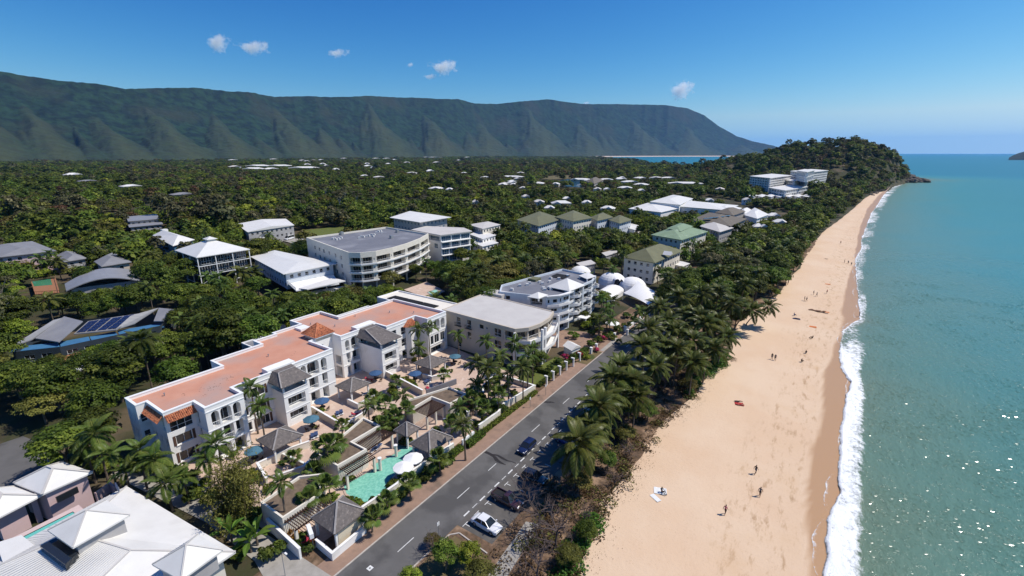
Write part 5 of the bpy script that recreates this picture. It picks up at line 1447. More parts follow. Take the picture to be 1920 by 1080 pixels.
# white modern block
q = [(-189, 167), (-163.5, 163), (-163.5, 186), (-201, 193)]
b6 = house('white-roofed grey upper house standing above the white modern apartment block', 'house', q, 18, .5, 'hip', 'whiteroof', 'greywall', over=1.8, zb=8, zvis=14, glass='glass2')
q = [(-162, 157), (-141.3, 153.3), (-137, 168.5), (-146, 174), (-164, 168)]
b6 = Bld('apartment_building', 'stepped white modern apartment block with big dark square windows', 'apartment building', (-150, 162, 2), M['white'], glass='glass2')
L1 = (Vector(q[2]) - Vector(q[1])).length
b6.wall(q[0], q[1], 2, 15.0, [('w', 4, 5, 12, 13.4), ('w', 4, 5, 9, 10.2), ('b', 12, 20, 12.2, 14.4), ('w', 16, 18.5, 8.9, 11), ('w', 3, 4.2, 6, 7.2)])
b6.wall(q[1], q[2], 2, 15.0, [('w', .5 + j * 3.9, 3.9 + j * 3.9, z, z + 2.4) for z in (3.2, 6.2) for j in range(4)] + [('b', .5, 5, 9.2, 11.5), ('b', 5.6, 10, 9.2, 11.5), ('b', 10.6, 15.2, 9.2, 11.5), ('w', .4, 5.2, 12.3, 14.5), ('w', 5.8, 10.2, 12.3, 14.5), ('w', 10.8, 15.3, 12.3, 14.5)])
b6.wall(q[2], q[3], 2, 15.0, [('w', 1, 3, 12.3, 14.3), ('w', 1, 3, 9.3, 11.3)]); b6.wall(q[3], q[4], 2, 15.0); b6.wall(q[4], q[0], 2, 15.0); b6.done()
mb = MB(); mb.prism(offset(q, -.8), 15.0, 15.4, 0, bottom=True); b6.part('roof', mb, M['palemem'])
for z in (12.0, 9.0, 6.0):
 mb = MB(); A, B_ = q[1], q[2]; mb.bar((A[0] + .5, A[1] - .1, z), (B_[0] + .5, B_[1] - .1, z), 1.1, .25); b6.part('slab_edge', mb, M['white'])
EXCL.append((q, 3.0))
for lab, l, z, k_, rf, wl in (('cream house with a low pale roof right of the white modern block', [(878, 421), (905, 429), (939, 421), (915, 415)], 11, 'hip', 'palemem', 'offwhite'),
                         ('small white flat roofed house close to the white modern block', [(880, 439), (905, 448), (930, 441), (900, 431)], 8, 'flat', 'whiteroof', 'white'),
                         ('white lower house with white roof stepping down below the palms', [(884, 454), (905, 462), (935, 455), (910, 445)], 6, 'flat', 'whiteroof', 'white')):
 house(lab, 'house', P2(l, z), z, .8, k_, rf, wl, over=.4, zvis=z - 2)

# white house with broad decks
q = P2([(469, 481), (515, 469), (633, 494), (531, 514)], 10)
b7 = house('white house with a broad white roof above tiers of white decks', 'house', q, 10, .9, 'hip', 'wroof_y', 'bluewhite', over=1.2, zb=4, zvis=3.0)
dk = P2([(560, 538), (600, 516), (652, 527), (640, 545)], 6.2)
mb = MB(); mb.prism(ccw(P2([(536, 528), (555, 545), (636, 532), (624, 512)], 6.0)), 5.7, 6.0, 0, bottom=True); b7.part('upper_deck', mb, M['white'])
mb = MB(); mb.prism(ccw(P2([(560, 541), (576, 543), (648, 527), (625, 521)], 6.3)), 6.1, 6.4, 0, bottom=True); b7.part('deck_roof', mb, M['whiteroof'])
mb = MB(); mb.prism(ccw(P2([(590, 556), (650, 548), (645, 536), (580, 546)], 3.0)), 2.7, 3.0, 0, bottom=True); b7.part('lower_deck', mb, M['white'])
for z, l in ((6.0, [(536, 528), (555, 545)]), (6.0, [(602, 517), (630, 512)]), (3.0, [(590, 556), (650, 548)]), (3.0, [(650, 548), (647, 537)])):
 a, b = P2(l, z); r = MB(); r.bar((*a, z + 1), (*b, z + 1), .1, .1)
 nb = max(3, int((Vector(a) - Vector(b)).length / .5))
 for k in range(nb + 1):
  p = Vector(a).lerp(Vector(b), k / nb); r.box(p.x - .04, p.x + .04, p.y - .04, p.y + .04, z, z + .96)
 b7.part('railing', r, M['rail'])
for px, py in ((566, 541), (648, 528), (612, 536), (590, 553), (646, 546)):
 p = at(px, py, 4.5); mb = MB(); mb.box(p.x - .15, p.x + .15, p.y - .15, p.y + .15, 0, 6.1 if py < 545 else 3); b7.part('post', mb, M['white'])

# tall white-roofed house on stilts
q = ccw(P2([(327, 469), (368, 483), (469, 467), (420, 455)], 14))
t8 = Bld('stilt_house', 'tall dark glazed house on white stilts under a white pyramid roof with a vent cap', 'house', (*centre(q), 2), M['slatewall'])
qi = offset(q, 1.3)
k0 = max(range(4), key=lambda k: faces_camera(qi[k], qi[(k + 1) % 4]) * (Vector(qi[k]) - Vector(qi[(k + 1) % 4])).length)
for k in range(4):
 a, b = qi[k], qi[(k + 1) % 4]; L_ = (Vector(b) - Vector(a)).length
 ops = []
 if faces_camera(a, b): ops = [('w', .4 + j * (L_ / 4), (j + 1) * L_ / 4 - .1, z, z + 2.8) for z in (7.4, 10.8) for j in range(4)]
 t8.wall(a, b, 7, 13.98, ops)
t8.w.face([(x, y, 7.0) for x, y in qi[::-1]]); t8.done()
c = centre(q); mb = MB()
ins = [tuple(Vector(p).lerp(Vector(c), .86)) for p in q]
for k in range(4): mb.face([(*q[k], 14), (*q[(k + 1) % 4], 14), (*ins[(k + 1) % 4], 17.6), (*ins[k], 17.6)])
mb.prism(ins, 17.6, 18.3, 0, top=False); mb.prism(q, 13.75, 13.99, 0, top=False, bottom=True)
cap = [tuple(Vector(p).lerp(Vector(c), .8)) for p in q]
for k in range(4): mb.face([(*cap[k], 18.3), (*cap[(k + 1) % 4], 18.3), (*c, 19.2)])
mb.prism(cap, 18.2, 18.29, 0, top=False, bottom=True); t8.part('roof', mb, M['wroof_x'])
for k in range(4):
 a, b = Vector(q[k]), Vector(q[(k + 1) % 4])
 for f in (0, .33, .66):
  p = a.lerp(b, f).lerp(Vector(c), .04); g0 = gz1(p.x, p.y) - .3; mb = MB(); mb.box(p.x - .14, p.x + .14, p.y - .14, p.y + .14, g0, 13.8); t8.part('stilt', mb, M['rail'])
 if faces_camera(a, b):
  for z in (3.6, 7.0, 10.4):
   a2, b2_ = a.lerp(Vector(c), .04), b.lerp(Vector(c), .04); mb = MB(); mb.bar((*a2, z), (*b2_, z), .18, .25); t8.part('rail_beam', mb, M['rail'])
  mb = MB(); mb.bar((*a2, 3.6), (*a2.lerp(b2_, .33), 7.0), .08, .08); t8.part('brace', mb, M['rail'])
EXCL.append((q, 5.0))
h = house('white hipped house behind the stilt house with a vent on its roof', 'house', P2([(286, 441), (324, 461), (365, 449), (312, 434)], 12), 12, 2.4, 'hip', 'whiteroof', 'bluewall', zvis=9)
mb = MB(); p = at(308, 432, 14); mb.box(p.x - 1.2, p.x + 1.2, p.y - 1.2, p.y + 1.2, 13.6, 14.6); h.part('roof_vent', mb, M['whiteroof'])
h = house('long white gable roofed house beside the parked camper van', 'house', P2([(442, 420), (464, 435), (552, 422), (536, 410)], 11), 11, 1.2, 'skillion' if 0 else 'gable', 'whiteroof', 'greywall', zvis=8.2, over=.5)
mb = MB(); mb.prism(ccw(P2([(482, 443), (490, 447), (509, 441), (503, 438)], 7)), 6.8, 7, 0, bottom=True); h.part('carport_roof', mb, M['whiteroof'])
sheet('van_lawn', P2([(555, 448), (570, 432), (650, 424), (760, 424), (690, 440), (600, 446)], 3.2), 3.4, M['lawn'], kind='structure')
sheet('van_driveway', P2([(530, 452), (560, 447), (575, 449), (548, 457)], 3.2), 3.45, M['concrete'], kind='structure')
EXCL.append((P2([(530, 452), (570, 430), (760, 424), (600, 455)], 3.2), 3.6))

# left: grey roofs among the trees
for lab, l, z, k_, rise, rf, wl in (
 ('long grey roofed house with timber decks at the left edge of the photo', [(-60, 468), (0, 482), (106, 470), (60, 452), (-30, 450)][0:4], 11, 'hip', 1.6, 'greyroof', 'pinkwall'),
 ('small grey hipped roof beside the long grey house', [(106, 478), (120, 491), (164, 484), (138, 472)], 8.5, 'hip', 1.6, 'greyroof', 'greywall'),
 ('grey hipped roof house above the curved grey roof', [(176, 490), (190, 500), (247, 491), (212, 473)], 9, 'hip', 1.8, 'greyroof', 'beige'),
 ('upper of the grey skillion roofs high among the trees', [(236, 406), (240, 415), (299, 410), (294, 401)], 10, 'flat', .3, 'groof', 'greywall'),
 ('lower of the grey skillion roofs high among the trees', [(238, 417), (242, 426), (306, 420), (300, 411)], 8, 'flat', .3, 'groof', 'greywall')):
 house(lab, 'house', P2(l, z), z, rise, k_, rf, wl, over=.8, zvis=z - 1.2)
cr = Bld('house', 'house under a broad curved grey roof among the trees', 'house', (*at(190, 535, 3)[:2], 2), M['greywall'])
L0, L1, R0, R1 = [Vector((*at(*p, 7)[:2], 7)) for p in ((121, 532), (124, 545), (266, 527), (245, 505))]
mb = MB(); n = 12
f = lambda u, v: (L0.lerp(R1, u)).lerp(L1.lerp(R0, u), v) + Vector((0, 0, 2.6 * math.sin(math.pi * u)))
for k in range(n): mb.face([f(k / n, 1), f((k + 1) / n, 1), f((k + 1) / n, 0), f(k / n, 0)]); mb.face([f(k / n, 0) - Vector((0, 0, .3)), f((k + 1) / n, 0) - Vector((0, 0, .3)), f((k + 1) / n, 1) - Vector((0, 0, .3)), f(k / n, 1) - Vector((0, 0, .3))]); mb.face([f(k / n, 1) - Vector((0, 0, .3)), f((k + 1) / n, 1) - Vector((0, 0, .3)), f((k + 1) / n, 1), f(k / n, 1)])
cr.part('curved_roof', mb, M['groof'])
qw = offset(ccw([tuple(p[:2]) for p in (L1, R0, R1, L0)]), 1.2)
cr.walls(qw, 1, 7.2); cr.done(); EXCL.append((qw, 5.5))
dk = Bld('pool_deck', 'orange timber deck round a small green plunge pool left of the curved grey roof', 'deck', (*at(90, 535, 5)[:2], 2), M['deckwood'])
q = ccw(P2([(58, 528), (66, 552), (112, 549), (104, 522)], 5.2)); dk.walls(q, 1.5, 5.2); dk.w.face([(x, y, 5.2) for x, y in q]); dk.done('deck')
mb = MB(); mb.face([(x, y, 5.23) for x, y in ccw(P2([(60, 528), (64, 537), (98, 534), (95, 523)], 5.2))]); dk.part('plunge_pool', mb, mat('green_pool', (.06, .22, .12), None, rough=.2))
for l in ([(66, 552), (112, 549)], [(112, 549), (104, 522)]):
 a, b = P2(l, 5.2); mb = MB(); mb.bar((*a, 6.1), (*b, 6.1), .1, .12)
 for k in range(16): p = Vector(a).lerp(Vector(b), k / 15); mb.box(p.x - .04, p.x + .04, p.y - .04, p.y + .04, 5.2, 6.05)
 dk.part('railing', mb, M['deckwood'])
EXCL.append((q, 4.0))
t = thing('parasol', 'white parasol on the deck of the long grey roofed house', 'parasol', (*at(48, 478, 9.5)[:2], 6.8)); c_, p_ = parasol_mesh(2.2, 8, 2.9)
link('canopy', c_.mesh('canopy', M['white_cloth']), t); link('pole', p_.mesh('pole', M['metal']), t)

# blue house with solar roof
bh = Bld('house', 'blue weatherboard house with grey folded roofs and rows of solar panels', 'house', (-158, 35, 0), M['slatewall'])
def fold(a, b, c, d, z0, z1, name='roof', mt='groof'):
 """sloping sheet: a,b low edge, c,d high edge (pixels)"""
 A, B_ = at(*a, z0), at(*b, z0); C_, D_ = at(*c, z1), at(*d, z1)
 mb = MB(); mb.face([A, B_, C_, D_]); dn = Vector((0, 0, -.25)); mb.face([D_ + dn, C_ + dn, B_ + dn, A + dn]); mb.face([A + dn, B_ + dn, B_, A]); mb.face([B_ + dn, C_ + dn, C_, B_]); mb.face([D_ + dn, A + dn, A, D_])
 bh.part(name, mb, M[mt]); return A, B_, C_, D_
fold((20, 650), (60, 636), (116, 596), (100, 600), 5.0, 7.5)
S1 = fold((66, 634), (110, 641), (155, 602), (120, 593), 5.2, 7.5)
S2 = fold((138, 626), (218, 618), (258, 588), (165, 602), 5.2, 6.8, mt='greyroof')
S3 = fold((217, 617), (252, 606), (297, 577), (245, 592), 5.2, 7.2)
S4 = fold((288, 602), (306, 602), (327, 580), (298, 577), 5.2, 7.2)
A, B_, C_, D_ = S2
for j in range(4):
 u0, u1 = .04 + .24 * j, .25 + .24 * j
 for k in range(4):
  v0_, v1_ = .06 + .22 * k, .26 + .22 * k
  f = lambda u, v: A.lerp(B_, u).lerp(D_.lerp(C_, u), v) + Vector((0, 0, .12 + .1 * (j % 2)))
  mb = MB()
  for w in range(2):
   ua, ub = u0 + (u1 - u0) * w / 2 + .004, u0 + (u1 - u0) * (w + 1) / 2 - .004
   mb.face([f(ua, v0_), f(ub, v0_), f(ub, v1_), f(ua, v1_)])
  bh.part('solar_panel', mb, M['solar'])
qb = ccw(P2([(24, 662), (112, 652), (300, 612), (326, 590), (250, 592), (110, 604)], 4.6)); qb = [(x, y) for x, y in qb]
for k in range(len(qb)):
 L_ = (Vector(qb[(k + 1) % len(qb)]) - Vector(qb[k])).length
 bh.wall(qb[k], qb[(k + 1) % len(qb)], 0, 4.8, win_row(L_, (2.0,), 2.0, 1.6, 3.2) if faces_camera(qb[k], qb[(k + 1) % len(qb)]) else [])
bh.done()
for l in ([(18, 660), (112, 650), (108, 642), (30, 650)], [(114, 652), (170, 640), (166, 631), (112, 641)], [(172, 639), (222, 630), (216, 621), (168, 631)], [(224, 628), (308, 613), (304, 605), (220, 620)]):
 mb = MB(); qq = ccw(P2(l, 4.0)); mb.prism(qq, 3.8, 4.0, 0, bottom=True); bh.part('blue_awning', mb, M['bluewall'])
mb = MB(); a, b = P2([(95, 690), (135, 665)], 2.5); mb.bar((*a, 2.5), (*b, 2.5), 1.6, .15); a, b = P2([(135, 665), (160, 660)], 2.5); mb.bar((*a, 2.51), (*b, 2.51), 1.6, .15); bh.part('walkway', mb, M['deckwood'])
EXCL.append((qb, 3.0))

# bottom left: white roofed houses
h1 = Bld('house', 'large house with a bright white hipped sheet roof and two raised lantern roofs', 'house', (-64, 8, 0), M['offwhite'])
Q = [(-74.6, -6), (-52.8, -6), (-52.8, 19.2), (-77.6, 16.4)]; Z0 = 4.2
h1.walls(offset(Q, 1), 0, Z0); h1.done()
mb = MB(); r0, r1 = Vector((-68.6, 8.8, 6.7)), Vector((-60.0, 11.6, 6.7))
Qv = [Vector((*p, Z0)) for p in Q]
for f in ([Qv[0], Qv[1], r1, r0], [Qv[1], Qv[2], r1], [Qv[2], Qv[3], r0, r1], [Qv[3], Qv[0], r0]): mb.face(f)
mb.prism(Q, Z0 - .25, Z0 - .002, 0, top=False, bottom=True); h1.part('roof', mb, M['whiteroof'])
cap = MB()
for a, b in ((Qv[0], r0), (Qv[1], r1), (Qv[2], r1), (Qv[3], r0), (r0, r1)): cap.bar(a + Vector((0, 0, .03)), b + Vector((0, 0, .03)), .2, .07)
h1.part('ridge_cap', cap, M['palemem'])
M['seam'] = mat('roof_seam', (.60, .585, .555), None, rough=.6)
sm = MB()
def seams(q4, n):
 a, b, c, d = q4
 for k in range(1, n):
  e0, e1 = a.lerp(b, k / n), d.lerp(c, k / n)
  sm.bar(e0 + Vector((0, 0, .02)), e1 + Vector((0, 0, .02)), .05, .035)
seams([Qv[3], Qv[0], r0, r0], 34); seams([Qv[0], Qv[1], r1, r0], 32)
def lantern(l, z, rise, wallm='greywall', zdrop=1.5):
 pq = ccw(P2(l, z)); c = centre(pq); mb = MB()
 for k in range(4): mb.face([(*pq[k], z), (*pq[(k + 1) % 4], z), (*c, z + rise)])
 mb.prism(pq, z - .2, z - .002, 0, top=False, bottom=True); h1.part('lantern_roof', mb, M['whiteroof'])
 cp = MB()
 for k in range(4): cp.bar((*pq[k], z + .03), (*c, z + rise + .03), .16, .06)
 h1.part('ridge_cap', cp, M['palemem'])
 wq = offset(pq, .5); mb = MB(); mb.prism(wq, z - zdrop, z - .2, 0, top=False); h1.part('lantern_wall', mb, M[wallm])
 V = [Vector((*p, z)) for p in pq]; C3 = Vector((*c, z + rise))
 seams([V[3], V[0], C3, C3], 12)
lantern([(89, 994), (136, 1027), (244, 965), (199, 937)], 8.0, 1.7, zdrop=2.4)
lantern([(285, 1058), (339, 1088), (418, 1031), (371, 1001)], 7.6, 1.6, zdrop=2.4)
h1.part('roof_seams', sm, M['seam'])['kind'] = 'stuff'
mb = MB(); q = ccw(P2([(75, 1024), (105, 1009), (146, 1038), (122, 1059)], 6.9)); mb.prism(q, 5.2, 6.95, 0); h1.part('dark_courtyard', mb, M['glass'])  # dark glass block added in place of a shaded courtyard opening
mb = MB(); q = ccw(P2([(-8, 1018), (40, 1003), (64, 1022), (6, 1056)], 5.6)); mb.prism(q, 5.0, 5.6, 0, bottom=True); h1.part('terrace_roof', mb, M['whiteroof'])
t = thing('satellite_dish', 'round blue grey satellite dish on the corner of the bright white roof', 'satellite dish', (*at(222, 918, 4.4)[:2], 4.2))
mb = MB(); c = at(222, 912, 5.4)
mb.tube([(c.x, c.y, 4.1), (c.x, c.y, 5.3)], .05, 6); mb.build('mast', M['metal'], t)
mb = MB()
for k in range(16):
 a0, a1 = 2 * math.pi * k / 16, 2 * math.pi * (k + 1) / 16
 f = lambda r, a: (c.x + r * math.cos(a), c.y - .3 + .25 * r * r, c.z + r * math.sin(a))
 mb.face([f(0, 0), f(.75, a0), f(.75, a1)])
mb.build('dish', mat('dish_grey', (.20, .24, .33), None, rough=.5), t)
EXCL.append((Q, 5.0))
ph = house('pale pink house with a white hipped roof beside the bright white roof', 'house', P2([(25, 905), (79, 927), (174, 885), (117, 865)], 5.2), 5.2, 1.7, 'hip', 'whiteroof', 'pinkwall', over=.5, zb=0, zvis=0, cap='palemem', windows=False)
a, b = P2([(104, 936), (144, 916)], 3.6)
mb = MB(); mb.bar((*a, 3.7), (*b, 3.7), .25, .9);
for v in range(len(mb.v)): mb.v[v] = (mb.v[v][0] + .55, mb.v[v][1], mb.v[v][2])
ph.part('window', mb, M['glass'])
house('pink house wing with white hipped roof and an open loggia at the left edge', 'house', P2([(-80, 940), (-30, 985), (79, 928), (30, 911)], 4.6), 4.6, 1.6, 'hip', 'whiteroof', 'pinkwall', over=1.4, zb=0, zvis=0, cap='palemem')
mb = MB()
for px, py in ((5, 985), (35, 971), (68, 955)):
 p = at(px, py, 2.0); mb = MB(); mb.box(p.x - .3, p.x + .3, p.y - .3, p.y + .3, 0, 4.4); ph.part('loggia_column', mb, M['pinkwall'])
lp = thing('lap_pool', 'narrow turquoise lap pool between the pink house and the bright white roof', 'swimming pool', (*at(90, 985, 1.2)[:2], 0))
q = ccw(P2([(42, 1008), (62, 1022), (146, 968), (137, 960)], 3.6)); mb = MB(); mb.face([(x, y, 3.6) for x, y in q]); mb.build('basin', mat('lap_pool_tiles', (.16, .46, .45), (.20, .50, .48), 2), lp)
mb = MB(); oq = offset(q, -.9); mb.prism(oq, 0, 3.7, 0, top=False); mb.ring(oq, q, 3.7); mb.build('surround', mat('pink_paver', (.60, .46, .43), (.55, .42, .39), 2), lp)
mb = MB(); mb.face([(x, y, 3.66) for x, y in q]); mb.build('water', pw, lp)
gwall('pink garden wall running from the pink house towards the palms', P2([(178, 925), (205, 905), (215, 912)], 1.6), 1.6, mt='pinkwall', coping=False)

# beyond: green and brown roofed flats, the white resort roofs
def flats(label, l, z, rise, rf, wall, zvis, floors=3, name='apartment_building', **k):
 return house(label, 'apartment building', P2(l, z), z, rise, 'hip', rf, wall, over=.9, name=name, zvis=zvis, **k)
flats('olive roofed flats partly behind a yellowish tree, the leftmost of the green roofed row', [(968, 412), (1010, 424), (1055, 410), (1012, 396)], 10, 1.9, 'olive', 'bluewhite', 9.2)
flats('olive roofed flats with blue balconies in the middle of the green roofed row', [(1040, 407), (1075, 415), (1112, 408), (1075, 394)], 11, 2.2, 'olive', 'offwhite', 8, glass='glass2')
flats('teal walled flats with an olive roof, third of the green roofed row', [(1105, 408), (1120, 414), (1150, 407), (1130, 398)], 10, 1.9, 'olive', 'bluewhite', 7.5, glass='glass2')
flats('olive roofed flats at the seaward end of the green roofed row', [(1140, 412), (1162, 419), (1186, 412), (1162, 403)], 9, 1.7, 'olive', 'bluewhite', 7.5, glass='glass2')
house('low white carport roof below the green roofed row', 'carport', P2([(1168, 425), (1190, 431), (1204, 424), (1184, 419)], 4), 4, .3, 'flat', 'whiteroof', 'white', over=.3, zvis=3, windows=False)
g2 = flats('mint green roofed flats with pale walls and stepped hips', [(1220, 440), (1278, 450), (1328, 434), (1276, 421)], 10, 2.2, 'green', 'offwhite', 7.6)
mb = MB(); [mb.face(f) for f in roof_quad(ccw(P2([(1250, 428), (1276, 434), (1300, 424), (1275, 418)], 11.8)), 11.8, 1.3, 'hip')]; g2.part('upper_roof', mb, M['green'])
g3 = flats('olive hipped roof house with a small white gable near the domes', [(1165, 482), (1228, 493), (1281, 470), (1216, 463)], 9, 3.4, 'olive', 'offwhite', 7)
mb = MB(); p = at(1252, 476, 10.6); [mb.face(f) for f in roof_quad([(p.x - 1.6, p.y - 1.6), (p.x + 1.6, p.y - 1.6), (p.x + 1.6, p.y + 1.6), (p.x - 1.6, p.y + 1.6)], 10.4, 1.3, 'gable', along=0)]; g3.part('dormer', mb, M['whiteroof'])
house('small grey green carport roof left of the olive hipped house', 'carport', P2([(1128, 474), (1136, 480), (1168, 470), (1158, 466)], 4.5), 4.5, .3, 'flat', 'palemem', 'greywall', over=.3, zvis=3.6, windows=False)
house('small pale shed roof behind the domes', 'shed', P2([(1080, 493), (1090, 499), (1118, 494), (1108, 487)], 4.5), 4.5, .3, 'flat', 'palemem', 'greywall', over=.3, zvis=3.6, windows=False)
house('white flat canopy roof by the garden of the olive hipped house', 'carport', P2([(1262, 495), (1280, 500), (1294, 494), (1276, 489)], 3.5), 3.5, .2, 'flat', 'whiteroof', 'white', over=.3, zvis=2.5, windows=False)
flats('pale pinkish hipped roof beside the mint green roofed flats', [(1312, 424), (1350, 435), (1376, 427), (1330, 413)], 9, 2.0, 'palemem', 'greywall', 5)
b = flats('brown roofed flats with solar panels on top', [(1295, 412), (1370, 424), (1401, 410), (1330, 398)], 10, 2.4, 'brownroof', 'greywall', 8)
for k in range(4):
 mb = MB(); p = at(1330 + 11 * k, 410 - 1.5 * k, 11.2); mb.bar((p.x - 2.5, p.y - 4, p.z + .4), (p.x + 2.5, p.y - 4, p.z + 1.0), 4, .12); b.part('solar_panel', mb, M['solar'])
house('grey brown hipped roof behind the solar panels', 'house', P2([(1340, 398), (1375, 404), (1398, 396), (1365, 389)], 10), 10, 2.4, 'hip', 'brownroof', 'greywall', zvis=8)
gpw = 'white resort roofs'
for lab, l, z in (('broad low white roof at the inland end of the white resort', [(1178, 391), (1240, 398), (1275, 390), (1215, 380)], 7), ('long white roof forming the middle of the white resort', [(1225, 383), (1360, 394), (1385, 385), (1250, 372)], 8),
                  ('raised white hipped roof at the back of the white resort', [(1218, 378), (1275, 384), (1300, 372), (1262, 365)], 10), ('white roof tip closest to the brown roofs in the white resort', [(1330, 391), (1372, 398), (1392, 390), (1350, 384)], 7),
                  ('white double hipped roof on the seaward side of the brown roofs', [(1395, 403), (1420, 410), (1442, 402), (1415, 389)], 9), ('small white hipped roof beside the seaward double hip', [(1383, 397), (1398, 402), (1412, 395), (1396, 390)], 8)):
 house(lab, 'resort building', P2(l, z), z, 2.2, 'hip', 'whiteroof', 'white', group=gpw, zvis=z - 1.5, windows=False)

# the hotel below the headland
def hotel(label, c0, c1, c2, zt, fl, z0=4):
 """c0-c1 and c1-c2: the two faces seen, in pixels of their foot at height z0"""
 a, b, c = [Vector(at(*p, z0)[:2]) for p in (c0, c1, c2)]
 d = a + (c - b)
 q = [tuple(p) for p in (a, b, c, d)]; q = ccw(q)
 H = Bld('hotel_block', label, 'hotel', (*centre(q), z0), M['white'], 'hotel blocks below the headland', glass='glass2')
 fh = (zt - z0) / fl
 for k in range(4):
  p, r = q[k], q[(k + 1) % 4]; L_ = (Vector(r) - Vector(p)).length
  ops = []
  if faces_camera(p, r):
   n = max(2, int(L_ / 6)); ops = [('b', j * L_ / n + .5, (j + 1) * L_ / n - .5, z0 + fh * f + .3, z0 + fh * (f + 1) - .5, 1.4) for f in range(fl) for j in range(n)]
  H.wall(p, r, z0, zt, ops)
 H.done()
 mb = MB(); mb.prism(offset(q, -.8), zt, zt + .6, 0, bottom=True); H.part('roof', mb, M['whiteroof'])
 EXCL.append((q, z0 + 11)); return H
hotel('pale hotel block with balconies, inland one of the pair below the headland', (1403, 356), (1440, 362), (1480, 354), 21, 6)
hotel('pale hotel block with balconies, seaward and higher of the pair below the headland', (1478, 352), (1508, 358), (1547, 350), 26, 7)
hotel('mid height hotel block stepping down between the two main blocks', (1466, 355), (1486, 359), (1506, 352), 16, 4)
hb_ = hotel('stepped lower white hotel wing in front of the hotel blocks', (1440, 364), (1470, 370), (1512, 362), 11, 2)
hotel('small white lift tower block rising over the seaward hotel block', (1492, 338), (1510, 342), (1524, 337), 29, 2, 18)
for k in range(7):
 px = 1402 + 17 * k
 house('low white roof in the line along the foot of the hotel', 'resort building', P2([(px, 367), (px + 10, 369.5), (px + 19, 366), (px + 9, 363.5)], 5), 5, .7, 'hip', 'whiteroof', 'white', group='low roofs at the hotel foot', zvis=5, windows=False)

# small roofs scattered through the plain
SMALL = [(38, 258, 9), (58, 260, 8), (110, 267, 12), (160, 271, 17), (185, 271, 19), (205, 270, 15), (225, 273, 17), (245, 272, 15), (262, 272, 15), (218, 263, 9), (238, 263, 9), (283, 271, 8), (38, 277, 15), (150, 282, 11), (163, 283, 9), (266, 289, 40), (262, 293, 12), (276, 295, 28), (298, 292, 16), (330, 292, 44), (362, 292, 36),
         (404, 291, 32), (432, 291, 30), (467, 291, 38), (506, 291, 32), (552, 286, 24), (575, 287, 12), (476, 317, 34), (508, 317, 24), (485, 311, 38), (525, 311, 40), (571, 315, 50), (440, 313, 18), (137, 331, 18), (165, 340, 22), (245, 350, 24), (342, 366, 30), (602, 299, 9), (605, 307, 10),
         (683, 327, 14), (710, 330, 20), (772, 322, 18), (806, 321, 14), (818, 350, 26), (843, 352, 14), (870, 322, 12), (910, 330, 18), (960, 329, 46), (976, 322, 14), (1005, 341, 32), (943, 343, 18), (1090, 334, 38), (1136, 334, 26), (1052, 378, 36), (1010, 377, 22), (1100, 376, 18), (1030, 388, 20), (1140, 387, 26), (770, 293, 20), (815, 294, 28), (726, 296, 12), (728, 307, 10),
         (1180, 338, 28), (1202, 343, 26), (1172, 349, 26), (1166, 333, 18), (1200, 331, 20), (1230, 331, 22), (1252, 331, 26), (1285, 341, 58), (1202, 354, 14), (1062, 369, 12), (892, 379, 12), (1120, 352, 14), (985, 366, 14), (1350, 352, 14), (1330, 372, 12), (640, 268, 8), (655, 267, 12), (845, 264, 6), (1025, 271, 6), (100, 262, 8), (20, 288, 12), (330, 279, 10), (520, 283, 9), (690, 290, 10), (645, 296, 12), (590, 283, 12), (860, 300, 8), (700, 314, 10), (630, 318, 12), (1450, 400, 14), (1462, 412, 10), (1425, 420, 12), (1400, 372, 14)]
random.seed(77)
SMALL += [(random.uniform(145, 295), random.uniform(266, 275), random.uniform(9, 20)) for _ in range(22)] + [(random.uniform(10, 560), random.uniform(268, 300), random.uniform(8, 16)) for _ in range(26)] + [(random.uniform(560, 880), random.uniform(270, 312), random.uniform(8, 15)) for _ in range(22)] + [(random.uniform(880, 1300), random.uniform(322, 352), random.uniform(10, 18)) for _ in range(12)]
PROTO = []
def proto_house(w, d, h, rf, wl):
 mb = MB(); mb.box(-w / 2 + .5, w / 2 - .5, -d / 2 + .5, d / 2 - .5, 0, h); wm = mb.mesh('wall', M[wl])
 mb = MB(); [mb.face(f) for f in roof_quad([(-w / 2, -d / 2), (w / 2, -d / 2), (w / 2, d / 2), (-w / 2, d / 2)], h, d * .17, 'hip')]; mb.prism([(-w / 2, -d / 2), (w / 2, -d / 2), (w / 2, d / 2), (-w / 2, d / 2)], h - .2, h - .002, 0, top=False, bottom=True)
 x0, x1, y0, y1 = (-w * .1, w * .42, -d * .95, d * .1) if w != 22 else (-w * .45, -w * .08, -d * .85, d * .1)
 [mb.face(f) for f in roof_quad([(x0, y0), (x1, y0), (x1, y1), (x0, y1)], h + .25, d * .13, 'gable', along=1)]
 rm = mb.mesh('roof', M[rf])
 g = MB()
 for s in (-1, 1):
  for x in (-w * .28, 0, w * .28): g.box(x - .8, x + .8, s * (d / 2 - .5) - .04, s * (d / 2 - .5) + .04, h - 2.2, h - .9)
 return wm, rm, g.mesh('window', M['glass'])
PROTO = [proto_house(1.0 * w, d, h, r_, wl) for w, d, h, r_, wl in ((18, 12, 4.6, 'whiteroof', 'white'), (22, 13, 4.8, 'whiteroof', 'offwhite'), (16, 12, 5.2, 'palemem', 'white'), (15, 11, 4.6, 'greyroof', 'greywall'))]
random.seed(12)
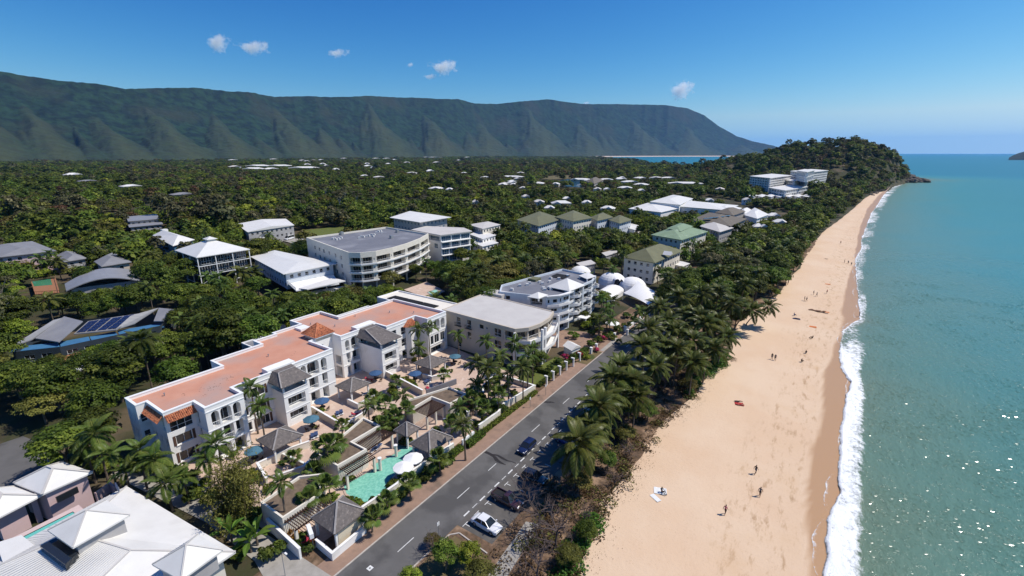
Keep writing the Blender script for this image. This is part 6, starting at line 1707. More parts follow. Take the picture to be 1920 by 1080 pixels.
for k, (px, py, wpx) in enumerate(SMALL):
 z = 5.5
 p = at(px, py + 1.5, z); D = Vector((p.x, p.y)).length
 if D > 5200: p = p * (5200 / D)
 D = Vector((p.x, p.y)).length
 wid_m = wpx * math.hypot(D, 50) / FPX
 wm, rm, gm = PROTO[3 if (px, py) in ((342, 366), (165, 340)) else (1 if wpx > 30 else random.choice((0, 0, 2)))]
 sc = wid_m / (18, 22, 16, 15)[PROTO.index((wm, rm, gm))] if (wm, rm, gm) in PROTO else 1
 zb = gz1(p.x, p.y)
 face_az = -math.atan2(p.x, p.y)
 rz = face_az + random.uniform(-.35, .35)
 far = D > 900
 t = thing('house', ('far white roofed house on the plain towards the hills' if far else 'white roofed house standing among the trees of the suburb'), 'house', (p.x, p.y, zb), rz, 'white roofed houses far out on the plain' if far else 'white roofed houses of the suburb')
 sx = max(.5, sc); sy = min(sx, 1.3)
 zs_ = 1.0 if D < 1200 else 1.75
 for nm, me in (('wall', wm), ('roof', rm), ('window', gm)):
  o = link(nm, me, t); o.scale = (sx, sy, zs_)
 hw, hd = wid_m / 2, 7 * sy
 c_, s_ = math.cos(rz), math.sin(rz)
 EXCL.append(([(p.x + x * c_ - y * s_, p.y + x * s_ + y * c_) for x, y in ((-hw, -hd), (hw, -hd), (hw, hd), (-hw, hd))], zb + 4.8 * zs_))
# pond and playing field
def pad(name, l, z, mt, zv=0.3):
 q = P2(l, z); sheet(name, ccw(q), z + .35, mt); EXCL.append((ccw(q), zv))
M['pond'] = mat('pond_water', (.02, .07, .12), None, rough=.1, spec=.5)
pad('pond', [(1042, 340), (1062, 350), (1092, 352), (1085, 340), (1065, 336)], .1, M['pond'])
pad('playing_field', [(1010, 334), (1030, 337), (1110, 333), (1105, 329), (1040, 329)], .1, M['drygrass'])
house('dark brown pointed roof house beside the pond', 'house', P2([(1098, 340), (1114, 345), (1132, 338), (1112, 333)], 7), 7, 5, 'hip', 'brownroof', 'greywall', zvis=4)

# the garden behind the curved flats: small terrace with a pool
sheet('pool_terrace', ccw(P2([(757, 545), (800, 560), (835, 548), (800, 530)], 1.2)), 1.6, M['paving'])
t = thing('plunge_pool', 'small bright turquoise pool on the terrace below the curved flats', 'swimming pool', (*at(812, 548, 1.6)[:2], 1.2))
q = ccw(P2([(803, 548), (810, 554), (824, 550), (818, 543)], 1.6)); mb = MB(); mb.prism(q, 1.2, 1.66, 0); mb.build('basin', M['poolwater'], t)
mb = MB(); mb.ring(offset(q, -.5), q, 1.7); mb.prism(offset(q, -.5), 1.2, 1.7, 0, top=False); mb.build('pool_edge', M['concrete'], t)
EXCL.append((P2([(757, 545), (800, 562), (835, 550), (800, 528)], 1.2), 1.2))

# ---------------------------------------------------------------- vegetation
def leaf_mat(name, dark, mid, light, trans=.25, rough=.5, vary=.30, hue=.022):
 m = bpy.data.materials.new(name); m.use_nodes = True
 N, L = m.node_tree.nodes, m.node_tree.links
 b = N['Principled BSDF']; b.inputs['Roughness'].default_value = rough; b.inputs['Specular IOR Level'].default_value = .12
 a = N.new('ShaderNodeAttribute'); a.attribute_name = 'tint'
 r = N.new('ShaderNodeValToRGB'); e = r.color_ramp.elements
 e[0].position, e[0].color = 0.0, (*dark, 1); e[1].position, e[1].color = 1.0, (*light, 1)
 q = e.new(.5); q.color = (*mid, 1)
 L.new(a.outputs['Fac'], r.inputs['Fac'])
 oi = N.new('ShaderNodeObjectInfo'); hs = N.new('ShaderNodeHueSaturation')
 m1 = N.new('ShaderNodeMapRange'); m1.inputs[3].default_value, m1.inputs[4].default_value = 1 - vary, 1 + vary * 1.2
 m2 = N.new('ShaderNodeMapRange'); m2.inputs[3].default_value, m2.inputs[4].default_value = .5 - hue, .5 + hue
 w = N.new('ShaderNodeMath'); w.operation = 'FRACT'; w2 = N.new('ShaderNodeMath'); w2.operation = 'MULTIPLY'; w2.inputs[1].default_value = 7.31
 L.new(oi.outputs['Random'], m1.inputs[0]); L.new(oi.outputs['Random'], w2.inputs[0]); L.new(w2.outputs[0], w.inputs[0]); L.new(w.outputs[0], m2.inputs[0])
 L.new(m1.outputs[0], hs.inputs['Value']); L.new(m2.outputs[0], hs.inputs['Hue']); L.new(r.outputs['Color'], hs.inputs['Color'])
 L.new(hs.outputs[0], b.inputs['Base Color'])
 t = N.new('ShaderNodeBsdfTranslucent'); mx = N.new('ShaderNodeMixShader'); mx.inputs[0].default_value = trans
 L.new(hs.outputs[0], t.inputs['Color']); L.new(b.outputs[0], mx.inputs[1]); L.new(t.outputs[0], mx.inputs[2])
 L.new(mx.outputs[0], N['Material Output'].inputs['Surface'])
 return m
M['leaf_dark'] = leaf_mat('dark_leaves', (0.032, 0.049, 0.009), (0.063, 0.09, 0.014), (0.121, 0.148, 0.023))
M['leaf_mid'] = leaf_mat('green_leaves', (0.046, 0.072, 0.011), (0.094, 0.133, 0.018), (0.172, 0.209, 0.031))
M['leaf_bright'] = leaf_mat('bright_leaves', (0.08, 0.11, 0.011), (0.155, 0.191, 0.02), (0.252, 0.278, 0.036))
M['leaf_olive'] = leaf_mat('olive_leaves', (0.069, 0.067, 0.016), (0.132, 0.122, 0.029), (0.206, 0.186, 0.045))
M['leaf_grey'] = leaf_mat('grey_green_leaves', (0.065, 0.067, 0.031), (0.111, 0.11, 0.05), (0.182, 0.168, 0.081))
M['leaf_brown'] = leaf_mat('dry_leaves', (.06, .036, .018), (.11, .065, .03), (.17, .11, .05))
M['leaf_red'] = leaf_mat('bougainvillea_flowers', (.10, .06, .015), (.36, .03, .05), (.55, .04, .09), .2)
M['leaf_orange'] = leaf_mat('orange_shrub_leaves', (.14, .07, .015), (.28, .12, .03), (.42, .18, .05), .2)
M['vine'] = leaf_mat('beach_vine_leaves', (.045, .09, .012), (.085, .16, .022), (.14, .23, .04), .25)
M['palm_leaf'] = leaf_mat('palm_leaves', (.035, .052, .012), (.075, .092, .020), (.15, .15, .04), .22, .38)
M['palm_leaf2'] = leaf_mat('young_palm_leaves', (.04, .075, .014), (.085, .125, .025), (.16, .19, .045), .22, .4)
M['bark'] = mat('grey_bark', (.16, .125, .095), (.095, .075, .058), 1.6, .95, bump=.03, bscale=6)
M['palebark'] = mat('pale_bark', (.42, .38, .33), (.27, .24, .20), 1.2, .9)
M['twig'] = mat('bare_twigs', (.13, .095, .085), (.08, .062, .056), 2, .95)

rng = np.random.RandomState(4)
def unit(n):
 v = rng.normal(size=(n, 3)); return v / np.linalg.norm(v, axis=1)[:, None]
def cards(pos, nrm, size, tint, mt, name, aspect=1.0):
 """leaf-sized quads"""
 n = len(pos)
 r = rng.normal(size=(n, 3)); t = np.cross(nrm, r); t /= np.linalg.norm(t, axis=1)[:, None] + 1e-9
 b = np.cross(nrm, t)
 s = (size if np.ndim(size) else np.full(n, size))[:, None]
 P_ = np.stack([pos - t * s, pos + b * s * aspect, pos + t * s, pos - b * s * aspect], 1)
 P_[:, 1] += nrm * s * .25; P_[:, 3] += nrm * s * .25
 me = bpy.data.meshes.new(name)
 me.vertices.add(n * 4); me.vertices.foreach_set('co', P_.reshape(-1).astype('f'))
 me.loops.add(n * 4); me.loops.foreach_set('vertex_index', np.arange(n * 4, dtype='i'))
 me.polygons.add(n); me.polygons.foreach_set('loop_start', np.arange(0, n * 4, 4, dtype='i'))
 me.update(calc_edges=True)
 a = me.attributes.new('tint', 'FLOAT', 'POINT'); a.data.foreach_set('value', np.repeat(np.clip(tint, 0, 1), 4).astype('f'))
 me.materials.append(mt)
 return me
def crown_mesh(name, Rr, H, z0, ncl, npc, size, mt, flat=.3, rcl=.36, gap=0.0, lo=-.25):
 """leaf clumps on an uneven dome of radius Rr and height H whose underside is at z0"""
 d = unit(ncl * 3); d = d[d[:, 2] > lo][:ncl]
 rad = .55 + .45 * rng.rand(len(d)) ** .6
 c = d * rad[:, None] * np.array([Rr, Rr, H * .62]) * .82
 c[:, 2] += z0 + H * .40
 rc = Rr * rcl * (.65 + .7 * rng.rand(len(d)))
 pos, nr, ti = [], [], []
 for k in range(len(d)):
  u = unit(npc); u[:, 2] = np.abs(u[:, 2]) * (1 - flat * .3) - .25 * (rng.rand(npc) < .3)
  p = c[k] + u * rc[k] * np.array([1, 1, 1 - flat]) * (.55 + .45 * rng.rand(npc, 1))
  n_ = u * .7 + d[k] * .35 + np.array([0, 0, .55]) + rng.normal(size=(npc, 3)) * .45
  pos.append(p); nr.append(n_ / np.linalg.norm(n_, axis=1)[:, None]); ti.append(np.clip(.45 + .28 * rng.normal() + .16 * rng.normal(size=npc), 0, 1))
 pos, nr, ti = np.concatenate(pos), np.concatenate(nr), np.concatenate(ti)
 return cards(pos, nr, size * (.6 + .7 * rng.rand(len(pos))), ti, mt, name, .62)
def trunk_mesh(name, h, r, mt, limbs=5, spread=2.2, lean=.4):
 mb = MB(); x, y = random.uniform(-lean, lean), random.uniform(-lean, lean)
 mb.tube([(0, 0, -.6), (x * .3, y * .3, h * .4), (x, y, h)], [r * 1.3, r, r * .7], 7)
 for k in range(limbs):
  a = 2 * math.pi * (k + random.uniform(-.3, .3)) / limbs; s = spread * random.uniform(.6, 1.1); z = h * random.uniform(.7, .95)
  mb.tube([(x * .8, y * .8, z), (x + s * .5 * math.cos(a), y + s * .5 * math.sin(a), h + .8), (x + s * math.cos(a), y + s * math.sin(a), h + random.uniform(1.5, 3))], [r * .5, r * .35, r * .12], 5)
 return mb.mesh(name, mt)

random.seed(21)
TREES = {   # kind: (name, [(trunk mesh, crown mesh)], label)
 'dark': ('rainforest_tree', [], 'dense dark green rainforest tree in the wood behind the apartments'),
 'mid': ('broadleaf_tree', [], 'rounded mid green broadleaf tree among darker crowns'),
 'bright': ('shade_tree', [], 'bright yellow green shade tree standing out from the darker wood'),
 'olive': ('wattle_tree', [], 'olive brown spreading tree among the green crowns'),
 'gum': ('gum_tree', [], 'tall sparse grey green gum tree with a pale trunk'),
}
for k in range(3): TREES['dark'][1].append((trunk_mesh('trunk', 4.5, .28, M['bark']), crown_mesh('crown', 4.6, 7.5, 3.2, 40, 120, .27, M['leaf_dark'])))
for k in range(3): TREES['mid'][1].append((trunk_mesh('trunk', 4.0, .25, M['bark']), crown_mesh('crown', 4.2, 6.5, 3.0, 36, 120, .26, M['leaf_mid'])))
for k in range(2): TREES['bright'][1].append((trunk_mesh('trunk', 3.4, .22, M['bark']), crown_mesh('crown', 3.6, 5.5, 2.4, 30, 110, .25, M['leaf_bright'])))
for k in range(2): TREES['olive'][1].append((trunk_mesh('trunk', 3.8, .24, M['bark']), crown_mesh('crown', 4.8, 5.0, 3.2, 40, 100, .25, M['leaf_olive'], flat=.5)))
for k in range(2): TREES['gum'][1].append((trunk_mesh('trunk', 8.0, .26, M['palebark'], 7, 3.0), crown_mesh('crown', 4.2, 7.5, 6.5, 28, 90, .24, M['leaf_grey'], rcl=.30)))

def hmax_arr(X, Y, rad):
 """how tall a plant may be before it hides what the photograph shows behind it; 0 on a footprint"""
 X, Y = np.asarray(X, float), np.asarray(Y, float)
 azp, rp = np.arctan2(X, Y), np.hypot(X, Y)
 out = np.full(X.shape, 99.0)
 for poly, zv in EXCL:
  P_ = np.array(poly); pa, pr = np.arctan2(P_[:, 0], P_[:, 1]), np.hypot(P_[:, 0], P_[:, 1])
  D = pr.min(); a0, a1 = pa.min(), pa.max()
  mrg = rad / np.maximum(rp, 1) * .7
  inaz = (azp > a0 - mrg) & (azp < a1 + mrg)
  if not inaz.any(): continue
  # distance of the near side along each ray: the footprint's own edge, taken at its vertices
  Da = np.interp(azp, np.sort(pa), np.minimum.accumulate(pr[np.argsort(pa)][::-1])[::-1]) if False else D
  lim = 50 - (50 - zv) * rp / D
  out = np.where(inaz & (rp < D + 1), np.minimum(out, lim), out)
  cx, cy = P_.mean(0); big = np.hypot(P_[:, 0] - cx, P_[:, 1] - cy).max() + 5
  near = np.hypot(X - cx, Y - cy) < big
  if near.any():
   idx = np.where(near)[0]; ins = np.zeros(len(idx), bool); dmin = np.full(len(idx), 1e9)
   for k in range(len(P_)):
    x0, y0 = P_[k]; x1, y1 = P_[(k + 1) % len(P_)]
    xi, yi = X[idx], Y[idx]
    cr = ((y0 > yi) != (y1 > yi)) & (xi < (x1 - x0) * (yi - y0) / (y1 - y0 + 1e-12) + x0)
    ins ^= cr
    t_ = np.clip(((xi - x0) * (x1 - x0) + (yi - y0) * (y1 - y0)) / ((x1 - x0) ** 2 + (y1 - y0) ** 2 + 1e-9), 0, 1)
    dmin = np.minimum(dmin, np.hypot(xi - x0 - t_ * (x1 - x0), yi - y0 - t_ * (y1 - y0)))
   bad = ins | (dmin < np.minimum(rad if np.ndim(rad) == 0 else rad[idx], 3.2) * .62)
   out[idx[bad]] = 0
 return out
EXCL.append(([(-50, -10), (-30, -10), (-30, 120), (-50, 140)], 0.0))          # road and footpath stay in sight
EXCL.append(([(-66, 103), (-43, 106), (-43, 120), (-66, 114)], 0.3))
EXCL.append(([(-128, -5), (-96, -8), (-94, 11), (-101, 13.2), (-112, 13.5), (-128, 10)], 0.0))
EXCL.append(([(-90, 14), (-47, 14), (-47, 26), (-90, 25)], 2.5))

def scatter(rmin, rmax, s, seed):
 rs = np.random.RandomState(seed); pts = []
 n = int(2.3 * rmax / s)
 rows = []
 r = rmin
 while r < rmax:
  da = s / r
  a = np.arange(R(-86), R(14), da); a = a + rs.uniform(-.42, .42, len(a)) * da
  rr_ = r + rs.uniform(-.42, .42, len(a)) * s
  rows.append(np.stack([np.sin(a) * rr_, np.cos(a) * rr_], 1)); r += s
 return np.concatenate(rows)
def on_land(p):
 X, Y = p[:, 0], p[:, 1]
 ok = X < veg_x(Y) - 2.5
 ok &= ~((Y < 150) & (X > -47)) & ~((X > -50) & (X < -42) & (Y < 330) & (Y > 150) & False)
 ok &= ~((X > -109) & (X < -47) & (Y > 24) & (Y < 90))
 ok &= (np.hypot(X, Y) < bay_r(X, Y) - 25) & (gz(X, Y) > -.5)
 return ok
rs = np.random.RandomState(8)
# the wood near the camera: single trees
p1 = scatter(58, 330, 6.6, 1); p1 = p1[on_land(p1)]
kinds = rs.choice(['dark', 'mid', 'bright', 'olive', 'gum'], len(p1), p=[.30, .35, .14, .13, .08])
sc = rs.uniform(.70, 1.2, len(p1)) * np.where(rs.rand(len(p1)) < .22, 1.35, 1.0)
hm = hmax_arr(p1[:, 0], p1[:, 1], 4.2 * sc)
gzv = gz(p1[:, 0], p1[:, 1])
HT = {'dark': 10.2, 'mid': 9.2, 'bright': 7.6, 'olive': 8.0, 'gum': 13.6}
lim = (hm - gzv) / np.array([HT[k] for k in kinds])
kinds = np.where((kinds == 'gum') & (lim < .9), 'mid', kinds)
lim = (hm - gzv) / np.array([HT[k] for k in kinds])
sc = np.minimum(sc, lim); keep = sc > .33
p1, kinds, sc, gzv = p1[keep], kinds[keep], sc[keep], gzv[keep]
order = np.argsort(np.hypot(p1[:, 0], p1[:, 1]))
NT = {}
rest = []
def add_tree(kind, x, y, z, s, rz, label=None, group=None, v=None):
 nm, vs, lab = TREES[kind]
 tm, cm = vs[v if v is not None else random.randrange(len(vs))]
 t = thing(nm, label or lab, 'tree', (x, y, z), rz, group or 'trees of the wood: ' + nm.replace('_', ' '))
 t.scale = (s, s, s * random.uniform(.92, 1.1))
 link('trunk', tm, t); link('crown', cm, t)
 return t
npalm = 0
PALM_SPOTS = []
for i in order:
 if npalm < 80 and sc[i] > .62 and rs.rand() < .13:
  npalm += 1; PALM_SPOTS.append((p1[i, 0], p1[i, 1], min(float(sc[i]), 1.25))); continue
 if sum(NT.values()) < 285 and sc[i] > .4:
  NT[kinds[i]] = NT.get(kinds[i], 0) + 1
  add_tree(str(kinds[i]), p1[i, 0], p1[i, 1], gzv[i], float(sc[i]), random.uniform(0, 6.28))
 else: rest.append((p1[i, 0], p1[i, 1], gzv[i] - .1, float(sc[i]), float(sc[i]), {'dark': 0, 'mid': 1, 'bright': 2, 'olive': 3, 'gum': 4}[str(kinds[i])]))
def far_ring(r0, r1, s, base, seed, zmul=1.0):
 p = scatter(r0, r1, s, seed); p = p[on_land(p)]
 g_ = gz(p[:, 0], p[:, 1])
 q = np.random.RandomState(seed + 50); s_ = base * q.uniform(.62, 1.25, len(p)) * np.where(q.rand(len(p)) < .16, 1.5, 1.0)
 n1, n2 = fbm(p[:, 0] / 150, p[:, 1] / 150, 71, 3), fbm(p[:, 0] / 70, p[:, 1] / 70, 72, 3)
 k = np.where(n1 > .60, q.choice(6, len(p), p=[.10, .20, .12, .28, .22, .08]), np.where(n1 < .42, q.choice(6, len(p), p=[.55, .28, .05, .06, .04, .02]), q.choice(6, len(p), p=[.26, .36, .16, .13, .06, .03])))
 s_ = s_ * (.62 + .75 * n2)
 h = hmax_arr(p[:, 0], p[:, 1], 4.2 * s_)
 zs_ = s_ * zmul
 l_ = (h - g_) / 9.5
 zs_ = np.minimum(zs_, l_); s_ = np.minimum(s_, np.maximum(l_, 0) * 1.5)
 # clearings and thin places
 dens = fbm(p[:, 0] / 90, p[:, 1] / 90, 61)
 ok = (zs_ > .25) & (dens > .30)
 for i in np.where(ok)[0]: rest.append((p[i, 0], p[i, 1], g_[i] - .3, s_[i], zs_[i], k[i]))
far_ring(330, 520, 7.2, .95, 2); far_ring(520, 1000, 8.5, 1.05, 3); far_ring(1000, 1500, 10.5, 1.25, 4, .9); far_ring(1500, 2600, 16, 1.9, 5, .65); far_ring(2600, 6000, 30, 3.4, 6, .36)
# tall pale-trunked gums behind the van lawn
for px, py, s in ((562, 372, 1.45), (583, 362, 1.3), (636, 372, 1.5), (648, 362, 1.35), (668, 370, 1.2), (610, 358, 1.2), (540, 360, 1.2), (525, 372, 1.1), (700, 372, 1.0), (590, 386, .9)):
 g_ = at(px, py, 10 * s); add_tree('gum', g_.x, g_.y, gz1(g_.x, g_.y), s, random.uniform(0, 6), 'tall gum tree with pale trunk at the back of the lawn by the camper van', 'gum trees behind the van lawn')
# prototypes of the distant crowns (kept out of the scene; the forest places them)
fcol = bpy.data.collections.new('forest_crowns')
def proto(k, me):
 o = bpy.data.objects.new('crown_%s' % 'abcdef'[k], me); fcol.objects.link(o)
proto(0, crown_mesh('far_crown', 4.6, 8.5, .8, 26, 24, .66, M['leaf_dark']))
proto(1, crown_mesh('far_crown', 4.2, 7.5, .8, 24, 24, .62, M['leaf_mid']))
proto(2, crown_mesh('far_crown', 3.6, 6.5, .8, 20, 24, .56, M['leaf_bright']))
proto(3, crown_mesh('far_crown', 4.8, 6.5, .8, 26, 22, .62, M['leaf_olive'], flat=.5))
proto(4, crown_mesh('far_crown', 4.0, 10.0, 2.0, 24, 22, .55, M['leaf_grey'], rcl=.30))
proto(5, crown_mesh('far_crown', 4.0, 7.0, .8, 22, 20, .5, M['leaf_brown'], rcl=.30))
def instancer(name, pts, coll, label=None):
 me = bpy.data.meshes.new(name); A = np.array(pts)
 me.vertices.add(len(A)); me.vertices.foreach_set('co', A[:, :3].reshape(-1).astype('f'))
 for nm, col, ty in (('s_xy', A[:, 3], 'FLOAT'), ('s_z', A[:, 4], 'FLOAT'), ('rot', np.random.RandomState(1).rand(len(A)) * 6.28, 'FLOAT')):
  a = me.attributes.new(nm, ty, 'POINT'); a.data.foreach_set('value', col.astype('f'))
 a = me.attributes.new('pick', 'INT', 'POINT'); a.data.foreach_set('value', A[:, 5].astype('i'))
 ng = bpy.data.node_groups.new(name, 'GeometryNodeTree')
 ng.interface.new_socket('Geometry', in_out='INPUT', socket_type='NodeSocketGeometry'); ng.interface.new_socket('Geometry', in_out='OUTPUT', socket_type='NodeSocketGeometry')
 N, L = ng.nodes, ng.links
 gi, go, ip, ci = N.new('NodeGroupInput'), N.new('NodeGroupOutput'), N.new('GeometryNodeInstanceOnPoints'), N.new('GeometryNodeCollectionInfo')
 ci.inputs['Collection'].default_value = coll; ci.inputs['Separate Children'].default_value = True; ci.inputs['Reset Children'].default_value = True
 def attr(n, ty='FLOAT'):
  a = N.new('GeometryNodeInputNamedAttribute'); a.data_type = ty; a.inputs['Name'].default_value = n; return a.outputs['Attribute']
 cs, cr = N.new('ShaderNodeCombineXYZ'), N.new('ShaderNodeCombineXYZ')
 sx = attr('s_xy'); L.new(sx, cs.inputs[0]); L.new(sx, cs.inputs[1]); L.new(attr('s_z'), cs.inputs[2]); L.new(attr('rot'), cr.inputs[2])
 ip.inputs['Pick Instance'].default_value = True
 L.new(gi.outputs[0], ip.inputs['Points']); L.new(ci.outputs[0], ip.inputs['Instance']); L.new(attr('pick', 'INT'), ip.inputs['Instance Index'])
 L.new(cs.outputs[0], ip.inputs['Scale']); L.new(cr.outputs[0], ip.inputs['Rotation']); L.new(ip.outputs[0], go.inputs[0])
 o = link(name, me); md = o.modifiers.new('places', 'NODES'); md.node_group = ng
 o['kind'] = 'stuff'
 if label: o['label'] = label
 return o
instancer('forest', rest, fcol)

# ---------------------------------------------------------------- palms
def frond_mesh(name, L_, up, droop, n, lw, ll, mt, hang=.35, vee=.5):
 """a feather leaf along +X: rises at `up`, bends down by `droop`"""
 V, F, T = [], [], []
 pts = []; a = up; p = np.array([0., 0., 0.]); st = L_ / 10
 for k in range(11):
  pts.append(p.copy()); p = p + st * np.array([math.cos(a), 0, math.sin(a)]); a -= droop / 10 * (1.0 + .6 * k / 10)
 pts = np.array(pts)
 def P_(t): i = min(9, int(t * 10)); f = t * 10 - i; return pts[i] * (1 - f) + pts[i + 1] * f
 def D_(t): i = min(9, int(t * 10)); d = pts[i + 1] - pts[i]; return d / np.linalg.norm(d)
 w = .05
 for k in range(10):
  i = len(V); q = [pts[k] + (0, w, 0), pts[k] - (0, w, 0), pts[k + 1] - (0, w * .9, 0), pts[k + 1] + (0, w * .9, 0)]
  V += q; F.append((i, i + 1, i + 2, i + 3)); T += [.92] * 4; w *= .88
 for k in range(n):
  t = .14 + .86 * (k + .5) / n
  c, d = P_(t), D_(t); prof = math.sin(math.pi * min(1, .22 + .80 * t)) ** .7
  l = ll * max(.25, prof)
  up_ = np.array([-d[2], 0, d[0]])
  for s in (-1, 1):
   dr = d * (.55 + .3 * t) + np.array([0, s * 1.0, 0]) + up_ * (vee * (1 - t) - hang)
   dr /= np.linalg.norm(dr)
   i = len(V); m_ = c + dr * l * .5; e = c + dr * l - np.array([0, 0, l * .22])
   V += [c - d * lw * .3, m_ - d * lw * .55 , e, m_ + d * lw * .55]; F.append((i, i + 1, i + 2, i + 3))
   tt_ = .25 + .45 * t + .12 * rng.normal(); T += [tt_ + .1, tt_, tt_ - .1, tt_]
 me = bpy.data.meshes.new(name); me.from_pydata([tuple(v) for v in V], [], F)
 a_ = me.attributes.new('tint', 'FLOAT', 'POINT'); a_.data.foreach_set('value', np.clip(T, 0, 1).astype('f')); me.materials.append(mt)
 return me
FR = {'coconut': [frond_mesh('frond', 4.3 * l, u, d, 34, .17, 1.0, M['palm_leaf'], h) for u, d, l, h in ((1.25, 1.0, .8, .15), (.95, 1.25, .95, .3), (.6, 1.3, 1.0, .4), (.25, 1.2, 1.0, .5), (-.15, 1.1, .95, .6))],
      'feather': [frond_mesh('frond', 3.1 * l, u, d, 28, .15, .80, M['palm_leaf2'], h) for u, d, l, h in ((1.3, 1.1, .9, .1), (.95, 1.35, 1.0, .25), (.55, 1.5, 1.0, .35), (.15, 1.3, .9, .45), (-.2, 1.0, .85, .5))]}
def fan_mesh(name, stalk, r, up, mt):
 """a fan leaf: stalk then a pleated disc"""
 V, F, T = [], [], []
 d = np.array([math.cos(up), 0, math.sin(up)]); n_ = np.array([-d[2], 0, d[0]])
 V += [(0, .03, 0), (0, -.03, 0), tuple(d * stalk - np.array([0, .03, 0])), tuple(d * stalk + np.array([0, .03, 0]))]; F.append((0, 1, 2, 3)); T += [.8] * 4
 c = d * stalk
 for k in range(15):
  a = (k - 7) * .30
  dr = d * math.cos(a) + np.array([0, math.sin(a), 0]); l = r * (.8 + .2 * math.cos(a))
  sd = np.cross(n_, dr); e = c + dr * l - np.array([0, 0, l * .35]); m_ = c + dr * l * .55 + n_ * .05
  i = len(V); V += [tuple(c), tuple(m_ - sd * .14), tuple(e), tuple(m_ + sd * .14)]; F.append((i, i + 1, i + 2, i + 3)); t = .35 + .3 * rng.rand(); T += [t, t + .1, t + .2, t - .1]
 me = bpy.data.meshes.new(name); me.from_pydata([tuple(v) for v in V], [], F)
 a_ = me.attributes.new('tint', 'FLOAT', 'POINT'); a_.data.foreach_set('value', np.clip(T, 0, 1).astype('f')); me.materials.append(mt)
 return me
FR['fan'] = [fan_mesh('frond', 1.3, 1.1, u, M['palm_leaf2']) for u in (1.3, .9, .5, .1, -.35)]
def paddle(name, L_, w_, up, droop, mt):
 V, F, T = [], [], []; a = up; p = np.array([0., 0, 0]); prev = None
 for k in range(8):
  ww = w_ * math.sin(math.pi * min(.97, max(.04, (k - 1) / 6.4))) if k > 0 else .05
  V += [(p[0], ww, p[2] + ww * .35), (p[0], 0, p[2]), (p[0], -ww, p[2] + ww * .35)]; T += [.55, .85, .45]
  p = p + L_ / 7 * np.array([math.cos(a), 0, math.sin(a)]); a -= droop / 7
  if k: b = 3 * k; F += [(b - 3, b, b + 1, b - 2), (b - 2, b + 1, b + 2, b - 1)]
 me = bpy.data.meshes.new(name); me.from_pydata([tuple(map(float, v)) for v in V], [], F)
 a_ = me.attributes.new('tint', 'FLOAT', 'POINT'); a_.data.foreach_set('value', np.clip(T, 0, 1).astype('f')); me.materials.append(mt)
 return me
FR['banana'] = [paddle('frond', 3.0, .42, u, d, M['vine']) for u, d in ((1.4, .6), (1.15, .9), (.9, 1.1), (.7, 1.3), (.5, 1.3))]
def palm_trunk(h, r, lean, top=None):
 mb = MB(); n = 6
 mb.tube([(lean[0] * (k / n) ** 1.6, lean[1] * (k / n) ** 1.6, -.3 + (h + .3) * k / n) for k in range(n + 1)], [r * (1.25 if k == 0 else 1 - .35 * k / n) for k in range(n + 1)], 7)
 return mb.mesh('trunk', M['bark'])
def joined_crown(kind, nf, seed):
 """all fronds of one crown in one mesh, for palms too far off to tell the fronds apart"""
 rs_ = random.Random(seed); V, F, T = [], [], []
 for k in range(nf):
  fm = FR[kind][min(4, int(5 * k / nf))]; a = k * 2.399 + rs_.uniform(-.2, .2); c_, s_ = math.cos(a), math.sin(a)
  i = len(V); V += [(v.co.x * c_ - v.co.y * s_, v.co.x * s_ + v.co.y * c_, v.co.z) for v in fm.vertices]
  F += [tuple(i + q for q in p.vertices) for p in fm.polygons]; tv = np.zeros(len(fm.vertices), 'f'); fm.attributes['tint'].data.foreach_get('value', tv); T += list(tv)
 me = bpy.data.meshes.new('crown'); me.from_pydata(V, [], F)
 a_ = me.attributes.new('tint', 'FLOAT', 'POINT'); a_.data.foreach_set('value', np.array(T, 'f')); me.materials.append(FR[kind][0].materials[0])
 return me
JC = {k: [joined_crown(k, n, s) for s in range(2)] for k, n in (('coconut', 20), ('feather', 15), ('fan', 18))}
def palm(kind, label, px, py, h, s=1.0, lean=(0, 0), fronds=True, group=None, xy=None, nf=None, name='palm_tree'):
 """px, py: where the heart of the crown shows"""
 if xy is None:
  p = at(px, py, h); x, y = p.x - lean[0], p.y - lean[1]
 else: x, y = xy
 z = max(0.0, gz1(x, y)) if x < -45 else .03
 t = thing(name, label, 'palm', (x, y, z), 0, group)
 hh = h - z
 link('trunk', cached(('pt', round(hh * 2), round(lean[0]), round(lean[1]), kind), lambda: palm_trunk(hh, .17 if kind != 'fan' else .15, lean)), t)
 if fronds:
  n = nf or {'coconut': 20, 'feather': 13, 'fan': 18, 'banana': 8}[kind]; a0 = random.uniform(0, 6.28)
  for k in range(n):
   o = link('frond', FR[kind][min(4, int(5 * k / n + random.uniform(-.3, .3)))], t, (lean[0], lean[1], hh), a0 + k * 2.399 + random.uniform(-.25, .25))
   q = s * random.uniform(.88, 1.1); o.scale = (q, q, q)
 else:
  o = link('crown', random.choice(JC[kind]), t, (lean[0], lean[1], hh), random.uniform(0, 6.28)); o.scale = (s, s, s)
 return t
random.seed(33)
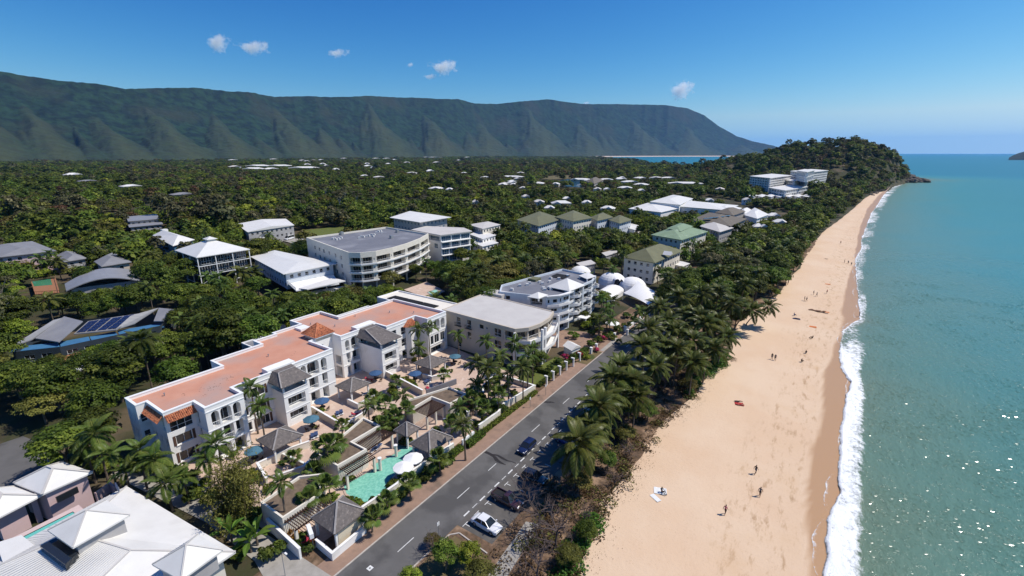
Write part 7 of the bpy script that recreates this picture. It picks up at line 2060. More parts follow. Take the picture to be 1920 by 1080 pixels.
# big coconut palms between the road and the sand
ROADP = [(1086, 832, 8.5, 1.15, (.8, -.5), 'big coconut palm over the parked dark blue car'), (1122, 765, 9, 1.05, (1, 0), 'coconut palm leaning over the parking bay lines'), (1150, 712, 9.5, 1.0, (.5, .5), 'coconut palm overlapping the bare grey tree by the road'),
         (1182, 715, 9, .95, (1.2, .4), 'coconut palm with yellowish fronds beside the bare grey tree'), (1206, 652, 10.5, 1.05, (-.5, 0), 'coconut palm hanging over the road beside the brick driveway'), (1228, 690, 9, .9, (1, 0), 'coconut palm behind the parked white car under the trees'),
         (1252, 605, 10.5, 1.0, (-.4, .3), 'coconut palm shading the bend of the road below the domes'), (1276, 560, 11, 1.1, (0, 0), 'coconut palm right of the white shade canopy'), (1300, 640, 9.5, .95, (.8, 0), 'coconut palm in the middle of the seaside grove above the bush with green leaves'),
         (1322, 610, 10, 1.0, (.6, .4), 'coconut palm in the thick of the seaside grove'), (1338, 655, 8.5, .9, (1.4, 0), 'coconut palm at the sandy edge of the grove near the shadow on the sand'), (1318, 552, 11, 1.0, (0, 0), 'coconut palm rising inland in the grove beyond the shade canopy'),
         (1348, 548, 10, .95, (.5, 0), 'tall coconut palm along the grove near the olive roof garden'), (1374, 570, 9.5, 1.0, (1, 0), 'coconut palm behind the leaning pair on the beach'), (1410, 583, 7.0, 1.0, (4.2, .5), 'coconut palm leaning far out over the sand with an arched trunk'),
         (1440, 575, 6.5, .85, (5.0, 1.5), 'coconut palm leaning lowest over the sand beside the arched one'), (1398, 535, 9.5, .9, (1, 0), 'coconut palm above the leaning palms'), (1425, 515, 9.5, .85, (.5, 0), 'coconut palm near the round beach bushes'), (1385, 510, 10, .9, (0, 0), 'coconut palm inland of the round beach bushes'),
         (1352, 508, 10, .85, (0, 0), 'coconut palm in front of the shady street trees'), (1250, 650, 8.5, .9, (.6, 0), 'coconut palm over the parked cars beneath the grove'), (1290, 590, 10, .95, (0, .4), 'coconut palm between the road bend and the inner grove')]
ROADP += [(px, py, h, s, (random.uniform(-.3, 1.2), random.uniform(-.4, .4)), 'coconut palm filling the grove %s' % w) for px, py, h, s, w in ((1165, 690, 10, .95, 'above the bare grey tree'), (1138, 745, 8.5, .9, 'between the parking bay and the bare grey tree'), (1216, 618, 11, 1.0, 'over the road near the brick driveway pillars'), (1236, 578, 11, .95, 'beside the shade canopy'), (1266, 622, 10, .95, 'over the road bend'), (1312, 596, 10.5, .95, 'between the road bend and the leaning palms'),
 (1346, 602, 9.5, .95, 'just inland of the leaning palms'), (1362, 632, 8, .9, 'nearest the shadow on the sand'), (1300, 682, 8, .9, 'behind the green leafy scrub'), (1272, 656, 9, .9, 'above the parked cars'), (1110, 800, 7.5, .85, 'behind the biggest palm'), (1195, 745, 7.5, .85, 'at the edge of the bare verge'))]
for px, py, h, s, ln, lab in ROADP: palm('coconut', lab, px, py, h, s * 1.18, ln, True, 'coconut palms along the beach road', nf=24)
RES = [(470, 728, 9.5, 'feather', .95, 'tall slender palm in front of the second balcony bay, taller of two'), (487, 762, 7.5, 'feather', .95, 'slender palm in front of the second balcony bay, shorter of two'), (784, 618, 9, 'feather', 1.0, 'tall palm in front of the tiled bay window'), (806, 614, 9, 'feather', .9, 'palm by the end arches of the pink roofed building'), (785, 652, 5.5, 'feather', .95, 'lower palm below the tiled bay window'),
       (858, 628, 6.5, 'feather', .9, 'palm against the side wall of the beige building, left one'), (912, 640, 6.5, 'feather', .95, 'palm against the side wall of the beige building, right one'), (965, 645, 8, 'feather', 1.05, 'palm at the near corner of the beige building'), (990, 668, 8.5, 'feather', 1.0, 'palm before the front balconies of the beige building'), (980, 690, 8, 'coconut', .75, 'tall palm behind the street wall among thin trunks'), (1000, 655, 9, 'feather', .8, 'slim palm beside the corner column of the beige flats'),
       (895, 680, 8.5, 'coconut', .75, 'dark leafy palm at the end of the resort terraces'), (915, 690, 9, 'coconut', .8, 'dark palm rising over the resort garden, highest of its cluster'), (938, 668, 8, 'feather', 1.0, 'palm above the balustrade at the end of the resort'), (868, 797, 6.8, 'coconut', .6, 'palm beside the street wall by the large pool pavilion'), (528, 905, 7.5, 'feather', .85, 'slim palm rising from the driveway gravel room'),
       (612, 840, 5.0, 'fan', 1.25, 'big bushy fan palm beside the gravel roof'), (630, 835, 4.2, 'fan', 1.0, 'smaller fan palm close behind the big bushy one'), (722, 760, 4.5, 'fan', 1.1, 'fan palm in the gap between the gravel roofs'), (756, 742, 4.8, 'feather', .8, 'young palm beside the striped pergola roof'), (762, 768, 4.0, 'fan', .9, 'fan palm next to the striped pergola wall'), (700, 745, 3.4, 'fan', .9, 'low fan palm on the planted terrace'),
       (612, 912, 3.4, 'fan', 1.0, 'spiky fan palm at the end of the pool'), (698, 968, 2.6, 'fan', .85, 'low fan palm by the corner pavilion and hedge'), (725, 940, 2.8, 'fan', .85, 'fan palm between the pool and the street hedge'), (768, 905, 3.0, 'fan', .8, 'fan palm behind the low pool deck wall'), (822, 860, 3.2, 'fan', .95, 'bushy palm below the large pool pavilion'), (935, 742, 4.0, 'fan', 1.0, 'fan palm inside the street wall beyond the sign'), (905, 765, 3.5, 'fan', .9, 'fan palm near the gate roof'), (955, 700, 6.5, 'feather', .9, 'palm over the low wall with red flowers'),
       (178, 815, 8.5, 'feather', 1.35, 'large feathery palm in the dark garden behind the pink house'), (205, 852, 7.0, 'feather', 1.0, 'feathery palm leaning over the pink garden wall'), (160, 840, 6.5, 'feather', 1.1, 'feathery palm by the dark side street'), (262, 845, 7, 'feather', 1.15, 'feathery palm in front of the end wall of the pink roofed building'), (290, 862, 6, 'feather', 1.1, 'broad palm against the shaded end wall'), (405, 835, 7.0, 'feather', 1.1, 'palm left of the bamboo with arching fronds'), (385, 862, 5.5, 'feather', 1.0, 'lower palm left of the bamboo'), (312, 905, 5.0, 'feather', 1.2, 'bright green palm above the bright white roof'), (345, 898, 4.5, 'feather', .9, 'small palm between the bright white roof and the bamboo'), (235, 885, 4.5, 'feather', .9, 'palm behind the roof satellite dish')]
RES += [(px, py, h, k, s, 'garden palm %s' % w) for px, py, h, k, s, w in ((740, 782, 3.6, 'fan', .9, 'behind the small pool pavilion'), (716, 795, 3.2, 'fan', .85, 'between the gravel roof and the small pool pavilion'), (690, 762, 4.2, 'feather', .75, 'above the step of the gravel roof'), (588, 882, 2.6, 'fan', .8, 'on the lower terrace by the curved balustrade'), (602, 905, 2.8, 'feather', .7, 'at the pool end below the gravel roof'),
 (578, 936, 3.0, 'fan', .9, 'inside the pergola by the driveway'), (848, 792, 3.2, 'fan', .9, 'beside the large pool pavilion roof'), (862, 765, 4.5, 'feather', .8, 'in the court behind the gate roof'), (892, 722, 5.0, 'feather', .85, 'at the corner of the glass windbreak'), (926, 706, 5.5, 'fan', 1.0, 'among the dark palms at the garden end'), (640, 798, 2.6, 'fan', .7, 'over the white terrace front wall'), (548, 858, 2.2, 'fan', .7, 'in the planted step of the lower terrace'), (832, 702, 2.6, 'fan', .75, 'in the planter of the farthest terrace'), (884, 748, 3.6, 'fan', .95, 'between the pergola and the gate roof'), (742, 715, 2.6, 'fan', .8, 'on the terrace by the dividing wall'))]
for px, py, h, k, s, lab in RES: palm(k, lab, px, py, h, s, (random.uniform(-.3, .3), random.uniform(-.3, .3)), True, 'garden palms')
for px, py, lab in ((480, 1005, 'banana plant with broad paddle leaves by the driveway kerb'), (432, 1000, 'smaller banana plant at the corner of the bright white roof'), (468, 1018, 'banana plant with upright leaves on the driveway bank')):
 palm('banana', lab, px, py, 1.6, .95, (0, 0), True, 'banana plants', name='banana_plant')
# palms farther off: crowns in one piece
MIDP = [(900, 505, 12, 'coconut'), (935, 492, 12, 'coconut'), (950, 488, 12, 'coconut'), (912, 520, 10, 'coconut'), (1010, 490, 11, 'coconut'), (1035, 492, 10, 'coconut'), (880, 512, 9, 'coconut'), (840, 520, 8, 'feather'), (860, 545, 7, 'feather'), (985, 485, 10, 'coconut'), (1060, 480, 9, 'coconut'),
  (1128, 560, 7, 'feather'), (1150, 565, 7, 'feather'), (1140, 580, 6, 'feather'), (1200, 585, 6, 'feather'), (1125, 598, 5, 'feather'), (1145, 600, 5, 'feather'), (1255, 520, 9, 'coconut'), (1290, 512, 8, 'coconut'), (1320, 500, 8, 'coconut'), (1150, 505, 7, 'feather'), (1235, 505, 6, 'feather'), (1105, 520, 7, 'feather'),
  (1400, 490, 9, 'coconut'), (1430, 478, 9, 'coconut'), (1450, 490, 8, 'coconut'), (1465, 470, 9, 'coconut'), (1378, 485, 9, 'coconut'), (1482, 455, 9, 'coconut'), (1500, 440, 9, 'coconut'), (1440, 455, 9, 'coconut'), (1415, 465, 9, 'coconut'), (1520, 425, 9, 'coconut'),
  (500, 600, 9, 'feather'), (530, 590, 9, 'feather'), (470, 590, 9, 'feather'), (555, 578, 8, 'feather'), (620, 565, 7, 'feather'), (650, 560, 7, 'feather'), (600, 572, 8, 'feather'), (690, 548, 6, 'feather'), (580, 560, 8, 'feather'), (440, 605, 9, 'feather'), (420, 640, 7, 'fan'), (385, 650, 6, 'fan'), (400, 625, 6, 'fan'), (360, 640, 6, 'feather'), (345, 600, 8, 'feather'), (270, 630, 5, 'fan'), (300, 640, 4, 'fan'), (240, 640, 4, 'feather'), (320, 480, 10, 'feather'), (290, 470, 9, 'feather'), (495, 440, 8, 'coconut'), (100, 395, 13, 'coconut'), (30, 390, 13, 'coconut'), (230, 395, 13, 'coconut'), (655, 545, 6, 'coconut'), (725, 470, 4, 'feather'), (710, 545, 6, 'feather'), (740, 560, 5, 'feather')]
for px, py, h, k in MIDP: palm(k, {'coconut': 'coconut palm with a drooping crown among the trees of the suburb', 'feather': 'feathery garden palm among the trees behind the apartments', 'fan': 'fan palm with yellow green leaves in the wood edge'}[k], px, py, h, random.uniform(.9, 1.15), (0, 0), False, 'palms among the trees: ' + k)

for x, y, s in PALM_SPOTS:
 k = random.choice(('coconut', 'feather', 'feather')); palm(k, {'coconut': 'coconut palm with a drooping crown among the trees of the suburb', 'feather': 'feathery palm rising among the broad crowns of the wood'}[k], 0, 0, gz1(x, y) + 9.5 * s, random.uniform(.95, 1.25), (0, 0), False, 'palms among the trees: ' + k + (' of the wood' if k == 'feather' else ''), (x, y))
# ---------------------------------------------------------------- shrubs, hedges, verge scrub
SH = {}
def shrub_mesh(kind, mt, R_=1.0, H=1.3, n=14, npc=34, size=.17): SH.setdefault(kind, []).append(crown_mesh('foliage', R_, H, .0, n, npc, size, M[mt], flat=.2, lo=-.1))
for k in range(2):
 shrub_mesh('green', 'leaf_mid'); shrub_mesh('dark', 'leaf_dark'); shrub_mesh('bright', 'leaf_bright'); shrub_mesh('red', 'leaf_red', n=12); shrub_mesh('orange', 'leaf_orange', n=12); shrub_mesh('vine', 'vine', H=.8); shrub_mesh('dry', 'leaf_brown', n=12, npc=24, size=.14); shrub_mesh('olive', 'leaf_olive', n=14, npc=26, size=.15)
stem_me = (lambda mb: ([mb.tube([(0, 0, -.1), (.1 * math.cos(a), .1 * math.sin(a), .3), (.35 * math.cos(a), .35 * math.sin(a), .8)], [.04, .03, .015], 5) for a in (0, 2.1, 4.2)], mb.mesh('stem', M['bark']))[1])(MB())
def shrub(kind, label, x, y, s=1.0, sz=None, group=None, name='garden_shrub', z=None):
 t = thing(name, label, 'shrub', (x, y, z if z is not None else max(.06, gz1(x, y) if x < -45 else .06)), random.uniform(0, 6.28), group)
 link('foliage', random.choice(SH[kind]), t); link('stem', stem_me, t); t.scale = (s, s, sz or s); return t
random.seed(44)
KW = {'green': 'green', 'dark': 'dark green', 'bright': 'yellow green', 'red': 'red flowering', 'orange': 'orange leaved'}
def bed(px_list, z=.1, grp='shrubs of the resort garden', where='in the resort garden beds'):
 for px, py, kind, s in px_list:
  p = at(px, py, z + s * .6); shrub(kind, '%s shrub %s' % (KW[kind], where), p.x, p.y, s, s * random.uniform(.8, 1.2), grp + ': ' + kind)
bed([(546, 853, 'green', .8), (560, 842, 'bright', .7), (528, 868, 'green', .7), (590, 800, 'green', .6), (650, 900, 'bright', .8), (600, 940, 'green', 1.1), (625, 930, 'bright', .9), (590, 925, 'dark', 1.0), (660, 895, 'green', .5), (640, 955, 'green', 1.0), (575, 955, 'dark', 1.0), (735, 725, 'bright', .9), (700, 735, 'bright', 1.0), (715, 745, 'green', 1.0), (690, 748, 'green', .8),
     (820, 685, 'bright', .7), (835, 690, 'green', .8), (845, 695, 'bright', .6), (920, 760, 'green', 1.4), (900, 745, 'bright', 1.4), (885, 760, 'green', 1.2), (940, 765, 'dark', 1.4), (950, 725, 'bright', 1.2), (930, 715, 'green', 1.4), (965, 735, 'dark', 1.1), (915, 725, 'dark', 1.4), (880, 735, 'dark', 1.2), (870, 775, 'green', 1.0), (845, 790, 'green', .9), (810, 880, 'green', 1.3), (826, 872, 'bright', 1.2), (840, 862, 'green', 1.1), (800, 895, 'dark', 1.0), (780, 905, 'green', .8), (745, 915, 'bright', .8), (755, 925, 'green', .8),
     (735, 790, 'green', 1.2), (720, 800, 'dark', 1.2), (727, 775, 'green', 1.2), (710, 785, 'dark', 1.0), (800, 640, 'green', 1.2), (775, 665, 'dark', 1.3), (755, 660, 'green', 1.2), (660, 800, 'dark', .9), (650, 790, 'green', .7), (640, 845, 'dark', 1.2), (600, 875, 'dark', 1.2), (590, 890, 'green', 1.0), (505, 915, 'green', .9), (515, 940, 'dark', .8)])
bed([(1030, 688, 'dark', 1.2), (1045, 675, 'dark', 1.4), (1060, 668, 'red', 1.2), (1020, 672, 'dark', 1.3), (1075, 672, 'dark', 1.2), (1085, 665, 'red', 1.1), (1095, 660, 'green', 1.3), (1100, 668, 'bright', 1.1), (1108, 645, 'green', 1.4), (1120, 640, 'dark', 1.4), (1130, 636, 'red', 1.2), (1140, 628, 'green', 1.5), (1150, 632, 'green', 1.2), (1160, 618, 'dark', 1.6), (1175, 610, 'green', 1.5), (1125, 618, 'green', 1.3), (1110, 625, 'dark', 1.5), (1100, 608, 'bright', 2.0), (1110, 602, 'green', 1.8), (1075, 628, 'green', 1.6), (1190, 600, 'dark', 1.6), (1160, 640, 'dark', 1.0), (1118, 655, 'red', 1.0), (1175, 590, 'green', 1.6), (1205, 580, 'dark', 1.8), (1000, 700, 'dark', 1.2), (1010, 690, 'green', 1.0)], grp='shrubs in front of the flats', where='in the front gardens past the resort')
bed([(540, 985, 'orange', .7), (555, 990, 'orange', .8), (572, 998, 'red', .7), (585, 1004, 'red', .75), (564, 992, 'green', .8), (560, 1005, 'dark', 1.0), (575, 1012, 'dark', 1.0)], z=1.2, grp='bougainvillea at the driveway', where='on the driveway wall by the corner pavilion')
bed([(500, 1040, 'dark', 1.2), (520, 1030, 'dark', 1.2), (455, 1035, 'dark', 1.3), (470, 970, 'dark', 1.6), (420, 960, 'green', 1.6), (395, 935, 'dark', 1.8), (375, 915, 'green', 1.6), (350, 930, 'dark', 1.5), (450, 985, 'dark', 1.5), (300, 880, 'green', 1.6), (330, 885, 'dark', 1.8), (270, 875, 'dark', 1.7), (355, 890, 'dark', 1.5), (205, 875, 'dark', 1.7), (245, 870, 'green', 1.5), (185, 870, 'dark', 1.8), (150, 865, 'dark', 1.7)], grp='shrubs along the driveway', where='in the shady beds along the driveway')
random.seed(52); wl_ = [((-49.9, 34), (-49.6, 41)), ((-49.6, 41), (-49.5, 46)), ((-49.2, 60.5), (-49, 66)), ((-49.6, 66), (-48.9, 79)), ((-56, 66), (-50, 66)), ((-58, 62), (-52, 70)), ((-64, 60), (-61, 66)), ((-62, 67), (-58, 78)), ((-66.5, 42), (-65.5, 55)), ((-63.5, 50), (-59, 54)), ((-70, 47.2), (-79, 47.6)), ((-70, 66), (-80, 67)), ((-82, 34), (-77, 30)), ((-72, 30), (-66, 29.6)), ((-65, 39), (-61.5, 35)), ((-74, 62), (-70, 60)), ((-80.5, 75), (-78, 79)), ((-57, 49), (-54, 55)), ((-52.5, 34.2), (-51, 35.2)), ((-61, 26), (-59.5, 33)), ((-74, 58), (-71.5, 56))]
for k, (a, b) in enumerate(wl_):
 for q in range(4):
  f = random.random(); kd = random.choice(('green', 'green', 'bright', 'dark', 'bright')); s = random.uniform(.5, 1.15)
  shrub(kd, '%s shrub %s' % (KW[kd], 'in the resort garden beds'), a[0] + (b[0] - a[0]) * f, a[1] + (b[1] - a[1]) * f, s, s * random.uniform(.8, 1.4), 'shrubs of the resort garden: ' + kd)
# bamboo
t = thing('bamboo_clump', 'tall brownish bamboo clump between the bright white roof and the terraces', 'bamboo', (*at(452, 975, 0)[:2], 0))
bx0, by0 = t.location.x, t.location.y
mb = MB(); pos, nr, ti = [], [], []
for k in range(46):
 a, r_ = random.uniform(0, 6.28), abs(random.gauss(0, 1.5)); h = random.uniform(6.0, 9.5); x, y = bx0 + r_ * math.cos(a), by0 + r_ * math.sin(a) * 1.2; lx, ly = .6 * r_ * math.cos(a), .6 * r_ * math.sin(a)
 mb.tube([(x, y, 0), (x + lx * .4, y + ly * .4, h * .6), (x + lx, y + ly, h)], [.05, .045, .015], 5)
 for q in range(230):
  f = random.uniform(.18, 1.02); pos.append((x + lx * f ** 1.6 + random.gauss(0, .5) - bx0, y + ly * f ** 1.6 + random.gauss(0, .5) - by0, h * f + random.gauss(0, .2))); nr.append((random.gauss(0, .6), random.gauss(0, .6), .7)); ti.append(.45 + random.gauss(0, .25))
mb.build('stem', M['leaf_olive'] if 0 else mat('bamboo_cane', (.20, .15, .06), (.14, .11, .05), 2), t)
nr = np.array(nr); nr /= np.linalg.norm(nr, axis=1)[:, None]
link('foliage', cards(np.array(pos), nr, .20 * (.6 + .8 * rng.rand(len(pos))), np.array(ti), M['leaf_olive'], 'foliage', .35), t)
# clipped hedges along the street
def hedge(label, pts, w, h, mt='leaf_mid', z=.08, dens=46):
 t = thing('hedge', label, 'hedge', (pts[0][0], pts[0][1], z)); P_, N_, T_ = [], [], []; mb = MB()
 for a, b in zip(pts, pts[1:]):
  A, B = Vector((*a, 0)), Vector((*b, 0)); L_ = (B - A).length; d = (B - A) / L_; s = Vector((d.y, -d.x, 0))
  mb.bar((a[0], a[1], z + h * .45), (b[0], b[1], z + h * .45), w * .8, h * .85)
  for k in range(int(L_ * dens)):
   u = random.random() * L_; side = random.random()
   if side < .5: o, n_ = s * random.uniform(-w / 2, w / 2) + Vector((0, 0, h * random.uniform(.9, 1.06))), Vector((random.gauss(0, .4), random.gauss(0, .4), 1))
   else: sg = 1 if side < .78 else -1; o, n_ = s * sg * w / 2 * random.uniform(.9, 1.1) + Vector((0, 0, random.uniform(.05, h))), s * sg + Vector((random.gauss(0, .3), random.gauss(0, .3), .5))
   p = A + d * u + o - Vector((pts[0][0], pts[0][1], 0)); P_.append(p); N_.append(n_.normalized()); T_.append(.45 + random.gauss(0, .22))
 link('foliage', cards(np.array(P_), np.array(N_), .13 * (.7 + .6 * rng.rand(len(P_))), np.array(T_), M[mt], 'foliage', .7), t)
 mb.build('core', M['leaf_dark'], t)
random.seed(6)
hedge('clipped green hedge in front of the resort street wall beside the pool', [(-47.6, 33.8), (-47.6, 45.0), (-47.5, 54.6)], 1.5, .8)
hedge('rounded green hedge between the resort sign and the footpath', [(-46.9, 55.2), (-46.95, 60.2)], 1.5, 1.1)
hedge('low green hedge along the street wall beyond the sign', [(-47.2, 60.6), (-47.0, 79)], 1.0, .75)
hedge('low green hedge under the white gateposts of the beige building', [(-48.0, 81.5), (-48.2, 98.5)], 1.1, .8)
hedge('squared hedge beside the brick driveway', [(-48.4, 98.8), (-47.6, 105.4)], 1.8, 1.3)
hedge('dark hedge dividing the two small lawns', [(-53.5, 88), (-48.9, 88.2)], 1.0, 1.0, 'leaf_dark')
sheet('lawn', [(-54, 81.2), (-48.9, 81.0), (-49, 87.4), (-54.2, 87.4)], .09, M['lawn']); sheet('lawn', [(-53.4, 89), (-49, 89.0), (-49.4, 96), (-52.6, 97)], .09, M['lawn'])
sheet('grass_strip', [(-46.9, 98), (-44, 98), (-43.9, 107), (-46.9, 107)], .112, M['drygrass'])
# the sandy edge: vines, dry scrub, fallen litter
def cover(name, label, pts, mt, size, zj=.25, aspect=.7):
 P_ = np.array(pts); N_ = rng.normal(size=P_.shape) * .5 + np.array([0, 0, 1.0]); N_ /= np.linalg.norm(N_, axis=1)[:, None]
 o = link(name, cards(P_, N_, size * (.6 + .8 * rng.rand(len(P_))), np.clip(.45 + .25 * rng.normal(size=len(P_)), 0, 1), mt, name, aspect)); o['kind'] = 'stuff'; o['label'] = label
def blob_pts(blobs, dens):
 out = []
 for x, y, rx, ry, h in blobs:
  for k in range(int(dens * rx * ry * 3.1)):
   a, r_ = random.uniform(0, 6.28), math.sqrt(random.random()); q = 1 - r_ * r_
   out.append((x + rx * r_ * math.cos(a) * random.uniform(.8, 1.12), y + ry * r_ * math.sin(a) * random.uniform(.8, 1.12), .08 + h * q * random.uniform(.4, 1.1)))
 return out
random.seed(9)
vb = []
for y0, y1, x, rx, h in ((36, 45, -21.0, 2.0, 1.0), (46, 52.5, -21.6, 2.0, 1.2), (108, 122, -19.5, 2.2, 1.4), (96, 106, -20.4, 1.4, .8)):
 y = y0
 while y < y1: vb.append((x + random.gauss(0, .5) + float(veg_x(y) + 20.2) * .6, y, rx * random.uniform(.7, 1.1), random.uniform(1.2, 2.2), h * random.uniform(.6, 1.2))); y += 1.5
cover('beach_vine_leaves', 'bright green creeping beach vine at the edge of the sand', blob_pts(vb, 34), M['vine'], .15)
db = []
for k in range(330):
 y = random.uniform(37, 122); x0 = float(veg_x(y)); db.append((x0 - random.uniform(-.8, 9.5), y, random.uniform(.6, 1.6), random.uniform(.6, 1.6), random.uniform(.2, 1.2)))
cover('dry_scrub_leaves', 'dry brown scrub and fallen leaves along the verge', blob_pts(db, 15), M['leaf_brown'], .13)
cover('olive_scrub_leaves', 'thin olive scrub on the verge between road and sand', blob_pts([(x + random.gauss(0, 1), y + random.gauss(0, 1), a, b, h * 1.4) for x, y, a, b, h in db[::3]], 16), M['leaf_olive'], .13)
lt = []
for k in range(3000):
 y = random.uniform(40, 115); lt.append((float(veg_x(y)) + abs(random.gauss(0, 1.5)) - .4, y, .07))
cover('fallen_leaves', 'fallen brown leaves blown onto the sand', [(x, y, .055 + .0 * x - .0025 * max(0, x - float(veg_x(y)))) for x, y, z in lt], M['leaf_brown'], .055)
# scrub and small trees of the verge
def scrub_tree(label, px, py, h, s, kind, name, group): p = at(px, py, h * .7); add_tree(kind, p.x, p.y, .05, s, random.uniform(0, 6), label, group)
bare_vars = []
def bare_tree_mesh(h, n, spread, seed):
 rn = random.Random(seed); mb = MB()
 def grow(p, d, l, r, lev):
  q = p + d * l; m_ = p.lerp(q, .5) + Vector((rn.gauss(0, .06), rn.gauss(0, .06), rn.gauss(0, .04))) * l
  mb.tube([p, m_, q], [r, r * .8, r * .58], 5 if lev < 2 else 4, cap=False)
  if lev >= 4: return
  for k in range(rn.choice((2, 3, 3)) if lev else n):
   nd = (d + Vector((rn.gauss(0, spread), rn.gauss(0, spread), rn.gauss(.05, spread * .45)))).normalized()
   grow(q if rn.random() < .6 else m_, nd, l * rn.uniform(.6, .85), r * .55, lev + 1)
 grow(Vector((0, 0, -.2)), Vector((0, 0, 1)), h * .32, .13, 0)
 return mb.mesh('branches', M['twig'])
BT = [bare_tree_mesh(6.2, 6, .85, s) for s in (1, 2, 3)]
for px, py, s, lab in ((1012, 955, 1.45, 'bare branched grey tree beside the dark pickup in the parking bay'), (1045, 985, 1.5, 'bare grey tree spreading over the pale beach path'), (985, 915, 1.15, 'bare twiggy tree at the end of the parking bay near the white car'), (1248, 700, 1.5, 'bare purple grey tree on the verge below the coconut grove'), (1215, 735, .9, 'smaller bare grey tree at the sandy edge of the grove'), (1010, 1050, 1.2, 'bare dark branches over the path at the lower edge of the photo'), (815, 1020, .75, 'thin bare tree on the dry grass island beside the road'), (1265, 740, .7, 'bare bush leaning over the sand'), (1095, 960, .7, 'bare scrub bush beside the green vine')):
 p = at(px, py, 2.5 * s); t = thing('bare_tree', lab, 'tree', (p.x, p.y, .05), random.uniform(0, 6.28), 'bare trees of the verge'); link('branches', random.choice(BT), t); t.scale = (s, s, s)
for px, py, h, s, k, lab in ((835, 1045, 3, .42, 'mid', 'green leafy bush tree on the dry grass island, the one nearer the road'), (880, 1040, 3, .44, 'bright', 'yellow green bush tree in the middle of the dry grass island'), (770, 1075, 3, .36, 'bright', 'green bush at the road edge of the dry grass island'), (900, 1075, 3, .4, 'olive', 'olive bush tree beside the pale beach path'), (810, 1005, 2.5, .22, 'olive', 'small bush by the thin bare tree'), (1100, 1000, 2, .35, 'mid', 'rounded green bush at the sand edge beside the vine'), (1065, 1045, 2, .35, 'olive', 'olive scrub bush behind the green vine'),
      (1085, 905, 2.5, .42, 'olive', 'dry olive scrub under the big coconut palm'), (1140, 870, 2, .35, 'mid', 'green scrub between the big palm and the sand'), (1175, 815, 2.5, .42, 'olive', 'reddish olive scrub at the sand edge'), (1215, 775, 2.5, .42, 'mid', 'green scrub tree at the sand edge below the bare tree'), (1290, 720, 3, .42, 'olive', 'olive scrub tree leaning to the sand'), (1345, 670, 2.5, .45, 'mid', 'bright round bush by the shadow on the sand'), (1180, 770, 3, .5, 'mid', 'leafy scrub tree behind the coconut palms'), (1225, 650, 4, .5, 'mid', 'leafy tree under the grove by the parked cars'), (1270, 680, 3, .5, 'olive', 'brownish leafy tree in the lower grove'),
      (1310, 690, 3, .5, 'mid', 'green leafy tree in the lower grove'), (1350, 625, 4, .6, 'dark', 'dark leafy tree under the seaside palms'), (1290, 630, 4, .6, 'dark', 'dark leafy tree in the heart of the grove'), (1380, 600, 4, .6, 'dark', 'dark leafy tree behind the leaning palms'), (1330, 580, 5, .7, 'dark', 'dark spreading tree beneath the inner palms'), (1300, 570, 5, .6, 'mid', 'leafy tree beneath the inner palms'), (1420, 545, 4, .6, 'dark', 'dark leafy tree by the round beach bushes'), (1455, 552, 2, .42, 'bright', 'round bright bush on the sand, lower of two'), (1475, 525, 3, .5, 'bright', 'round bright bush over the little beach shelter'), (1360, 530, 5, .7, 'dark', 'dark casuarina like tree along the grove'), (1445, 520, 5, .7, 'dark', 'dark shore tree above the beach shelter')):
 scrub_tree(lab, px, py, h, s, k, None, 'leafy trees of the beach verge')
random.seed(91)
for k in range(34):
 y = random.uniform(40, 118); x = float(veg_x(y)) - random.uniform(.5, 8.5); s = random.uniform(.28, .62)
 if x < -29.5 and y < 76: x = -29.5 + random.random() * 6
 t = thing('bare_bush', 'leafless twiggy bush in the dry verge between road and sand', 'bush', (x, y, .05), random.uniform(0, 6.28), 'leafless bushes of the verge'); link('branches', BT[k % 3], t); t.scale = (s * 1.5, s * 1.5, s)
# shore trees from the grove to the headland
random.seed(70); y = 150.0; n_ = 0
while y < 330:
 for q in range(4):
  x = float(veg_x(y)) - 3.5 - q * 6.2 + random.uniform(-1.8, 1.8)
  if x > -47 and random.random() < .9:
   add_tree(random.choice(('dark', 'dark', 'mid', 'olive')), x, y + random.uniform(-2, 2), .02, random.uniform(.6, .9), random.uniform(0, 6), 'shore tree in the dark belt between the flats and the beach', 'shore trees along the beach'); n_ += 1
 y += 6.2

# ---------------------------------------------------------------- vehicles
def car_paint(name, c, rough=.22, metal=.0):
 m = mat(name, c, None, rough=rough, spec=.6, metal=metal); m.node_tree.nodes['Principled BSDF'].inputs['Coat Weight'].default_value = .6; m.node_tree.nodes['Principled BSDF'].inputs['Coat Roughness'].default_value = .05; return m
M['tyre'] = mat('tyre_rubber', (.018, .018, .019), None, rough=.9)
M['rim'] = mat('alloy_rim', (.45, .45, .46), None, rough=.35, metal=.7)
M['lamp_clear'] = mat('headlamp_glass', (.7, .7, .68), None, rough=.1, spec=.6)
M['lamp_red'] = mat('tail_lamp', (.30, .01, .01), None, rough=.2)
M['trim'] = mat('black_trim', (.02, .02, .02), None, rough=.6)
def loft(rows, mt_of=None):
 """rows: cross sections, each a list of points; closed ends"""
 mb = MB(); n = len(rows[0]); i0 = []
 for r in rows: i0.append(len(mb.v)); mb.v += [tuple(p) for p in r]
 for a in range(len(rows) - 1):
  for k in range(n - 1):
   mb.f.append((i0[a] + k, i0[a + 1] + k, i0[a + 1] + k + 1, i0[a] + k + 1)); mb.m.append(mt_of(a, k) if mt_of else 0)
 mb.f.append(tuple(i0[0] + k for k in range(n))); mb.m.append(0)
 mb.f.append(tuple(i0[-1] + k for k in reversed(range(n)))); mb.m.append(0)
 return mb
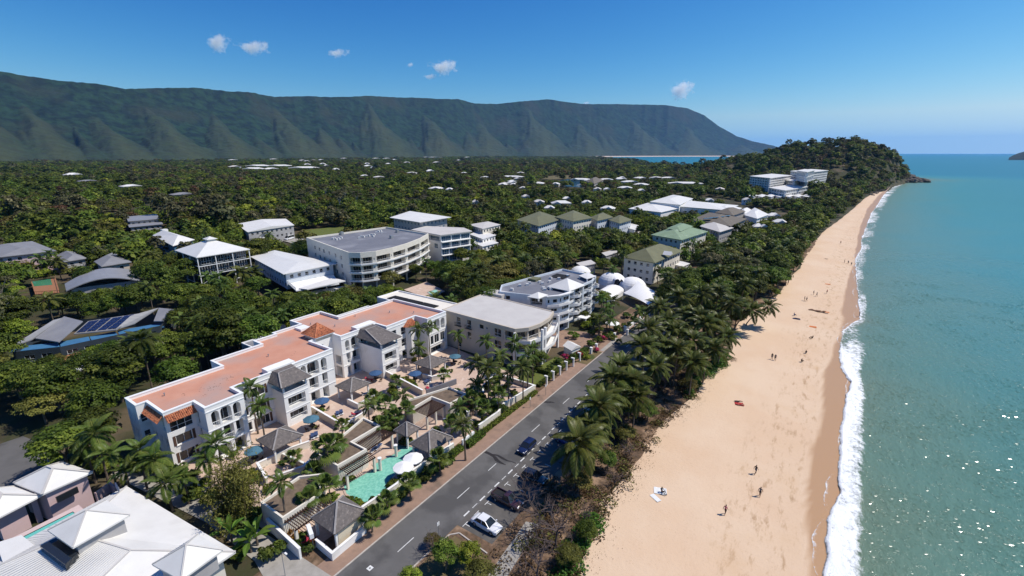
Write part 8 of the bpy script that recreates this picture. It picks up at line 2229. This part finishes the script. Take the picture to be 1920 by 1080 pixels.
def car(label, x, y, rz, paint, kind='sedan', L_=4.5, W_=1.8, cat='car', name='parked_car', group=None, z=.07):
 t = thing(name, label, cat, (x, y, z), rz, group)
 h = {'sedan': 1.45, 'hatch': 1.5, 'suv': 1.7, 'pickup': 1.75, 'van': 2.4}[kind]; w = W_ / 2; b = .88 if kind != 'van' else 1.15
 # stations along the length: (x, belt height, half width)
 st = [(-.5, .55, .80), (-.48, .80, .92), (-.36, b * 1.02, .99), (-.1, b, 1), (.15, b, 1), (.30, b * .97, .99), (.44, b * .86, .93), (.49, .70, .84), (.5, .5, .78)]
 rows = []
 for sx, sz, sw in st:
  ww = w * sw
  rows.append([(sx * L_, -ww * .96, .24), (sx * L_, -ww, .5), (sx * L_, -ww * .985, sz * .93), (sx * L_, -ww * .88, sz), (sx * L_, 0, sz + .03), (sx * L_, ww * .88, sz), (sx * L_, ww * .985, sz * .93), (sx * L_, ww, .5), (sx * L_, ww * .96, .24)])
 link('body', loft(rows).mesh('body', paint, smooth=True), t)
 # glasshouse
 cx = {'sedan': (-.36, -.24, .06, .24), 'hatch': (-.46, -.38, .05, .25), 'suv': (-.48, -.42, .08, .24), 'pickup': (-.06, -.03, .12, .24), 'van': (-.495, -.48, .22, .40)}[kind]
 bw, tw = w * .90, w * .70 if kind != 'van' else w * .86
 q = [(cx[0] * L_, bw, b), (cx[1] * L_, tw, h - .03), (cx[2] * L_, tw, h), (cx[3] * L_, bw, b * .97)]
 g = MB(); rf = MB()
 P0, P1, P2_, P3 = q
 def s_(p, k): return (p[0], p[1] * k, p[2])
 for k in (1, -1):
  g.face([s_(P0, k), s_(P3, k), s_(P2_, k), s_(P1, k)])
 g.face([s_(P3, 1), s_(P3, -1), s_(P2_, -1), s_(P2_, 1)]); g.face([s_(P0, -1), s_(P0, 1), s_(P1, 1), s_(P1, -1)])
 link('windows', g.mesh('windows', M['glass']), t)['kind'] = 'part' if 0 else None or 'part'
 rf.face([(P1[0], -tw, P1[2]), (P2_[0], -tw, P2_[2]), (P2_[0], 0, P2_[2] + .05), (P1[0], 0, P1[2] + .05)]); rf.face([(P1[0], 0, P1[2] + .05), (P2_[0], 0, P2_[2] + .05), (P2_[0], tw, P2_[2]), (P1[0], tw, P1[2])])
 rf.bar((P1[0], -tw, P1[2] - .03), (P2_[0], -tw, P2_[2] - .03), .06, .08); rf.bar((P1[0], tw, P1[2] - .03), (P2_[0], tw, P2_[2] - .03), .06, .08)
 for k in (1, -1):
  rf.bar(s_(P0, k), s_(P1, k), .08, .06); rf.bar(s_(P3, k), s_(P2_, k), .08, .06)
  mx_ = (P1[0] + P2_[0]) / 2 + .1; rf.bar((mx_, bw * k * 1.005, b), (mx_, tw * k * 1.01, h - .03), .09, .04)
 link('roof', rf.mesh('roof', paint), t)
 if kind == 'pickup':
  bd = MB(); bd.box(-.47 * L_, -.07 * L_, -w * .82, w * .82, b + .032, b + .05); link('tray', bd.mesh('tray', M['trim']), t)
  sd = MB()
  for y0 in (-w * .93, w * .82): sd.box(-.48 * L_, -.06 * L_, y0, y0 + w * .11, b - .02, b + .28)
  sd.box(-.49 * L_, -.47 * L_, -w * .9, w * .9, b - .2, b + .28); link('tray_side', sd.mesh('tray_side', paint), t)
 def wh():
  m_ = MB(); n = 14; r = .33
  for k in range(n):
   a0, a1 = 2 * math.pi * k / n, 2 * math.pi * (k + 1) / n
   c = lambda a, rr_, yy: (rr_ * math.cos(a), yy, rr_ * math.sin(a))
   m_.face([c(a0, r, -.11), c(a1, r, -.11), c(a1, r, .11), c(a0, r, .11)]); m_.face([c(a0, r, .11), c(a1, r, .11), c(a1, .2, .11), c(a0, .2, .11)]); m_.face([c(a1, r, -.11), c(a0, r, -.11), c(a0, .2, -.11), c(a1, .2, -.11)])
  rm = MB()
  for s in (-1, 1):
   for k in range(n):
    a0, a1 = 2 * math.pi * k / n, 2 * math.pi * (k + 1) / n
    rm.face([(0, s * .09, 0), (.2 * math.cos(a0), s * .105, .2 * math.sin(a0)), (.2 * math.cos(a1), s * .105, .2 * math.sin(a1))])
  return m_.mesh('wheel', M['tyre']), rm.mesh('rim', M['rim'])
 wm, rm = cached('wheel', wh)
 for sx in (-.31, .31):
  for sy in (-1, 1):
   o = link('wheel', wm, t, (sx * L_, sy * (w - .10), .33)); link('rim', rm, o)
 def lamp(mt, x0, x1, nm):
  for s in (-1, 1):
   m_ = MB(); y0, y1 = sorted((s * w * .5, s * w * .84)); m_.box(x0, x1, y0, y1, .60, .74); link(nm, m_.mesh(nm, M[mt]), t)
 lamp('lamp_clear', .462 * L_, .494 * L_, 'headlight'); lamp('lamp_red', -.497 * L_, -.47 * L_, 'tail_light')
 for s in (-1, 1):
  m_ = MB(); m_.box(.2 * L_, .235 * L_, s * (w + .08) - .09, s * (w + .08) + .09, b, b + .14); link('mirror', m_.mesh('mirror', paint), t)
 for x0, x1, nm in ((.485 * L_, .508 * L_, 'bumper'), (-.508 * L_, -.485 * L_, 'bumper')):
  m_ = MB(); m_.box(x0, x1, -w * .75, w * .75, .28, .48); link(nm, m_.mesh(nm, M['trim']), t)
 return t
navy = car_paint('navy_car_paint', (.012, .018, .06)); white_p = car_paint('white_car_paint', (.72, .72, .73)); silver = car_paint('silver_car_paint', (.36, .37, .39), .3, .5); black_p = car_paint('black_car_paint', (.015, .015, .018)); maroon = car_paint('dark_maroon_paint', (.05, .022, .025)); blue_p = car_paint('deep_blue_car_paint', (.01, .025, .14)); grey_p = car_paint('grey_car_paint', (.11, .11, .12), .3, .4)
p = at(989, 838, .6); car('dark navy hatchback driving on the road towards the camera', p.x - .1, p.y, -math.pi / 2, navy, 'hatch', 4.2, name='driving_car')
car('white sedan parked nose to the beach in the last bay before the grass island', -33.0, 42.6, R(-2), white_p, 'sedan', 4.6, group='cars parked in the beach bays')
car('dark maroon utility with an open tray parked under the bare tree', -33.3, 48.1, R(-2), maroon, 'pickup', 5.0, name='parked_utility', cat='utility vehicle', group='cars parked in the beach bays')
car('black hatchback half hidden by bare branches in the parking bay', -32.6, 54.6, R(2), black_p, 'hatch', 4.2, group='cars parked in the beach bays')
car('deep blue sedan under the fronds of the big coconut palm', -32.9, 66.4, R(-3), blue_p, 'sedan', 4.5, group='cars parked in the beach bays')
car('white car half hidden under the second coconut palm beside the bay lines', -34.2, 79.3, R(-88), white_p, 'suv', 4.5, group='cars parked in the beach bays')
for lab, px, py, pt_, k in (('white car with blue windows in the shade of the grove', 1228, 654, white_p, 'sedan'), ('dark blue car next to the white one in the shade of the grove', 1246, 652, navy, 'suv'), ('silver car farther along beneath the grove', 1232, 676, silver, 'hatch')):
 q = at(px, py, .8); car(lab, q.x, q.y, R(random.uniform(-8, 4)), pt_, k, group='cars parked under the palm grove')
v = at(542, 446, 4.4); car('white camper van parked on the driveway beside the long gable house', v.x, v.y, R(-70), white_p, 'van', 6.2, 2.1, 'van', 'camper_van', z=3.5)
car('white boat-tailed car under the trees by the blue house', *at(140, 690, 1.2)[:2], R(30), white_p, 'hatch', z=gz1(*at(140, 690, 1.2)[:2]) + .02)

# white gateposts with bent lamp tops along the beige building
for k, (px, py) in enumerate(((1025, 722), (1037.5, 713), (1050, 703), (1062, 694), (1075, 687), (1087, 677))):
 p = at(px, py, .1); t = thing('gatepost', ('first', 'second', 'third', 'fourth', 'fifth', 'sixth')[k] + ' white post with a bent top along the beige building, counting from the resort', 'post', (p.x, p.y, .08), 0, 'white posts along the street fence')
 mb = MB(); mb.box(p.x - .16, p.x + .16, p.y - .16, p.y + .16, .08, 2.1); mb.build('post', M['white'], t); mb = MB(); mb.box(p.x - .62, p.x + .2, p.y - .2, p.y + .2, 2.1, 2.34); mb.build('cap', M['white'], t)
for k, (px, py) in enumerate(((1108, 663), (1118, 656), (1152, 635), (1171, 622), (1204, 597), (1176, 628))):
 p = at(px, py, .1); t = thing('gate_pillar', ('white gate pillar left of the brick driveway', 'second white pillar at the brick driveway', 'white gate pillar past the brick driveway', 'white pillar at the start of the low white fence', 'white pillar at the end of the low white fence', 'white pillar by the garden hedge past the driveway')[k], 'pillar', (p.x, p.y, .08))
 mb = MB(); mb.box(p.x - .25, p.x + .25, p.y - .25, p.y + .25, .08, 1.7); mb.build('shaft', M['white'], t); mb = MB(); mb.box(p.x - .32, p.x + .32, p.y - .32, p.y + .32, 1.7, 1.85); mb.build('cap', M['white'], t)
gwall('low white street fence beyond the brick driveway', P2([(1171, 621), (1204, 597)], .1), 1.0, mt='white')
t = thing('parasol', 'white garden parasol in the front garden past the brick driveway', 'parasol', (*at(1148, 606, 2.2)[:2], .08)); c_, p_ = parasol_mesh(2.2, 8, 2.7); link('canopy', c_.mesh('canopy', M['white_cloth']), t); link('pole', p_.mesh('pole', M['metal']), t)
# street lamp and thin sign posts
t = thing('street_lamp', 'thin grey street lamp with a curved arm at the driveway', 'street lamp', (*at(535, 1080, .1)[:2], .1)); a = t.location
mb = MB(); mb.tube([(a.x, a.y, .1), (a.x, a.y, 3.2), (a.x + .15, a.y, 3.7), (a.x + .7, a.y + .1, 3.9)], .05, 6); mb.build('pole', M['metal'], t); mb = MB(); mb.box(a.x + .6, a.x + 1.0, a.y, a.y + .2, 3.82, 3.94); mb.build('lamp_head', M['frame'], t)
for lab, px, py, h in (('thin street sign post by the end of the resort wall', 1023, 741, 2.6), ('thin street sign post beside the hedge', 994, 764, 2.4), ('thin post on the corner of the grass island', 823, 1008, 2.6)):
 p = at(px, py, .1); t = thing('sign_post', lab, 'sign post', (p.x, p.y, .1)); mb = MB(); mb.tube([(p.x, p.y, .1), (p.x, p.y, h)], .04, 6); mb.build('pole', M['metal'], t); mb = MB(); mb.box(p.x - .03, p.x + .03, p.y - .2, p.y + .2, h - .5, h); mb.build('plate', M['frame'], t)

# ---------------------------------------------------------------- people on the beach
M['skin'] = mat('skin', (.34, .19, .125), None, rough=.6); M['skin_dark'] = mat('tanned_skin', (.20, .105, .065), None, rough=.6); M['hair'] = mat('dark_hair', (.022, .016, .012), None, rough=.7)
CL = {k: mat(k + '_cloth', c, None, rough=.85) for k, c in (('black', (.015, .015, .018)), ('navy', (.02, .03, .08)), ('red', (.40, .03, .03)), ('pink', (.55, .18, .20)), ('white', (.70, .70, .70)), ('grey', (.12, .12, .13)), ('blue', (.05, .12, .35)), ('orange', (.55, .16, .04)))}
def person_mesh(pose, skin, top, bottom):
 """one skinned figure: joints with radii, grown into a continuous body"""
 J = {'pelvis': (0, 0, .92), 'waist': (0, 0, 1.10), 'chest': (0, 0, 1.32), 'neck': (0, 0, 1.47), 'chin': (.02, 0, 1.54), 'head': (.02, 0, 1.64), 'crown': (.01, 0, 1.74)}
 Rr = {'pelvis': .145, 'waist': .125, 'chest': .145, 'neck': .058, 'chin': .07, 'head': .098, 'crown': .06}
 sw = {'stand': .05, 'walk': .24, 'walk2': .30}.get(pose, .05); ar = .22 if 'walk' in pose else .05
 for s, n in ((1, 'l'), (-1, 'r')):
  k = s
  J.update({'hip' + n: (0, .10 * s, .86), 'knee' + n: (.06 + sw * .55 * k, .10 * s, .48), 'ank' + n: (sw * k - .03, .10 * s, .09), 'toe' + n: (sw * k + .14, .11 * s, .035),
                  'sho' + n: (0, .185 * s, 1.40), 'elb' + n: (-ar * .5 * k - .03, .25 * s, 1.12), 'wri' + n: (-ar * k + .05, .26 * s, .88), 'han' + n: (-ar * k + .08, .26 * s, .78)})
  Rr.update({'hip' + n: .105, 'knee' + n: .062, 'ank' + n: .042, 'toe' + n: .038, 'sho' + n: .068, 'elb' + n: .045, 'wri' + n: .034, 'han' + n: .042})
 if pose == 'sit':
  for s, n in ((1, 'l'), (-1, 'r')):
   J.update({'hip' + n: (.02, .10 * s, .14), 'knee' + n: (.42, .14 * s, .42), 'ank' + n: (.72, .13 * s, .09), 'toe' + n: (.86, .14 * s, .05), 'elb' + n: (.16, .27 * s, .46), 'wri' + n: (.38, .20 * s, .44), 'han' + n: (.46, .17 * s, .42), 'sho' + n: (-.12, .185 * s, .66)})
  J.update({'pelvis': (0, 0, .16), 'waist': (-.06, 0, .36), 'chest': (-.11, 0, .57), 'neck': (-.10, 0, .73), 'chin': (-.07, 0, .79), 'head': (-.06, 0, .89), 'crown': (-.07, 0, .99)})
 if pose == 'lie':
  J = {k: (v[2] - .9, v[1], .13 + (.0 if k not in ('kneel', 'kneer') else .12)) for k, v in J.items()}
  J['toel'] = (J['toel'][0], .12, .19); J['toer'] = (J['toer'][0], -.12, .19)
 E_ = [('pelvis', 'waist'), ('waist', 'chest'), ('chest', 'neck'), ('neck', 'chin'), ('chin', 'head'), ('head', 'crown')]
 for n in 'lr': E_ += [('pelvis', 'hip' + n), ('hip' + n, 'knee' + n), ('knee' + n, 'ank' + n), ('ank' + n, 'toe' + n), ('chest', 'sho' + n), ('sho' + n, 'elb' + n), ('elb' + n, 'wri' + n), ('wri' + n, 'han' + n)]
 nm = list(J); me = bpy.data.meshes.new('person'); me.from_pydata([J[k] for k in nm], [(nm.index(a), nm.index(b)) for a, b in E_], [])
 o = bpy.data.objects.new('person_build', me); COL.objects.link(o)
 md = o.modifiers.new('skin', 'SKIN'); me.skin_vertices or None
 if not me.skin_vertices:
  bpy.context.view_layer.objects.active = o; bpy.ops.mesh.customdata_skin_add()
 sv = me.skin_vertices[0].data
 for k, q in enumerate(nm): sv[k].radius = (Rr[q], Rr[q] * (1.0 if q not in ('chest', 'pelvis', 'waist') else .82)); sv[k].use_root = q == 'pelvis'
 md.use_smooth_shade = True
 o.modifiers.new('sub', 'SUBSURF').levels = 1
 dg = bpy.context.evaluated_depsgraph_get(); out = bpy.data.meshes.new_from_object(o.evaluated_get(dg)); out.name = 'person'
 bpy.data.objects.remove(o)
 out.materials.clear()
 for m_ in (skin, top, bottom, M['hair']): out.materials.append(m_)
 for p_ in out.polygons:
  c = p_.center;
  if pose == 'lie': hgt, rx = c.x + .9, c.y
  elif pose == 'sit': hgt, rx = (c.z + .75 if c.x < .12 else .7), c.y
  else: hgt, rx = c.z, c.y
  arm = abs(rx) > .205 and hgt < 1.36
  back = (c.z > .14 if pose == 'lie' else c.x < .03)
  p_.material_index = 3 if hgt > 1.60 and (back or hgt > 1.72) else 1 if 1.02 < hgt < 1.46 and not arm else 2 if .66 < hgt <= 1.02 and not arm else 0
  p_.use_smooth = True
 return out
PM = {}
def person(label, px, py, pose, rz, skin, top, bottom, z=None, group=None, s=1.0):
 p = at(px, py, -.3)
 zz = 0.05 - 1.05 * sstep((p.x - float(veg_x(p.y))) / max(1.0, float(shore_x(p.y) - veg_x(p.y))))
 p = at(px, py, zz); key = (pose, skin, top, bottom)
 if key not in PM: PM[key] = person_mesh(pose, M[skin], CL[top], CL[bottom])
 o = link('person', PM[key], None, (p.x, p.y, zz + .02 + (.05 if pose in ('sit', 'lie') else 0)), rz); o.scale = (s, s, s)
 return tag(o, label, 'person', group)
for a in (('person in a pink top and black shorts walking alone low on the dry sand', 1359, 965, 'walk', R(70), 'skin_dark', 'pink', 'black'), ('person in dark clothes walking seaward of the towels, higher of two walking singly', 1416, 889, 'walk2', R(60), 'skin_dark', 'black', 'navy'), ('person in grey walking below the one in dark clothes', 1424, 931, 'walk', R(80), 'skin_dark', 'grey', 'black'),
          ('person sitting on a white towel in dark swimwear', 1241, 924, 'sit', R(-20), 'skin_dark', 'black', 'black'), ('person sunbathing on a red towel, upper one of the pair', 1384, 754, 'lie', R(200), 'skin_dark', 'black', 'black'), ('person sunbathing on a red towel, lower one of the pair', 1387, 760, 'lie', R(200), 'skin', 'red', 'red'),
          ('person in dark clothes walking beside another past the palm shadow, left one', 1447, 674, 'walk', R(100), 'skin_dark', 'black', 'navy'), ('person in dark clothes walking beside another past the palm shadow, right one', 1453, 676, 'walk2', R(100), 'skin_dark', 'navy', 'black'),
          ('person standing in the dug sand, left of the group of beach players', 1525, 553, 'stand', R(20), 'skin_dark', 'navy', 'black'), ('person in grey shorts at the middle of the group of beach players', 1531, 556, 'walk', R(150), 'skin_dark', 'grey', 'navy'), ('person on the right of the group of beach players', 1550, 551, 'stand', R(200), 'skin', 'red', 'black'),
          ('person standing close to another below the beach players, left one', 1508, 564, 'stand', R(10), 'skin', 'navy', 'black'), ('person standing close to another below the beach players, right one', 1512, 565, 'walk', R(190), 'skin_dark', 'grey', 'black'), ('person lying on the sand near the long dark mound', 1534, 583, 'lie', R(20), 'skin_dark', 'black', 'navy'),
          ('person lying beside a dark towel below the beach players', 1494, 598, 'lie', R(10), 'skin_dark', 'navy', 'navy'), ('person sitting above the dark towel', 1489, 592, 'sit', R(40), 'skin_dark', 'blue', 'black'), ('person sitting below the orange patch on the sand', 1523, 635, 'sit', R(180), 'skin_dark', 'black', 'black'), ('person in dark swimwear crouched alone in the middle sand', 1511, 663, 'sit', R(90), 'skin_dark', 'black', 'grey'), ('person sitting alone lower in the middle sand', 1503, 679, 'sit', R(60), 'skin', 'black', 'black'),
          ('person standing far up the beach, leftmost of four in a row', 1583, 493, 'stand', R(0), 'skin_dark', 'black', 'black'), ('person standing far up the beach, second of four in a row', 1590, 495, 'walk', R(90), 'skin_dark', 'navy', 'black'), ('person standing far up the beach, third of four in a row', 1596, 498, 'walk', R(100), 'skin_dark', 'grey', 'black'), ('person at the edge of the foam, last of four in a row', 1608, 499, 'stand', R(0), 'skin', 'black', 'black'),
          ('person wading at the edge of the thin foam below the beach players', 1611, 594, 'stand', R(180), 'skin_dark', 'black', 'navy'), ('person far up the beach beside the narrow dry sand', 1576, 457, 'walk', R(90), 'skin_dark', 'red', 'black'), ('person lying far up the beach under the shore trees', 1549, 486, 'lie', R(0), 'skin_dark', 'black', 'black')):
 person(*a)
def towel(label, px, py, w, l, rz, c):
 p = at(px, py, -.3); zz = 0.05 - 1.05 * sstep((p.x - float(veg_x(p.y))) / max(1.0, float(shore_x(p.y) - veg_x(p.y)))); p = at(px, py, zz)
 t = thing('beach_towel', label, 'towel', (p.x, p.y, zz + .07), rz); mb = MB(); n = 6
 for i in range(n):
  for j in range(3):
   f = lambda u, v: (l * (u - .5), w * (v - .5), .015 * math.sin(u * 17 + v * 5))
   mb.face([f(i / n, j / 3), f((i + 1) / n, j / 3), f((i + 1) / n, (j + 1) / 3), f(i / n, (j + 1) / 3)])
 link('cloth', mb.mesh('cloth', CL[c]), t); mb = MB(); mb.box(l / 2 - .12, l / 2 - .02, -w / 2, w / 2, .02, .03); link('hem', mb.mesh('hem', CL[c]), t)
towel('white towel under the seated person on the dry sand', 1238, 921, 1.5, 1.9, R(20), 'white'); towel('smaller white towel lying apart on the dry sand', 1229, 934, .8, 1.7, R(-30), 'white')
towel('red towel under the sunbathing pair', 1386, 758, 1.25, 1.7, R(20), 'red'); towel('dark towel with a lying person below the beach players', 1493, 598, 1.2, 2.2, R(10), 'navy'); towel('orange towel on the middle sand', 1524, 613, 1.4, 1.9, R(5), 'orange'); towel('red towel beside the player group up the sand', 1552, 533, 1.2, 1.8, R(0), 'orange')
# sand mound and the little beach shelter
t = thing('sand_castle', 'long dark dug mound with an orange board among the beach players', 'sand mound', (*at(1532, 583, -.4)[:2], -.42)); mb = MB()
for k in range(9): mb.disc((t.location.x - 2 + .5 * k, t.location.y + .2 * math.sin(k)), .45, -.45, -.2 + .12 * math.sin(k * 1.7), 8)
mb.build('mound', mat('damp_sand', (.30, .18, .11), (.24, .14, .08), 2), t); mb = MB(); mb.box(t.location.x + 2.2, t.location.x + 3.4, t.location.y - .4, t.location.y + .4, -.33, -.25); mb.build('board', CL['orange'], t)
p = at(1470, 531, .1); t = thing('beach_shelter', 'small thatched beach shelter on posts beneath the round bright bushes', 'shelter', (p.x, p.y, .05)); mb = MB(); hip(mb, p.x - 1.6, p.x + 1.6, p.y - 1.6, p.y + 1.6, 2.1, .9, .3); mb.build('roof', M['deckwood'], t)
for dx in (-1.4, 1.4):
 for dy in (-1.4, 1.4): mb = MB(); mb.box(p.x + dx - .08, p.x + dx + .08, p.y + dy - .08, p.y + dy + .08, 0, 2.0); mb.build('post', M['timber'], t)
mb = MB(); mb.box(p.x - 1, p.x + 1, p.y - .3, p.y + .3, .45, .52); mb.build('bench', M['timber'], t)
# rocks at the point of the headland
M['rock'] = mat('dark_rock', (.085, .07, .06), (.15, .125, .10), .15, .95, bump=.5, bscale=.6)
random.seed(15)
rk = []
for k in range(3):
 mb = MB(); rows = []
 for j in range(6):
  th = math.pi * j / 5
  rows.append([((1 + .28 * random.uniform(-1, 1)) * math.sin(th) * math.cos(a), (1 + .28 * random.uniform(-1, 1)) * math.sin(th) * math.sin(a), .8 * math.cos(th)) for a in np.linspace(0, 6.28, 8, endpoint=False)])
 for j in range(5):
  for q in range(8): mb.face([rows[j][q], rows[j + 1][q], rows[j + 1][(q + 1) % 8], rows[j][(q + 1) % 8]])
 rk.append(mb.mesh('rock', M['rock']))
for k in range(46):
 px, py = random.uniform(1700, 1738), random.uniform(328, 341)
 if py < 338 - (1738 - px) * .35: continue
 p = at(px, py, 1); s = random.uniform(2.5, 8)
 o = link('shore_rock', rk[k % 3], None, (p.x, p.y, random.uniform(-1, 1.5)), random.uniform(0, 6)); o.scale = (s, s * 1.3, s * .8); tag(o, 'dark wave washed rock at the tip of the headland', 'rock', 'rocks at the headland tip')
for k in range(26):
 px = random.uniform(1632, 1664); py = 352 + (1664 - px) * .42 + random.uniform(-2, 3); p = at(px, py, 0); s = random.uniform(.8, 2.4)
 o = link('shore_rock', rk[k % 3], None, (p.x, p.y, .2), random.uniform(0, 6)); o.scale = (s, s, s * .7); tag(o, 'grey rock of the sloping bank behind the far beach', 'rock', 'rocks of the bank behind the far beach')
